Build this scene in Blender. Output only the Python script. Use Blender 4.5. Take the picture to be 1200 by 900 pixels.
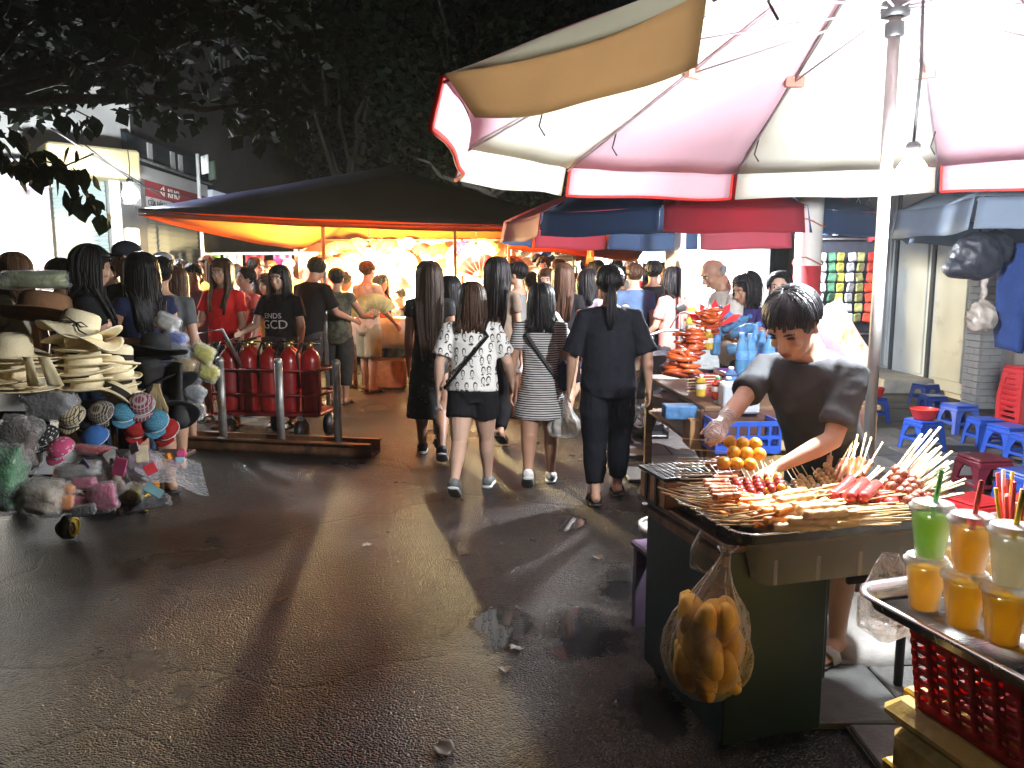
import bpy, math, random
import numpy as np
from mathutils import Vector, Matrix, Euler, noise
for _o in list(bpy.data.objects): bpy.data.objects.remove(_o)
SC = bpy.context.scene
R = math.radians
# ---------------------------------------------------------------- camera
TH = R(7.6); CH = 1.5; FPX = 900.0
cam_d = bpy.data.cameras.new('camera'); cam = bpy.data.objects.new('camera', cam_d)
SC.collection.objects.link(cam); SC.camera = cam
cam.location = (0, 0, CH); cam.rotation_euler = (R(90)-TH, 0, 0)
cam_d.sensor_width = 36; cam_d.lens = 36*FPX/1200.0; cam_d.clip_start = .05; cam_d.clip_end = 500
# ---------------------------------------------------------------- night sky, moonlight, exposure
W = bpy.data.worlds.new('World'); SC.world = W; W.use_nodes = True
wn = W.node_tree.nodes; bg = wn['Background']
sky = wn.new('ShaderNodeTexSky'); sky.sky_type = 'NISHITA'; sky.sun_disc = False
sky.sun_elevation = R(3); sky.sun_rotation = R(200)
W.node_tree.links.new(sky.outputs[0], bg.inputs[0]); bg.inputs[1].default_value = .0015
sun_d = bpy.data.lights.new('moon', 'SUN'); sun_d.energy = .012; sun_d.angle = R(.5); sun_d.color = (.85, .9, 1)
sun = bpy.data.objects.new('moon', sun_d); SC.collection.objects.link(sun); sun.rotation_euler = (R(50), 0, R(200))
SC.view_settings.view_transform = 'Standard'; SC.view_settings.look = 'None'
SC.view_settings.exposure = .38; SC.view_settings.gamma = 1
SC.cycles.use_denoising = True; SC.cycles.max_bounces = 8; SC.cycles.transparent_max_bounces = 24
SC.cycles.sample_clamp_indirect = 6; SC.cycles.caustics_reflective = False; SC.cycles.caustics_refractive = False

# ---------------------------------------------------------------- pixel / world helpers (photo is 1200 x 900)
cT, sT = math.cos(TH), math.sin(TH)
def ray(px, py):
    u = (px-600)/FPX; v = (450-py)/FPX
    return Vector((u, cT+v*sT, -sT+v*cT))
def atZ(px, py, z=0.0):
    d = ray(px, py); t = (z-CH)/d.z; return Vector((d.x*t, d.y*t, z))
def atY(px, py, Y):
    d = ray(px, py); t = Y/d.y; return Vector((d.x*t, Y, CH+d.z*t))
# ---------------------------------------------------------------- objects
COL = SC.collection
def link(o, parent=None):
    COL.objects.link(o)
    if parent is not None: o.parent = parent
    return o
def tag(o, label, cat=None, group=None, kind=None):
    if label: o['label'] = label
    if cat: o['category'] = cat
    if group: o['group'] = group
    if kind: o['kind'] = kind
    return o
def E(name, label, cat, loc=(0,0,0), rz=0, group=None):
    o = bpy.data.objects.new(name, None); o.empty_display_size = .1; link(o)
    o.location = loc; o.rotation_euler = (0, 0, rz)
    return tag(o, label, cat, group)
def O(name, mesh, mats=None, parent=None, loc=None, rot=None, label=None):
    if isinstance(mesh, MB): mesh = mesh.mesh(name)
    if mats is not None and len(mesh.materials) == 0:
        for m in (mats if isinstance(mats, (list, tuple)) else [mats]): mesh.materials.append(m)
    o = bpy.data.objects.new(name, mesh); link(o, parent)
    if loc is not None: o.location = loc
    if rot is not None: o.rotation_euler = rot
    if label: o['label'] = label
    return o
def struct(o): o['kind'] = 'structure'; return o
def stuff(o): o['kind'] = 'stuff'; return o
def kids(o, cache={}):
    return [c for c in COL.objects if c.parent is o]
def tree_of(root):
    """root with its parts and sub-parts, remembered for copying"""
    ch = {}
    for c in COL.objects:
        if c.parent is not None: ch.setdefault(c.parent.name, []).append(c)
    return (root, [(p, ch.get(p.name, [])) for p in ch.get(root.name, [])])
def dup(tree, loc, rot=None, label=None, group=None, scale=None):
    root, parts = tree
    r = root.copy(); COL.objects.link(r); r.location = loc
    if rot is not None: r.rotation_euler = rot if isinstance(rot, (tuple, list, Euler)) else (0, 0, rot)
    if scale is not None: r.scale = (scale,)*3 if not isinstance(scale, tuple) else scale
    if label: r['label'] = label
    if group: r['group'] = group
    for p, subs in parts:
        c = p.copy(); COL.objects.link(c); c.parent = r
        for s in subs:
            d = s.copy(); COL.objects.link(d); d.parent = c
    return r

# ---------------------------------------------------------------- mesh builder
class MB:
    def __init__(s): s.v = []; s.f = []; s.m = []; s.flat = set()
    def add(s, vs, fs, m=0, flat=False):
        b = len(s.v); s.v += [tuple(p) for p in vs]
        for f in fs:
            if flat: s.flat.add(len(s.f))
            s.f.append([i+b for i in f]); s.m.append(m)
    def box(s, c, d, rot=None, m=0, bev=0.0, taper=1.0):
        hx, hy, hz = d[0]/2, d[1]/2, d[2]/2
        if bev > 0:
            b = min(bev, hx*.9, hy*.9, hz*.9); vs = []
            for k, (z, ins) in enumerate(((-hz, b), (-hz+b, 0), (hz-b, 0), (hz, b))):
                tp = 1 + (taper-1)*(z+hz)/(2*hz)
                X, Y = (hx-ins)*tp, (hy-ins)*tp; q = b*.7 if ins == 0 else b*.5
                vs += [(-X+q,-Y,z),(X-q,-Y,z),(X,-Y+q,z),(X,Y-q,z),(X-q,Y,z),(-X+q,Y,z),(-X,Y-q,z),(-X,-Y+q,z)]
            fs = [list(range(7,-1,-1)), list(range(24,32))]
            for k in range(3):
                for i in range(8):
                    j = (i+1)%8; fs.append([k*8+i, k*8+j, k*8+8+j, k*8+8+i])
        else:
            vs = [(x*hx*(taper if z > 0 else 1), y*hy*(taper if z > 0 else 1), z*hz) for z in (-1,1) for y in (-1,1) for x in (-1,1)]
            fs = [[0,2,3,1],[4,5,7,6],[0,1,5,4],[2,6,7,3],[0,4,6,2],[1,3,7,5]]
        M = rot if rot is not None else Matrix.Identity(3)
        c = Vector(c)
        s.add([M @ Vector(p) + c for p in vs], fs, m, flat=True)
        return s
    def tube(s, pts, r, n=8, m=0, cap=True, side=None, closed=False):
        """r: number, list of numbers, or list of (a, b); side: fixed direction of the a-axis"""
        P = [Vector(p) for p in pts]; k = len(P)
        rr = [r]*k if not isinstance(r, (list, tuple)) or (isinstance(r, tuple)) else r
        vs = []; A = None
        for i, p in enumerate(P):
            if closed: t = P[(i+1)%k]-P[i-1]
            else: t = P[min(i+1, k-1)]-P[max(i-1, 0)]
            if t.length < 1e-9: t = Vector((0,0,1))
            t.normalize()
            if side is not None: A = Vector(side)
            elif A is None: A = Vector((1,0,0)) if abs(t.x) < .8 else Vector((0,1,0))
            A = A - t*A.dot(t)
            if A.length < 1e-6: A = t.orthogonal()
            A.normalize(); B = t.cross(A)
            ra, rb = rr[i] if isinstance(rr[i], (tuple, list)) else (rr[i], rr[i])
            for j in range(n):
                a = 2*math.pi*j/n; vs.append(p + A*(ra*math.cos(a)) + B*(rb*math.sin(a)))
        fs = []
        for i in range(k if closed else k-1):
            i2 = (i+1)%k
            for j in range(n): fs.append([i*n+j, i*n+(j+1)%n, i2*n+(j+1)%n, i2*n+j])
        if cap and not closed:
            fs.append(list(range(n-1,-1,-1))); fs.append([(k-1)*n+j for j in range(n)])
        s.add(vs, fs, m); return s
    def capsule(s, a, b, r1, r2, n=10, m=0, side=None, steps=2):
        """tapered limb with rounded ends"""
        a, b = Vector(a), Vector(b); d = (b-a); L = d.length; d = d/L if L > 1e-6 else Vector((0,0,1))
        f = lambda r: r if isinstance(r, (tuple, list)) else (r, r)
        r1, r2 = f(r1), f(r2); e1, e2 = max(r1), max(r2)
        pts = [a-d*e1*.92, a-d*e1*.6, a]; rr = [tuple(x*.39 for x in r1), tuple(x*.8 for x in r1), r1]
        for i in range(1, steps):
            t = i/steps; pts.append(a.lerp(b, t)); rr.append(tuple(x+(y-x)*t for x, y in zip(r1, r2)))
        pts += [b, b+d*e2*.6, b+d*e2*.92]; rr += [r2, tuple(x*.8 for x in r2), tuple(x*.39 for x in r2)]
        return s.tube(pts, rr, n, m, True, side)
    def ell(s, c, r, n=12, k=8, M=None, m=0):
        c = Vector(c); r = r if isinstance(r, (tuple, list)) else (r,)*3
        M = M if M is not None else Matrix.Identity(3)
        vs = [c + M @ Vector((0,0,-r[2]))]
        for i in range(1, k):
            t = math.pi*i/k - math.pi/2
            for j in range(n):
                a = 2*math.pi*j/n
                vs.append(c + M @ Vector((r[0]*math.cos(t)*math.cos(a), r[1]*math.cos(t)*math.sin(a), r[2]*math.sin(t))))
        vs.append(c + M @ Vector((0,0,r[2]))); L = len(vs)-1
        fs = [[0, 1+(j+1)%n, 1+j] for j in range(n)]
        for i in range(k-2):
            for j in range(n): fs.append([1+i*n+j, 1+i*n+(j+1)%n, 1+(i+1)*n+(j+1)%n, 1+(i+1)*n+j])
        fs += [[L, 1+(k-2)*n+j, 1+(k-2)*n+(j+1)%n] for j in range(n)]
        s.add(vs, fs, m); return s
    def lathe(s, prof, n=20, c=(0,0,0), m=0, cap0=False, cap1=False, sx=1, sy=1):
        c = Vector(c); vs = []
        for r, z in prof:
            for j in range(n):
                a = 2*math.pi*j/n; vs.append(c+Vector((sx*r*math.cos(a), sy*r*math.sin(a), z)))
        fs = []
        for i in range(len(prof)-1):
            for j in range(n): fs.append([i*n+j, i*n+(j+1)%n, (i+1)*n+(j+1)%n, (i+1)*n+j])
        if cap0: fs.append(list(range(n-1,-1,-1)))
        if cap1: fs.append([(len(prof)-1)*n+j for j in range(n)])
        s.add(vs, fs, m); return s
    def grid(s, fn, nu, nv, m=0, skip=None):
        vs = [fn(i/nu, j/nv) for j in range(nv+1) for i in range(nu+1)]
        fs = [[j*(nu+1)+i, j*(nu+1)+i+1, (j+1)*(nu+1)+i+1, (j+1)*(nu+1)+i] for j in range(nv) for i in range(nu) if not (skip and skip(i, j))]
        s.add(vs, fs, m); return s
    def poly(s, pts, m=0):
        s.add(pts, [list(range(len(pts)))], m, flat=True); return s
    def sheet(s, pts, thick, m=0):
        """a flat polygon with real thickness"""
        P = [Vector(p) for p in pts]; n = (P[1]-P[0]).cross(P[2]-P[0]).normalized()*thick
        k = len(P); s.add(P+[p+n for p in P], [list(range(k-1,-1,-1)), list(range(k,2*k))]+[[i,(i+1)%k,k+(i+1)%k,k+i] for i in range(k)], m, flat=True)
        return s
    def mesh(s, name, smooth=True):
        me = bpy.data.meshes.new(name); me.from_pydata(s.v, [], s.f)
        if smooth:
            fl = np.ones(len(s.f), dtype=bool)
            if s.flat: fl[list(s.flat)] = False
            me.polygons.foreach_set('use_smooth', fl)
        if any(s.m): me.polygons.foreach_set('material_index', np.array(s.m, dtype=np.int32))
        me.update(); return me
def RZ(a): return Matrix.Rotation(a, 3, 'Z')
def RXYZ(x, y, z): return Euler((x, y, z)).to_matrix()
def thick(o, t, off=0.0):
    md = o.modifiers.new('thickness', 'SOLIDIFY'); md.thickness = t; md.offset = off; return o
PEND = []
def remesh(o, vox, smooth=4, wrinkle=0.0, wscale=9.0):
    md = o.modifiers.new('remesh', 'REMESH'); md.mode = 'VOXEL'; md.voxel_size = vox; md.use_smooth_shade = True
    if smooth:
        ms = o.modifiers.new('smooth', 'SMOOTH'); ms.factor = .5; ms.iterations = smooth
    PEND.append((o, wrinkle, wscale)); return o
def bake_pending():
    dg = bpy.context.evaluated_depsgraph_get(); dg.update()
    for o, wr, ws in PEND:
        mats = list(o.data.materials)
        me = bpy.data.meshes.new_from_object(o.evaluated_get(dg), depsgraph=dg)
        o.modifiers.clear(); o.data = me
        me.materials.clear()
        for m in mats: me.materials.append(m)
        n = len(me.polygons)
        me.polygons.foreach_set('use_smooth', np.ones(n, dtype=bool)); me.polygons.foreach_set('material_index', np.zeros(n, dtype=np.int32))
        if wr:
            k = len(me.vertices); co = np.empty(k*3, np.float32); nr = np.empty(k*3, np.float32)
            me.vertices.foreach_get('co', co); me.vertices.foreach_get('normal', nr)
            co = co.reshape(-1,3); nr = nr.reshape(-1,3); sd = random.random()*50
            d = np.array([.45*noise.noise(Vector((p[0]*ws+sd, p[1]*ws, p[2]*ws*.6)))+.55-1.9*abs(noise.noise(Vector((p[0]*ws*.8+p[2]*ws*.9+sd, p[1]*ws*.8, p[2]*ws*.45-p[0]*ws*.4)))) for p in co], np.float32)
            co += nr*(d[:,None]*wr); me.vertices.foreach_set('co', co.ravel()); me.update()
    PEND.clear()

# ---------------------------------------------------------------- materials
MATS = {}
def mat(name, col, rough=.6, metal=0.0, var=.25, scale=14.0, bump=0.0, bscale=None, trans=0.0, sheen=0.0, stretch=None, coat=0.0, dirt=None, spec=.5, emit=None, alpha=None):
    """principled surface whose colour and gloss wander with noise"""
    if name in MATS: return MATS[name]
    m = bpy.data.materials.new(name); MATS[name] = m; m.use_nodes = True
    nt = m.node_tree; N = nt.nodes; L = nt.links; b = N['Principled BSDF']
    tc = N.new('ShaderNodeTexCoord'); src = tc.outputs['Object']
    if stretch:
        mp = N.new('ShaderNodeMapping'); mp.inputs['Scale'].default_value = stretch; L.new(src, mp.inputs[0]); src = mp.outputs[0]
    nz = N.new('ShaderNodeTexNoise'); nz.inputs['Scale'].default_value = scale; nz.inputs['Detail'].default_value = 6; L.new(src, nz.inputs[0])
    rp = N.new('ShaderNodeValToRGB'); e = rp.color_ramp.elements
    e[0].position = .3; e[1].position = .72
    e[0].color = tuple(c*(1-var) for c in col)+(1,); e[1].color = tuple(min(1, c*(1+var*.6)) for c in col)+(1,)
    L.new(nz.outputs[0], rp.inputs[0]); cout = rp.outputs[0]
    if dirt:
        n2 = N.new('ShaderNodeTexNoise'); n2.inputs['Scale'].default_value = dirt[1]; n2.inputs['Detail'].default_value = 8; n2.inputs['Roughness'].default_value = .65; L.new(src, n2.inputs[0])
        r2 = N.new('ShaderNodeValToRGB'); r2.color_ramp.elements[0].position = dirt[2]; r2.color_ramp.elements[1].position = dirt[2]+.16; L.new(n2.outputs[0], r2.inputs[0])
        mx = N.new('ShaderNodeMix'); mx.data_type = 'RGBA'; L.new(r2.outputs[0], mx.inputs[0]); L.new(cout, mx.inputs[6]); mx.inputs[7].default_value = tuple(dirt[0])+(1,); cout = mx.outputs[2]
    L.new(cout, b.inputs['Base Color'])
    mr = N.new('ShaderNodeMapRange'); mr.inputs[3].default_value = max(.02, rough*.82); mr.inputs[4].default_value = min(1, rough*1.18); L.new(nz.outputs[0], mr.inputs[0]); L.new(mr.outputs[0], b.inputs['Roughness'])
    b.inputs['Metallic'].default_value = metal; b.inputs['Transmission Weight'].default_value = trans
    b.inputs['Sheen Weight'].default_value = sheen; b.inputs['Coat Weight'].default_value = coat; b.inputs['Specular IOR Level'].default_value = spec
    if emit: b.inputs['Emission Color'].default_value = tuple(emit[0])+(1,); b.inputs['Emission Strength'].default_value = emit[1]
    if bump:
        nb = N.new('ShaderNodeTexNoise'); nb.inputs['Scale'].default_value = bscale or scale*4; nb.inputs['Detail'].default_value = 5; L.new(src, nb.inputs[0])
        bp = N.new('ShaderNodeBump'); bp.inputs['Strength'].default_value = bump; bp.inputs['Distance'].default_value = .01; L.new(nb.outputs[0], bp.inputs['Height']); L.new(bp.outputs[0], b.inputs['Normal'])
    if alpha is not None: b.inputs['Alpha'].default_value = alpha
    return m
def cloth(name, col, bump=.25, rough=.85, var=.18):
    return mat('cloth_'+name, col, rough, var=var, scale=9, bump=bump, bscale=60, sheen=.0, spec=.12)
def film(name, col=(.9,.92,.95), clear=.75, rough=.12, bump=.6, bscale=14):
    """thin clear plastic: partly see-through, partly glossy"""
    if name in MATS: return MATS[name]
    m = bpy.data.materials.new(name); MATS[name] = m; m.use_nodes = True; nt = m.node_tree; N = nt.nodes; L = nt.links
    b = N['Principled BSDF']; b.inputs['Base Color'].default_value = col+(1,); b.inputs['Roughness'].default_value = rough
    t = N.new('ShaderNodeBsdfTransparent'); t.inputs[0].default_value = tuple(min(1, c*1.05) for c in col)+(1,)
    tc = N.new('ShaderNodeTexCoord'); nz = N.new('ShaderNodeTexNoise'); nz.inputs['Scale'].default_value = bscale; nz.inputs['Detail'].default_value = 3; nz.inputs['Distortion'].default_value = 1.5; L.new(tc.outputs['Object'], nz.inputs[0])
    bp = N.new('ShaderNodeBump'); bp.inputs['Strength'].default_value = bump; bp.inputs['Distance'].default_value = .03; L.new(nz.outputs[0], bp.inputs['Height']); L.new(bp.outputs[0], b.inputs['Normal'])
    lw = N.new('ShaderNodeLayerWeight'); lw.inputs[0].default_value = .35; L.new(bp.outputs[0], lw.inputs['Normal'])
    mr = N.new('ShaderNodeMapRange'); mr.inputs[3].default_value = 1-clear; mr.inputs[4].default_value = min(1, 1-clear+.5); L.new(lw.outputs['Facing'], mr.inputs[0])
    mx = N.new('ShaderNodeMixShader'); L.new(mr.outputs[0], mx.inputs[0]); L.new(t.outputs[0], mx.inputs[1]); L.new(b.outputs[0], mx.inputs[2])
    L.new(mx.outputs[0], N['Material Output'].inputs[0]); return m
def sheetmat(name, col, tl=.45, var=.12, rough=.8, dirt=None, scale=3.0):
    """canopy cloth: light comes through it"""
    if name in MATS: return MATS[name]
    m = mat(name, col, rough, var=var, scale=scale, bump=.15, bscale=40, dirt=dirt); nt = m.node_tree; N = nt.nodes; L = nt.links
    b = N['Principled BSDF']; t = N.new('ShaderNodeBsdfTranslucent'); L.new(b.inputs['Base Color'].links[0].from_socket, t.inputs[0])
    mx = N.new('ShaderNodeMixShader'); mx.inputs[0].default_value = tl; L.new(b.outputs[0], mx.inputs[1]); L.new(t.outputs[0], mx.inputs[2]); L.new(mx.outputs[0], N['Material Output'].inputs[0]); return m
def glow(name, col, strength):
    if name in MATS: return MATS[name]
    m = bpy.data.materials.new(name); MATS[name] = m; m.use_nodes = True; b = m.node_tree.nodes['Principled BSDF']
    b.inputs['Base Color'].default_value = (.8,.8,.8,1); b.inputs['Emission Color'].default_value = tuple(col)+(1,); b.inputs['Emission Strength'].default_value = strength; return m
def pattern(name, kind, c1, c2, scale, rough=.85):
    """printed cloth: stripes, checks, dots, flowers"""
    if name in MATS: return MATS[name]
    m = bpy.data.materials.new(name); MATS[name] = m; m.use_nodes = True; nt = m.node_tree; N = nt.nodes; L = nt.links; b = N['Principled BSDF']
    b.inputs['Roughness'].default_value = rough; tc = N.new('ShaderNodeTexCoord'); src = tc.outputs['Object']
    def ramp(sock, p0, p1):
        r = N.new('ShaderNodeMapRange'); r.inputs[1].default_value = p0; r.inputs[2].default_value = p1; L.new(sock, r.inputs[0]); return r.outputs[0]
    def mathn(op, a, bb):
        q = N.new('ShaderNodeMath'); q.operation = op
        for i, x in enumerate((a, bb)):
            if isinstance(x, (int, float)): q.inputs[i].default_value = x
            else: L.new(x, q.inputs[i])
        return q.outputs[0]
    def wave(axis, sc):
        w = N.new('ShaderNodeTexWave'); w.bands_direction = axis; w.inputs['Scale'].default_value = sc; w.inputs['Distortion'].default_value = .6; w.inputs['Detail Scale'].default_value = .6; L.new(src, w.inputs[0]); return w.outputs['Fac']
    if kind == 'stripe': fac = ramp(wave('Z', scale), .45, .6)
    elif kind == 'check':
        fac = mathn('MAXIMUM', ramp(wave('Z', scale), .8, .9), ramp(wave('X', scale), .8, .9))
    elif kind in ('dot', 'flower'):
        mp = N.new('ShaderNodeMapping'); mp.inputs['Scale'].default_value = (1,.6,1) if kind == 'dot' else (1,1,1); L.new(src, mp.inputs[0])
        vo = N.new('ShaderNodeTexVoronoi'); vo.inputs['Scale'].default_value = scale; vo.inputs['Randomness'].default_value = .25 if kind == 'dot' else 1; L.new(mp.outputs[0], vo.inputs[0])
        fac = ramp(vo.outputs['Distance'], .32, .26)
        if kind == 'flower':
            nz = N.new('ShaderNodeTexNoise'); nz.inputs['Scale'].default_value = scale*3; L.new(src, nz.inputs[0]); fac = mathn('MULTIPLY', fac, ramp(nz.outputs[0], .38, .52))
    elif kind == 'faces':
        # a scatter of little ink portraits: hair, outline, eyes, mouth, collar
        sp = N.new('ShaderNodeSeparateXYZ'); L.new(src, sp.inputs[0]); cb = N.new('ShaderNodeCombineXYZ'); L.new(sp.outputs[0], cb.inputs[0]); L.new(mathn('MULTIPLY', sp.outputs[2], .75), cb.inputs[1])
        vo = N.new('ShaderNodeTexVoronoi'); vo.voronoi_dimensions = '2D'; vo.inputs['Scale'].default_value = scale; vo.inputs['Randomness'].default_value = .6; L.new(cb.outputs[0], vo.inputs[0])
        df = N.new('ShaderNodeVectorMath'); df.operation = 'SUBTRACT'; L.new(cb.outputs[0], df.inputs[0]); L.new(vo.outputs['Position'], df.inputs[1])
        sc2 = N.new('ShaderNodeVectorMath'); sc2.operation = 'SCALE'; L.new(df.outputs[0], sc2.inputs[0]); sc2.inputs[3].default_value = scale
        sx = N.new('ShaderNodeSeparateXYZ'); L.new(sc2.outputs[0], sx.inputs[0]); lx, lz = sx.outputs[0], sx.outputs[1]
        nz = N.new('ShaderNodeTexNoise'); nz.inputs['Scale'].default_value = scale*4; L.new(src, nz.inputs[0]); jit = mathn('MULTIPLY', mathn('SUBTRACT', nz.outputs[0], .5), .12)
        def ell(cx, cz, rx, rz): 
            a = mathn('POWER', mathn('DIVIDE', mathn('SUBTRACT', lx, cx), rx), 2); c = mathn('POWER', mathn('DIVIDE', mathn('SUBTRACT', lz, cz), rz), 2); return mathn('ADD', mathn('ADD', a, c), mathn('MULTIPLY', jit, 4))
        ax = mathn('ABSOLUTE', lx, 0)
        def ell2(cx, cz, rx, rz):
            a = mathn('POWER', mathn('DIVIDE', mathn('SUBTRACT', ax, cx), rx), 2); c = mathn('POWER', mathn('DIVIDE', mathn('SUBTRACT', lz, cz), rz), 2); return mathn('ADD', a, c)
        head = ell(0, .02, .25, .33); face = ell(.02, -.04, .17, .24)
        hair = mathn('MULTIPLY', ramp(head, 1.05, .95), ramp(face, .9, 1.1))
        eyes = ramp(ell2(.075, -.0, .045, .03), 1.2, .8); mouth = ramp(ell(0, -.16, .07, .025), 1.2, .8); body = mathn('MULTIPLY', ramp(ell(0, -.42, .3, .12), 1.1, .9), ramp(nz.outputs[0], .46, .52))
        fac = mathn('MAXIMUM', mathn('MAXIMUM', hair, eyes), mathn('MAXIMUM', mouth, body))
    elif kind == 'camo':
        nz = N.new('ShaderNodeTexNoise'); nz.inputs['Scale'].default_value = scale; nz.inputs['Detail'].default_value = 1; L.new(src, nz.inputs[0]); fac = ramp(nz.outputs[0], .48, .55)
    mx = N.new('ShaderNodeMix'); mx.data_type = 'RGBA'; L.new(fac, mx.inputs[0]); mx.inputs[6].default_value = tuple(c1)+(1,); mx.inputs[7].default_value = tuple(c2)+(1,)
    nv = N.new('ShaderNodeTexNoise'); nv.inputs['Scale'].default_value = 120; L.new(src, nv.inputs[0])
    bp = N.new('ShaderNodeBump'); bp.inputs['Strength'].default_value = .2; bp.inputs['Distance'].default_value = .003; L.new(nv.outputs[0], bp.inputs['Height']); L.new(bp.outputs[0], b.inputs['Normal'])
    L.new(mx.outputs[2], b.inputs['Base Color']); return m
def text_mesh(s, size, depth=.004, name='lettering'):
    cu = bpy.data.curves.new(name, 'FONT'); cu.body = s; cu.size = size; cu.extrude = depth/2; cu.align_x = 'CENTER'; cu.align_y = 'CENTER'; cu.resolution_u = 3
    o = bpy.data.objects.new(name, cu); COL.objects.link(o)
    dg = bpy.context.evaluated_depsgraph_get(); dg.update()
    me = bpy.data.meshes.new_from_object(o.evaluated_get(dg), depsgraph=dg); me.name = name
    COL.objects.unlink(o); bpy.data.objects.remove(o); me.materials.clear(); return me
# ================================================================ GROUND
def asphalt():
    m = bpy.data.materials.new('asphalt_wet'); m.use_nodes = True; nt = m.node_tree; N = nt.nodes; L = nt.links; b = N['Principled BSDF']
    tc = N.new('ShaderNodeTexCoord'); s = tc.outputs['Object']
    vo = N.new('ShaderNodeTexVoronoi'); vo.inputs['Scale'].default_value = 120; L.new(s, vo.inputs[0])
    vo2 = N.new('ShaderNodeTexVoronoi'); vo2.inputs['Scale'].default_value = 68; L.new(s, vo2.inputs[0])
    big = N.new('ShaderNodeTexNoise'); big.inputs['Scale'].default_value = .9; big.inputs['Detail'].default_value = 7; big.inputs['Roughness'].default_value = .6; L.new(s, big.inputs[0])
    mid = N.new('ShaderNodeTexNoise'); mid.inputs['Scale'].default_value = 26; mid.inputs['Detail'].default_value = 5; L.new(s, mid.inputs[0])
    cr = N.new('ShaderNodeValToRGB'); e = cr.color_ramp.elements; e[0].color = (.0025,.0023,.0022,1); e[1].color = (.030,.027,.024,1); e[0].position = .25; e[1].position = .8
    ad = N.new('ShaderNodeMath'); ad.operation = 'MULTIPLY_ADD'; L.new(vo.outputs['Color'], ad.inputs[0]); ad.inputs[1].default_value = .55; L.new(mid.outputs[0], ad.inputs[2])
    sb = N.new('ShaderNodeMath'); sb.operation = 'SUBTRACT'; L.new(ad.outputs[0], sb.inputs[0]); sb.inputs[1].default_value = .27
    L.new(sb.outputs[0], cr.inputs[0]); L.new(cr.outputs[0], b.inputs['Base Color'])
    # wet film: low patches are glossier and smoother
    wet = N.new('ShaderNodeMapRange'); wet.inputs[1].default_value = .5; wet.inputs[2].default_value = .66; L.new(big.outputs[0], wet.inputs[0])
    ro = N.new('ShaderNodeMapRange'); ro.inputs[3].default_value = .36; ro.inputs[4].default_value = .2; L.new(wet.outputs[0], ro.inputs[0]); L.new(ro.outputs[0], b.inputs['Roughness'])
    h = N.new('ShaderNodeMath'); h.operation = 'MULTIPLY_ADD'; L.new(vo2.outputs['Distance'], h.inputs[0]); h.inputs[1].default_value = -.3; hr = N.new('ShaderNodeSeparateColor'); L.new(vo.outputs['Color'], hr.inputs[0]); hq = N.new('ShaderNodeMath'); hq.operation = 'MULTIPLY_ADD'; L.new(vo.outputs['Distance'], hq.inputs[0]); hq.inputs[1].default_value = -1.1; L.new(hr.outputs[0], hq.inputs[2]); L.new(hq.outputs[0], h.inputs[2])
    h2 = N.new('ShaderNodeMath'); h2.operation = 'MULTIPLY_ADD'; L.new(mid.outputs[0], h2.inputs[0]); h2.inputs[1].default_value = .3; L.new(h.outputs[0], h2.inputs[2])
    st = N.new('ShaderNodeMapRange'); st.inputs[3].default_value = 1.0; st.inputs[4].default_value = .8; L.new(wet.outputs[0], st.inputs[0])
    # standing water in a few hollows: grit still pokes out along the ragged rim
    def mt(op, a, c):
        q = N.new('ShaderNodeMath'); q.operation = op
        for i, x in enumerate((a, c)):
            if isinstance(x, (int, float)): q.inputs[i].default_value = x
            else: L.new(x, q.inputs[i])
        return q.outputs[0]
    sx = N.new('ShaderNodeSeparateXYZ'); L.new(s, sx.inputs[0]); dm = None
    rg = N.new('ShaderNodeTexNoise'); rg.inputs['Scale'].default_value = 6; rg.inputs['Detail'].default_value = 6; L.new(s, rg.inputs[0])
    for px, py, rx, ry in ((592,733,.13,.2),(690,742,.17,.26),(735,690,.12,.3),(760,830,.12,.2),(665,612,.1,.16)):
        c = atZ(px, py, 0); d = mt('ADD', mt('POWER', mt('DIVIDE', mt('SUBTRACT', sx.outputs[0], c.x), rx), 2), mt('POWER', mt('DIVIDE', mt('SUBTRACT', sx.outputs[1], c.y), ry), 2)); dm = d if dm is None else mt('MINIMUM', dm, d)
    dm = mt('ADD', dm, mt('ADD', mt('MULTIPLY', mt('SUBTRACT', rg.outputs[0], .5), 3.4), mt('MULTIPLY', h2.outputs[0], .55)))
    pud = N.new('ShaderNodeMapRange'); pud.inputs[1].default_value = 1.5; pud.inputs[2].default_value = .75; L.new(dm, pud.inputs[0]); dry = mt('SUBTRACT', 1, pud.outputs[0])
    L.new(mt('ADD', mt('MULTIPLY', ro.outputs[0], dry), .02), b.inputs['Roughness'])
    cm = N.new('ShaderNodeMix'); cm.data_type = 'RGBA'; L.new(pud.outputs[0], cm.inputs[0]); L.new(cr.outputs[0], cm.inputs[6]); cm.inputs[7].default_value = (.012,.011,.010,1); L.new(cm.outputs[2], b.inputs['Base Color'])
    # cracks and worn patches
    wn_ = N.new('ShaderNodeTexNoise'); wn_.inputs['Scale'].default_value = 2.2; wn_.inputs['Detail'].default_value = 4; L.new(s, wn_.inputs[0])
    wv = N.new('ShaderNodeVectorMath'); wv.operation = 'MULTIPLY_ADD'; L.new(wn_.outputs['Color'], wv.inputs[0]); wv.inputs[1].default_value = (.5,.5,.5); L.new(s, wv.inputs[2])
    ck = N.new('ShaderNodeTexVoronoi'); ck.feature = 'DISTANCE_TO_EDGE'; ck.inputs['Scale'].default_value = .55; L.new(wv.outputs[0], ck.inputs[0])
    cks = N.new('ShaderNodeMapRange'); cks.inputs[1].default_value = .0; cks.inputs[2].default_value = .016; L.new(ck.outputs['Distance'], cks.inputs[0])
    pt = N.new('ShaderNodeTexNoise'); pt.inputs['Scale'].default_value = .38; pt.inputs['Detail'].default_value = 2; L.new(s, pt.inputs[0])
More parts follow.
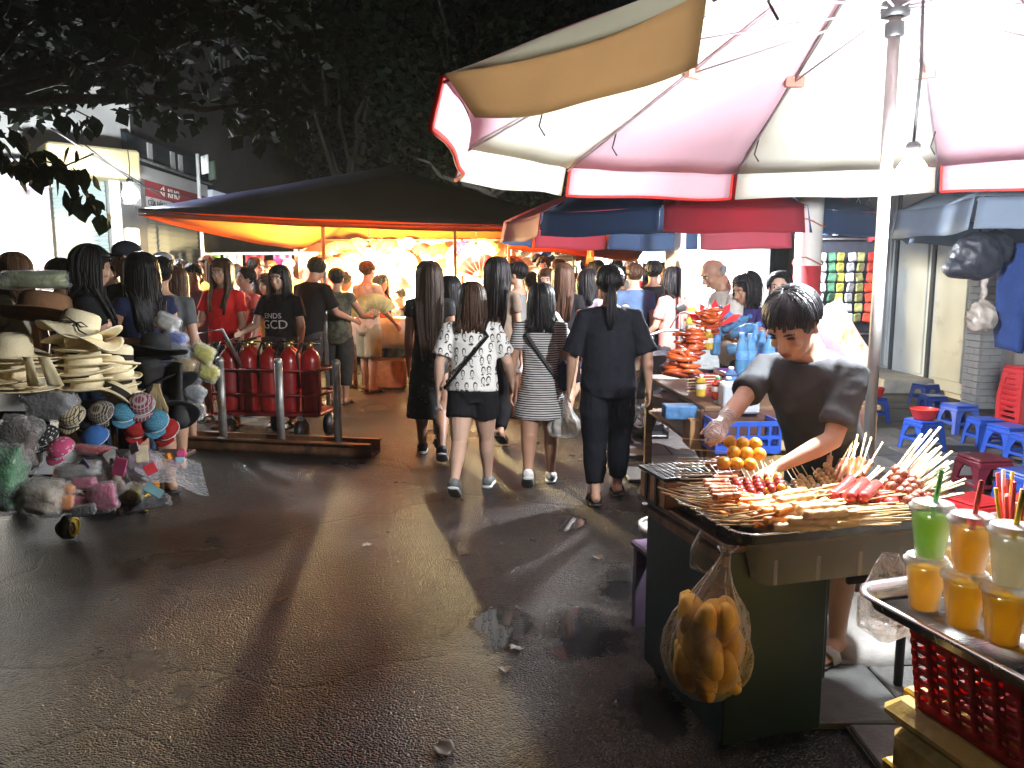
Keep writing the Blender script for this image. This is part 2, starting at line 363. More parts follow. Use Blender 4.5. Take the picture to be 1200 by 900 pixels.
    ptr = N.new('ShaderNodeMapRange'); ptr.inputs[1].default_value = .42; ptr.inputs[2].default_value = .6; ptr.inputs[3].default_value = .55; ptr.inputs[4].default_value = 1.3; L.new(pt.outputs[0], ptr.inputs[0])
    wear = mt('MULTIPLY', ptr.outputs[0], mt('MULTIPLY_ADD', cks.outputs[0], .75)); wear.node.inputs[2].default_value = .25
    wc = N.new('ShaderNodeVectorMath'); wc.operation = 'SCALE'; L.new(cm.outputs[2], wc.inputs[0]); L.new(wear, wc.inputs[3]); L.new(wc.outputs[0], b.inputs['Base Color'])
    h3 = mt('MULTIPLY', mt('ADD', h2.outputs[0], mt('MULTIPLY', cks.outputs[0], .9)), dry)
    cb2 = N.new('ShaderNodeBump'); cb2.inputs['Distance'].default_value = .006; cb2.inputs['Strength'].default_value = .9; L.new(h3, cb2.inputs['Height']); L.new(cb2.outputs[0], b.inputs['Coat Normal'])
    b.inputs['Specular IOR Level'].default_value = .26; b.inputs['Coat Roughness'].default_value = .24; cw_ = N.new('ShaderNodeMapRange'); cw_.inputs[1].default_value = .4; cw_.inputs[2].default_value = .62; cw_.inputs[3].default_value = .08; cw_.inputs[4].default_value = .85; L.new(pt.outputs[0], cw_.inputs[0]); L.new(cw_.outputs[0], b.inputs['Coat Weight'])
    bp = N.new('ShaderNodeBump'); bp.inputs['Distance'].default_value = .016; L.new(st.outputs[0], bp.inputs['Strength']); L.new(h3, bp.inputs['Height']); L.new(bp.outputs[0], b.inputs['Normal'])
    return m
g = MB(); g.poly([(-40,-15,0),(40,-15,0),(40,60,0),(-40,60,0)])
tag(struct(O('road', g, asphalt())), 'wet dark asphalt street running between the market stalls')
# pavement of grey pavers on the right
PX0, PX1, PY0, PY1 = 1.12, 5.5, 2.2, 9.4
q = MB(); q.box(((PX0+9)/2, 11, .009), (9-PX0, 26, .018)); pav = struct(O('pavement', q, mat('paver_bed', (.05,.05,.047), .8, bump=.4, scale=20)))
tag(pav, 'grey paved pavement on the right side of the street')
pm = [mat('paver_a', (.085,.085,.08), .6, var=.4, scale=6, bump=.35, bscale=70, dirt=((.03,.03,.028),5,.55)), mat('paver_b', (.06,.063,.06), .55, var=.4, scale=7, bump=.35, bscale=70, dirt=((.03,.03,.028),4,.5)), mat('paver_c', (.10,.097,.09), .6, var=.35, scale=5, bump=.35, bscale=70, dirt=((.04,.038,.035),6,.56))]
rnd = random.Random(4); tms = []
for k in range(3):
    q = MB(); q.box((0,0,0), (.488,.388,.03), bev=.006); me = q.mesh('paver'); me.materials.append(pm[k]); tms.append(me)
j = 0; y = PY0
while y < PY1:
    x = PX0+.25-(.25 if j%2 else 0)
    while x < PX1-.1:
        o = O('paver', rnd.choice(tms), None, pav, (x, y, .02+rnd.uniform(-.003,.003)), (rnd.uniform(-.008,.008), rnd.uniform(-.008,.008), rnd.uniform(-.01,.01))); x += .5
    y += .4; j += 1
# ================================================================ FACADES
plaster = mat('plaster_dark', (.055,.05,.048), .9, var=.3, scale=2.5, bump=.3, dirt=((.02,.02,.02),1.5,.55))
cream = mat('awning_cream', (.60,.50,.26), .6, var=.1, scale=2)
white = mat('white_paint', (.72,.73,.72), .5, var=.1, scale=4, dirt=((.4,.4,.39),3,.6))
steel = mat('galvanised', (.5,.52,.53), .38, .85, var=.3, scale=10)
rust = mat('rusty_steel', (.22,.12,.07), .65, .5, var=.5, scale=12, bump=.3, dirt=((.05,.035,.03),7,.5))
black = mat('black_plastic', (.015,.015,.016), .45, var=.2)
# --- shop at the far left with a lit window, turned towards the camera
A = Vector((-6.3, 10.8, 0)); d1 = Vector((.75,.66,0)).normalized(); n1 = Vector((d1.y,-d1.x,0)); ang1 = math.atan2(d1.y, d1.x); M1 = RZ(ang1)
lsh = E('corner_shop', 'white shop at far left with brightly lit window, roller shutter and cream awning', 'shop', A, ang1)
q = MB(); q.box((-1.6,.35,2.2),(5.4,.3,4.4)); q.box((.35,.1,1.5),(.7,.2,.02)); O('wall', q, mat('plaster_pale', (.55,.55,.53), .8, var=.15, scale=2, bump=.2), lsh)
q = MB(); q.box((-1.55,.17,1.55),(2.6,.05,2.2)); O('window', q, glow('lit_window', (1,.97,.9), 4), lsh)
q = MB(); q.box((-.16,.1,1.5),(.2,.3,3.0),bev=.02); O('pillar', q, mat('pillar_lilac', (.5,.47,.55), .6), lsh)
q = MB(); q.box((-1.5,.0,2.92),(2.9,.5,.35),bev=.02); O('fascia', q, mat('fascia_lilac', (.6,.56,.66), .6, var=.1), lsh)
q = MB(); q.box((.45,-.12,3.13),(1.15,.62,.4),bev=.03); O('awning', q, cream, lsh)
q = MB(); q.box((0,0,0),(.66,.035,.072),rot=RXYZ(.75,0,0)); sl = q.mesh('slat'); sl.materials.append(mat('shutter_pale', (.40,.50,.48), .45, .2, var=.12, scale=3))
for k in range(44): O('slat', sl, None, lsh, (.34,.1,.05+k*.066))
q = MB(); q.box((.76,.02,1.5),(.14,.2,3.0)); O('post', q, white, lsh)
q = MB(); q.box((1.05,.25,1.5),(.4,.1,3.0)); O('side_panel', q, plaster, lsh)
q = MB(); q.box((.98,.06,2.15),(.2,.16,.26),bev=.02); O('meter_box', q, white, lsh)
# --- row behind: shutter, white fascia with red band, blue sign, lettered sign
FX = -5.6
row = E('shop_row', 'dark row of shops behind the tent with red banded sign and grey shutters', 'building', (FX, 11.4, 0))
q = MB(); q.box((-.4,9.3,4.6),(.6,17,9.2)); q.box((-.4,.55,5.9),(.6,.5,6.6)); O('wall', q, plaster, row)
q = MB(); q.box((0,0,0),(.035,2.3,.085),rot=RXYZ(0,.3,0)); sl2 = q.mesh('slat'); sl2.materials.append(mat('shutter_grey', (.22,.24,.25), .5, .3, var=.2, scale=3))
for k in range(32): O('slat', sl2, None, row, (-.06,1.45,.05+k*.08))
q = MB(); q.box((.0,1.48,2.92),(.12,2.9,.62),bev=.01); O('fascia', q, mat('fascia_white', (.62,.63,.62), .5, var=.12, scale=2), row)
q = MB(); q.box((.065,1.6,2.9),(.012,2.5,.24)); rb = O('sign_band', q, mat('sign_red', (.42,.035,.045), .45, var=.15, scale=3), row)
wl = mat('letter_white', (.8,.78,.75), .5, var=.05)
def sign_text(s, size, loc, m, parent, name='lettering', rz=R(90)):
    me = text_mesh(s, size, .012); me.materials.append(m); return O(name, me, None, parent, loc, (R(90), 0, rz))
sign_text('◁  KHO', .2, (.075,1.3,2.9), wl, row); sign_text('IN', .2, (.075,2.5,2.9), wl, row)
sign_text('CỬA HÀNG IN BĂNG RÔN', .125, (.065,1.3,2.69), mat('letter_dark', (.05,.05,.06), .5), row)
q = MB(); q.box((.1,3.8,3.0),(.1,1.75,.32),bev=.01); O('sign_panel', q, glow('sign_blue', (.45,.6,.8), .28), row)
q = MB(); q.box((.02,5.8,3.05),(.1,2.0,.5),bev=.01); O('sign_board', q, mat('sign_dark', (.05,.05,.06), .5), row)
sign_text('NG LAN', .36, (.085,5.75,3.02), glow('letter_lit', (.9,.85,.5), 1.0), row)
q = MB(); q.box((.0,1.5,3.45),(.08,2.9,.36)); O('window', q, mat('dark_glass', (.03,.04,.05), .08, spec=.8), row)
for yy in (.75,1.55,1.85): 
    q = MB(); q.box((.045,yy,3.45),(.01,.16,.3)); O('curtain', q, white, row)
q = MB(); q.tube([(.1,.1,3.3),(.1,3.0,3.27)],.025); O('rail', q, steel, row)
for k, (yy, zz) in enumerate(((4.2,5.6),(4.2,6.3),(8.2,5.2),(11,5.4))):
    q = MB(); q.box((-.08,yy,zz),(.06,1.0,.5)); w = O('window', q, mat('dark_glass', (.03,.04,.05), .08), row)
    q = MB()
    for i in range(4): q.box((-.03,yy-.36+i*.24,zz),(.03,.04,.5))
    O('bars', q, steel, w)
# dark tall house with a few lit louvre slits
th = E('tall_house', 'dark tall house far behind the row with a few lit louvre slits', 'building', (-9.5, 24, 0))
q = MB(); q.box((0,2,7),(9,4,14)); q.box((0,-.1,9),(9.2,.4,.2)); O('wall', q, plaster, th)
for k in range(7):
    q = MB(); q.box((.33,-.03,5.55+k*.26),(.25-(.03*k%2),.06,.1)); O('slit', q, glow('slit_lit', (.7,.75,.7), .5), th)
for k, (px, w, h, Y, lab) in enumerate(((430,10,11,30,'dark tenement block across the far end of the street'),(760,11,9,34,'dark low block behind the bright stalls at the end of the street'),(1150,9,12,26,'dark house rising behind the right pavement'))):
    x = atY(px,300,Y).x; bld = E('tenement_block', lab, 'building', (x,Y,0)); q = MB(); q.box((0,2,h/2),(w,4,h)); q.box((0,-.05,h*.45),(w+.1,.3,.15)); O('wall', q, plaster, bld)
    wm = MB(); wm.box((0,0,0),(1.0,.08,1.1)); wm.box((0,-.03,0),(.06,.06,1.1)); wmm = wm.mesh('window'); wmm.materials.append(mat('dark_glass', (.03,.04,.05), .08))
    for i in range(4):
        for jj in range(2): O('window', wmm, None, bld, (-w/2+1.4+i*2.2,-.03,h*.55+jj*2.4))
# --- right facade: folding door panels, pipes, step, brick pier
RX = 5.5
rs = E('shuttered_house', 'pale shuttered house front behind the plastic stools on the right', 'building', (RX, 8, 0))
q = MB(); q.box((.35,2.4,3.2),(.4,11,6.4)); O('wall', q, mat('plaster_grey', (.5,.54,.57), .8, var=.15, scale=2, bump=.2), rs)
pg = mat('door_grey', (.56,.62,.66), .42, .2, var=.12, scale=2, dirt=((.34,.38,.41),2.2,.6))
for k, (y0, y1) in enumerate(((1.35,2.2),(2.28,3.2),(3.28,4.3))):
    q = MB(); q.box((.1,(y0+y1)/2,1.75),(.06,y1-y0,3.3),bev=.01); q.box((.06,(y0+y1)/2,1.75),(.03,(y1-y0)*.8,3.0),bev=.008); O('door_panel', q, pg, rs)
q = MB()
for yy in (2.24,3.24): q.box((.07,yy,1.75),(.05,.07,3.3))
O('door_seam', q, mat('seam_dark', (.05,.06,.07), .5), rs)
q = MB(); q.box((0,0,0),(.05,.42,.035),rot=RXYZ(0,.5,0)); lv = q.mesh('slat'); lv.materials.append(white)
for k in range(16): O('slat', lv, None, rs, (.03,1.1,.55+k*.075))
for k, (yy, r) in enumerate(((3.5,.035),(3.72,.025),(4.0,.05))):
    q = MB(); q.tube([(-.05,yy,.1),(-.07,yy,3.6)], r); O('pipe', q, [steel, white, steel][k], rs)
q = MB(); q.box((-.25,3.0,.12),(.7,1.9,.2),bev=.02); O('step', q, mat('concrete', (.33,.32,.3), .85, bump=.3, scale=8), rs)
pier = E('brick_pier', 'white painted brick pier at the right edge behind the stools', 'pier', (5.72, 9.0, 0))
q = MB(); q.box((0,0,1.6),(.60,.30,3.2)); O('core', q, mat('mortar_white', (.45,.47,.48), .9), pier)
bw = mat('brick_white', (.66,.69,.70), .55, var=.1, scale=9, bump=.4, bscale=40, dirt=((.4,.41,.41),8,.62))
bms = []
for wd in (.198,.095):
    q = MB(); q.box((0,0,0),(wd,.03,.068),bev=.006); me = q.mesh('brick'); me.materials.append(bw); bms.append(me)
for r_ in range(32):
    z = .06+r_*.079
    if r_%2 == 0: xs = [(-.2,0),(0,0),(.2,0)]
    else: xs = [(-.25,1),(-.1,0),(.1,0),(.25,1)]
    for x, t in xs: O('brick', bms[t], None, pier, (x+rnd.uniform(-.002,.002),-.155+rnd.uniform(-.004,.004),z))
    for y, t in ([(-.05,0),(.1,1)] if r_%2 else [(-.1,1),(.05,0)]): O('brick', bms[t], None, pier, (-.305+rnd.uniform(-.004,.004),y,z), (0,0,R(90)))
# ================================================================ TREES
def leaf_mesh(size, m, name='leaf'):
    q = MB(); w = size*.42
    pts = [(0,0,0),(w*.7,size*.25,.02*size),(w,size*.5,0),(w*.55,size*.8,-.05*size),(0,size*1.05,-.14*size),(-w*.55,size*.8,-.05*size),(-w,size*.5,0),(-w*.7,size*.25,.02*size)]
    mid = [(0,size*.3,-.06*size),(0,size*.6,-.09*size)]
    q.add(pts+mid, [[0,1,8],[1,2,9,8],[2,3,9],[3,4,9],[4,5,9],[5,6,9],[6,7,8,9],[7,0,8]]); me = q.mesh(name); me.materials.append(m); return me
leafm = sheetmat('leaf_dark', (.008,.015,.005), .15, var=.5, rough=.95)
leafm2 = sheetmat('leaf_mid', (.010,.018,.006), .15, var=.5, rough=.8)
bark = mat('bark', (.06,.05,.04), .9, var=.4, scale=20, bump=.6)
def limb(q, p0, p1, r0, r1, rnd, sag=.1):
    p0, p1 = Vector(p0), Vector(p1); n = 5; pts = []
    for i in range(n+1):
        t = i/n; p = p0.lerp(p1,t)+Vector((rnd.uniform(-1,1),rnd.uniform(-1,1),rnd.uniform(-1,1)))*(p1-p0).length*.04*(1 if 0<i<n else 0); pts.append(p)
    q.tube(pts, [r0+(r1-r0)*i/n for i in range(n+1)], 7)
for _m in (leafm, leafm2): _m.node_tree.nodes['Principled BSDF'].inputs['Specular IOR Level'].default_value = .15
def crown(name, clumps, per, size, m, parent, seed):
    """many leaf-sized faces in loose clumps with gaps between"""
    rnd = random.Random(seed); vs = []; fs = []
    for (c, r) in clumps:
        for i in range(per):
            d = Vector((rnd.gauss(0,1),rnd.gauss(0,1),rnd.gauss(0,1))).normalized()*r*(rnd.random()**.4)
            p = Vector(c)+d; s = size*rnd.uniform(.6,1.3); M = RXYZ(rnd.uniform(-1.2,.3),rnd.uniform(-.7,.7),rnd.uniform(0,6.3))
            b = len(vs); vs += [p+M@Vector(x) for x in ((0,0,0),(.4*s,.5*s,.03*s),(0,s,-.12*s),(-.4*s,.5*s,.03*s))]; fs.append([b,b+1,b+2,b+3])
    q = MB(); q.add(vs, fs); o = O(name, q, m, parent); return stuff(o)
def tree(lab, base, top, hub, clumps, per, size, m, seed):
    rnd = random.Random(seed); t = E('street_tree', lab, 'tree', base); b = Vector(base); q = MB()
    limb(q, (0,0,0), Vector(hub)-b, .2, .12, rnd)
    for c, r in clumps[::2]: limb(q, Vector(hub)-b, Vector(c)-b, .07, .015, rnd)
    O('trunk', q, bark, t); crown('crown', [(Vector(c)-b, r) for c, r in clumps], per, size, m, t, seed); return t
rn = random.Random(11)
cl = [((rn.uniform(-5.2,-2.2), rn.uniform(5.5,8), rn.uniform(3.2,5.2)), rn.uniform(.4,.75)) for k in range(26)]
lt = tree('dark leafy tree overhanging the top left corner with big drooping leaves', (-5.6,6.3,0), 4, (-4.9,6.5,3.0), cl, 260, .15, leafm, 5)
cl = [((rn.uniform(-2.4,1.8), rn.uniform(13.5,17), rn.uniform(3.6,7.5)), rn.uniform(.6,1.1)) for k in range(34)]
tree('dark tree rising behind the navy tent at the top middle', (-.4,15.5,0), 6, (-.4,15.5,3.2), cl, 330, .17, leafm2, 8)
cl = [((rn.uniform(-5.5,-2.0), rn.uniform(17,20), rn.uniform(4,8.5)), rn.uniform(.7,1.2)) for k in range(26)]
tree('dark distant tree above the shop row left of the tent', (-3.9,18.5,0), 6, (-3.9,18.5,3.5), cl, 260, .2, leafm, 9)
# the hanging spray of big leaves in front of the lit awning (parts of the left tree)
lm = leaf_mesh(.15, leafm2)
def tpt(px, py, Y): return atY(px,py,Y)-Vector((-5.6,6.3,0))
sprays = [[(10,150),(40,185),(75,195),(110,180)],[(70,190),(95,215),(100,228),(110,240)],[(20,190),(45,200),(75,190)],[(150,40),(185,60),(215,70)],[(200,20),(240,5),(285,18)],[(0,165),(30,205)],[(60,120),(90,130),(110,140)],[(60,60),(100,85),(140,80),(180,120)]]
nl = 0
for k, sp in enumerate(sprays):
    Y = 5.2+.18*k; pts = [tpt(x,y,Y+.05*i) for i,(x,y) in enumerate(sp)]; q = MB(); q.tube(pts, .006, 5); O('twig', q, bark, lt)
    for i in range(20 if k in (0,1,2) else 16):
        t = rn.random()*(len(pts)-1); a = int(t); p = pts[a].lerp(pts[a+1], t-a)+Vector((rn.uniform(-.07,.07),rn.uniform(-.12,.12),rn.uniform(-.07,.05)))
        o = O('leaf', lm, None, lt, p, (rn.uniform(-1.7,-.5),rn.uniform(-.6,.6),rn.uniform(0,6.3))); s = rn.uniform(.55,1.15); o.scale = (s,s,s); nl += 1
# ================================================================ CABLES, FLAG POLE
def cable(name, lab, pts, r=.012):
    P = [Vector(p) for p in pts]; out = []
    for a, b in zip(P, P[1:]):
        for i in range(10):
            t = i/10; p = a.lerp(b,t); p.z -= .12*(b-a).length*t*(1-t)*.5; out.append(p)
    out.append(P[-1]); q = MB(); q.tube(out, r, 5); return tag(O(name, q, black), lab, 'cable')
cable('overhead_cable','black cable sagging from the cream awning across the shop signs',[atY(100,170,9.6),atY(165,218,10.2),atY(340,247,14)],.011)
cable('overhead_cable','upper black cable running down past the left lamp to the tent roof',[atY(60,150,9),atY(150,205,10),atY(235,252,12.5)],.011)
fp = E('flag_pole','thin pale pole with two small flags above the tent roof','pole',(-4.85,12.2,0))
q = MB(); q.tube([(0,0,0),(0,0,3.45)],.03); O('pole', q, white, fp)
for k in range(2):
    q = MB(); q.grid(lambda u,v:(.05+u*.12,.02*math.sin(u*6+k),3.42-v*.28-k*.05+.02*u),4,3); o = thick(O('flag', q, [white, mat('flag_dark',(.05,.08,.06),.8)][k], fp, (.0+k*.1,0,-.04*k)), .004)
# ================================================================ LAMPS
def bulb(lab, loc, r, col, strength, drop, ground=False):
    t = E('lamp', lab, 'lamp', loc); q = MB(); q.lathe([(.0001,-r*1.15),(r*.5,-r*.98),(r*.9,-r*.45),(r,0),(r*.85,r*.55),(r*.5,r*1.0),(r*.42,r*1.15)], 14); O('bulb', q, glow('bulb_%g'%strength, col, strength), t)
    q = MB(); q.lathe([(r*.43,r*1.12),(r*.45,r*1.9),(r*.3,r*2.1)], 12, cap1=True, cap0=True); O('socket', q, black, t)
    q = MB(); q.tube([(0,0,r*2),(.01,0,r*2+drop*.5),(0,0,r*2+drop)], .006, 5); O('cord', q, black, t); return t
bulb('white bulb glaring under the pink and cream umbrella beside its pole', atY(1068,205,2.86), .055, (.93,.97,1), 3000, .5)
bulb('white lamp glaring on the wall beside the cream awning at left', atY(153,228,9.4), .09, (.9,.96,1), 1300, .35)
bulb('warm bulb glaring in front of the hanging fans in the tent', (-2.1,11.4,1.82), .10, (1,.74,.34), 5200, .5)
bulb('warm bulb over the counter at the right part of the fan stall', (-.55,11.9,1.95), .07, (1,.8,.5), 1100, .35)
bulb('cold bulb above the toffee stall under the navy and maroon umbrella', (1.75,6.6,2.0), .05, (.9,.96,1), 4500, .3)
bulb('cold bulb over the crowd at the far end of the street', (1.2,13.2,2.3), .08, (.9,.96,1), 1200, .6)
# ================================================================ FAN TENT
navy = sheetmat('tarp_navy', (.035,.035,.07), .12, var=.25, rough=.55)
orange = sheetmat('tarp_orange', (.80,.24,.03), .5, var=.18, rough=.5, scale=2)
tent = E('market_tent', 'big navy peaked tarpaulin tent with orange lining over the fan stall', 'tent', (-1.8,10.5,0))
T0 = Vector((-1.8,10.5,0))
FL, FM, FR, AP, BL, BR = [Vector(p) for p in ((-4.1,8.6,2.28),(-2.25,9.3,2.2),(1.0,9.8,2.2),(-1.75,11,3.08),(-3.4,13.9,2.1),(1.3,13.6,2.2))]
def tri(q, a, b, c, sag, off, n=9):
    def f(i, j):
        u, v = i/n, j/n; w = 1-u-v; p = a*w+b*u+c*v
        return p - Vector((0,0,sag*27*u*v*w*.4+sag*4*w*u*.6+off+.012*noise.noise(p*4)))-T0
    idx = {}; vs = []
    for i in range(n+1):
        for j in range(n+1-i): idx[i,j] = len(vs); vs.append(f(i,j))
    fs = []
    for i in range(n):
        for j in range(n-i):
            fs.append([idx[i,j],idx[i+1,j],idx[i,j+1]])
            if i+j < n-1: fs.append([idx[i+1,j],idx[i+1,j+1],idx[i,j+1]])
    q.add(vs, fs)
q = MB()
for a, b, c in ((FL,FR,AP),(FR,BR,AP),(BR,BL,AP),(BL,FL,AP)): tri(q,a,b,c,.06,0)
thick(O('roof', q, navy, tent), .01)
q = MB()
for a, b, c in ((FL,FR,AP),(FR,BR,AP),(BR,BL,AP),(BL,FL,AP)): tri(q,a,b,c,.12,.06)
thick(O('lining', q, orange, tent), .006)
q = MB(); q.grid(lambda u,v:(FR+(BR-FR)*u)-Vector((0,0,.06+v*(.32+.06*math.sin(u*9))))+Vector((.05*math.sin(u*20)*v,0,0))-T0, 24, 4); thick(O('side_flap', q, orange, tent), .006)
q = MB(); q.grid(lambda u,v:(BR+(Vector((-.2,13.7,2.2))-BR)*u)-Vector((0,0,.06+v*(.25+.05*math.sin(u*11))))-T0, 16, 4); thick(O('back_flap', q, orange, tent), .006)
for p, r in ((FL,.022),(FM,.025),(Vector((-.7,9.55,2.2)),.02),(BL,.02),(BR,.02),(FR,.02)):
    if p is FL or p is FR: continue
    q = MB(); q.tube([(p.x-T0.x,p.y-T0.y,0),(p.x-T0.x,p.y-T0.y,p.z-.05)], r, 8); O('pole', q, steel, tent)
q = MB(); q.tube([FL-T0-Vector((0,0,.02)),FM-T0-Vector((0,0,.03)),FR-T0-Vector((0,0,.02))], .015, 6); O('front_bar', q, steel, tent)
# far tarpaulin roofs down the street
def far_tarp(lab, pts, m, name='tarpaulin'):
    c = Vector(pts[0]); o = MB(); P = [Vector(p)-Vector((c.x,c.y,0)) for p in pts]
    o.grid(lambda u,v:(P[0].lerp(P[1],u)).lerp(P[3].lerp(P[2],u),v)-Vector((0,0,.12*math.sin(u*3.14)*math.sin(v*3.14)+.03*noise.noise(Vector((u*4,v*4,c.x))))),14,8)
    t = E('tarpaulin_roof', lab, 'tarpaulin', (c.x,c.y,0)); thick(O('sheet', o, m, t), .01)
    for p in (P[0],P[1]): q = MB(); q.tube([(p.x,p.y,0),p], .02, 6); O('pole', q, steel, t)
far_tarp('orange tarpaulin slanting over the far stalls left of the crowd', [(-.3,14.8,2.25),(1.5,15.2,2.0),(1.6,17.5,2.5),(-.2,17.5,2.7)], orange)
far_tarp('blue tarpaulin corner over the crowd beside the orange one', [(1.5,15.0,2.25),(2.6,15.3,2.2),(2.8,17.5,2.7),(1.6,17.5,2.75)], sheetmat('tarp_blue',(.06,.09,.35),.4))
far_tarp('dull red tarpaulin low over the far end of the crowd', [(.2,17.6,2.1),(2.4,17.9,2.0),(2.5,20,2.5),(.2,20,2.6)], sheetmat('tarp_red',(.4,.05,.04),.4))
far_tarp('orange tarpaulin flap hanging low over the crowd left of the navy and maroon umbrella', [atY(596,291,10.8),atY(746,306,10.8),atY(770,268,13.2),atY(585,255,13.2)], orange)
# stall furniture
fst = E('display_stand', 'cream display panel of the fan stall behind the counter', 'display stand', (-1.55,13.0,0))
q = MB(); q.box((0,.05,1.45),(4.2,.06,1.5)); O('panel', q, mat('panel_cream',(.75,.66,.48),.7,var=.1), fst)
q = MB()
for x in (-2,-.7,.7,2): q.tube([(x,0,0),(x,0,2.2)],.02)
for z in (1.2,1.7,2.15): q.tube([(-2.05,-.03,z),(2.05,-.03,z)],.012)
O('frame', q, steel, fst)
ct = E('market_counter','long counter under a greyish white cloth in the fan stall','counter',(-1.0,10.7,0))
q = MB(); q.box((0,.3,.95),(2.6,.75,.04),bev=.01); O('top', q, mat('plywood',(.45,.33,.2),.7,stretch=(1,6,1)), ct)
for x in (-1.2,1.2):
    for y in (.02,.6): q = MB(); q.box((x,y,.46),(.05,.05,.92)); O('leg', q, rust, ct)
q = MB(); q.grid(lambda u,v:(-1.32+2.64*u,-.09-.015*math.sin(u*40)*v,.985-.4*v),50,5); q.grid(lambda u,v:(-1.32+2.64*u,-.09+.8*v,.985),4,2)
o = thick(O('tablecloth', q, cloth('table',(.6,.57,.5))), .004); o.location = (-1.0,10.7,0); tag(o,'greyish white cloth hanging over the fan stall counter','tablecloth')
crate_m = mat('carton_orange',(.45,.16,.05),.8,var=.3); 
for k,(x,m,lab) in enumerate(((-1.75,crate_m,'orange brown carton under the counter near the shorts of the fan buyer'),(-1.2,crate_m,'orange brown carton in the middle under the counter'),(-.6,mat('bag_black',(.02,.02,.025),.4),'black bundle lying under the counter at its right part'))):
    t = E('carton',lab,'carton',(x,10.9,0)); q = MB(); q.box((0,0,.2),(.45,.35,.4),bev=.02); O('body',q,m,t); q=MB(); q.box((0,-.09,.405),(.45,.17,.012),rot=RXYZ(.2,0,0)); O('flap',q,m,t)
# hand fans: ribs and a pleated leaf
def fan_tree(col, lab, grp=None, sc=1.0, name='hand_fan'):
    t = E(name, lab, 'hand fan', (0,0,-50), 0, grp); q = MB(); n = 18
    vs = []
    for i in range(n+1):
        a = R(15+150*i/n); dy = .008*(1 if i%2 else -1)
        for rr in (.09,.25): vs.append((rr*math.cos(a),dy*rr/.25,rr*math.sin(a)))
    q.add(vs, [[2*i,2*i+2,2*i+3,2*i+1] for i in range(n)]); thick(O('leaf', q, sheetmat('fan_'+lab.split()[0], col, .35, var=.3, scale=12), t), .002)
    q = MB()
    for i in range(0,n+1,2):
        a = R(15+150*i/n); q.tube([(0,0,0),(.24*math.cos(a),-.005,.24*math.sin(a))],.004,4)
    O('ribs', q, mat('bamboo',(.55,.4,.2),.6), t); return t
fans = [('yellow',(.85,.6,.08)),('orange',(.8,.3,.05)),('red',(.7,.03,.04)),('green',(.35,.6,.1)),('purple',(.16,.08,.4)),('pale',(.75,.65,.45)),('pink',(.8,.25,.3)),('maroon',(.3,.05,.05))]
FT = {}
for nme, c in fans: FT[nme] = tree_of(fan_tree(c, nme+' folding fan'))
fl = [('yellow',400,292,12.6,1.5,'large yellow fan spread beside the left tent pole'),('yellow',392,310,12.2,1.3,'yellow fan hanging low behind the camouflage vest buyer'),('yellow',420,285,12.7,1.0,'yellow fan high above the warm bulb'),('orange',412,300,12.3,.9,'orange fan between two yellow fans'),('pale',470,300,12.8,1.2,'pale fan hanging right of the warm bulb'),
 ('pale',492,318,12.8,.8,'small pale fan under the row of fans'),('orange',515,292,12.7,1.1,'orange fan in the middle of the display panel'),('maroon',492,290,12.9,.7,'small maroon fan at the centre of the panel'),('pink',478,282,12.9,.7,'small pink fan at the top of the panel'),('orange',523,308,12.6,1.0,'orange fan hanging above the long haired woman'),
 ('purple',544,290,12.4,1.2,'purple fan near the right tent pole'),('pink',540,308,12.3,1.2,'pink fan below the purple fan'),('green',565,290,12.2,1.5,'green fan with light ribs at the top right of the display'),('red',564,308,11.9,1.5,'bright red fan above the black haired woman'),('maroon',598,307,12.6,1.2,'dark red fan at the right end of the display'),
 ('green',582,305,12.5,.9,'small green fan between the two red fans'),('pale',455,322,12.6,.9,'pale fan behind the seated seller'),('yellow',440,288,12.9,1.0,'yellow fan behind the glare of the bulb'),('orange',455,285,12.9,.8,'orange fan right above the bulb'),('pale',507,325,12.8,.7,'pale fan low on the panel beside the long hair')]
for nme,px,py,Y,s,lab in fl: dup(FT[nme], atY(px,py+12*s,Y), (R(rnd.uniform(-10,10)),R(rnd.uniform(-25,25)),R(rnd.uniform(-15,15))), lab, 'fans hung in the fan stall', s)
for nme in FT:
    r0 = FT[nme][0]
    for p, s in FT[nme][1]: bpy.data.objects.remove(p)
    bpy.data.objects.remove(r0)
# small caps and bags hung further right
hat_cols = [((.03,.04,.08),'navy'),((.7,.7,.72),'white'),((.05,.15,.4),'blue'),((.02,.02,.02),'black'),((.35,.35,.38),'grey')]
q = MB(); q.lathe([(.0001,.09),(.05,.08),(.085,.04),(.095,0),(.09,-.005)],12); capm = q.mesh('crown_shell')
q = MB(); q.grid(lambda u,v:((u-.5)*.17,-.08-.09*v*math.sin(3.14*(.1+.8*u)),-.005-.03*v),6,3); brm = q.mesh('peak')
spots = [(612,285,12.0,0),(622,282,12.1,3),(628,292,12.2,2),(636,286,12.3,1),(640,298,12.4,2),(616,297,12.0,1),(648,290,12.5,3),(656,296,12.6,4),(664,300,12.7,1),(606,292,12,4),(644,304,12.6,0),(630,304,12.2,3)]
words_ = ['highest','second','lower','middle','drooping','small','tilted','outer','last','front','hidden','lowest']
for (px,py,Y,ci),wd in zip(spots,words_):
    c, nm = hat_cols[ci]; t = E('cap', '%s %s cap on the rack right of the red fans'%(wd,nm), 'cap', atY(px,py,Y), rnd.uniform(-.8,.8), 'caps hung beside the fans'); t.rotation_euler[0] = R(-30); m = cloth('cap_'+nm, c)
    a = capm.copy(); a.materials.append(m); O('crown', a, None, t); b_ = brm.copy(); b_.materials.append(m); thick(O('peak', b_, None, t), .004)
rk = E('cap_rack','steel rack of rails holding caps right of the fan display','rack',(.25,12.6,0)); q = MB()
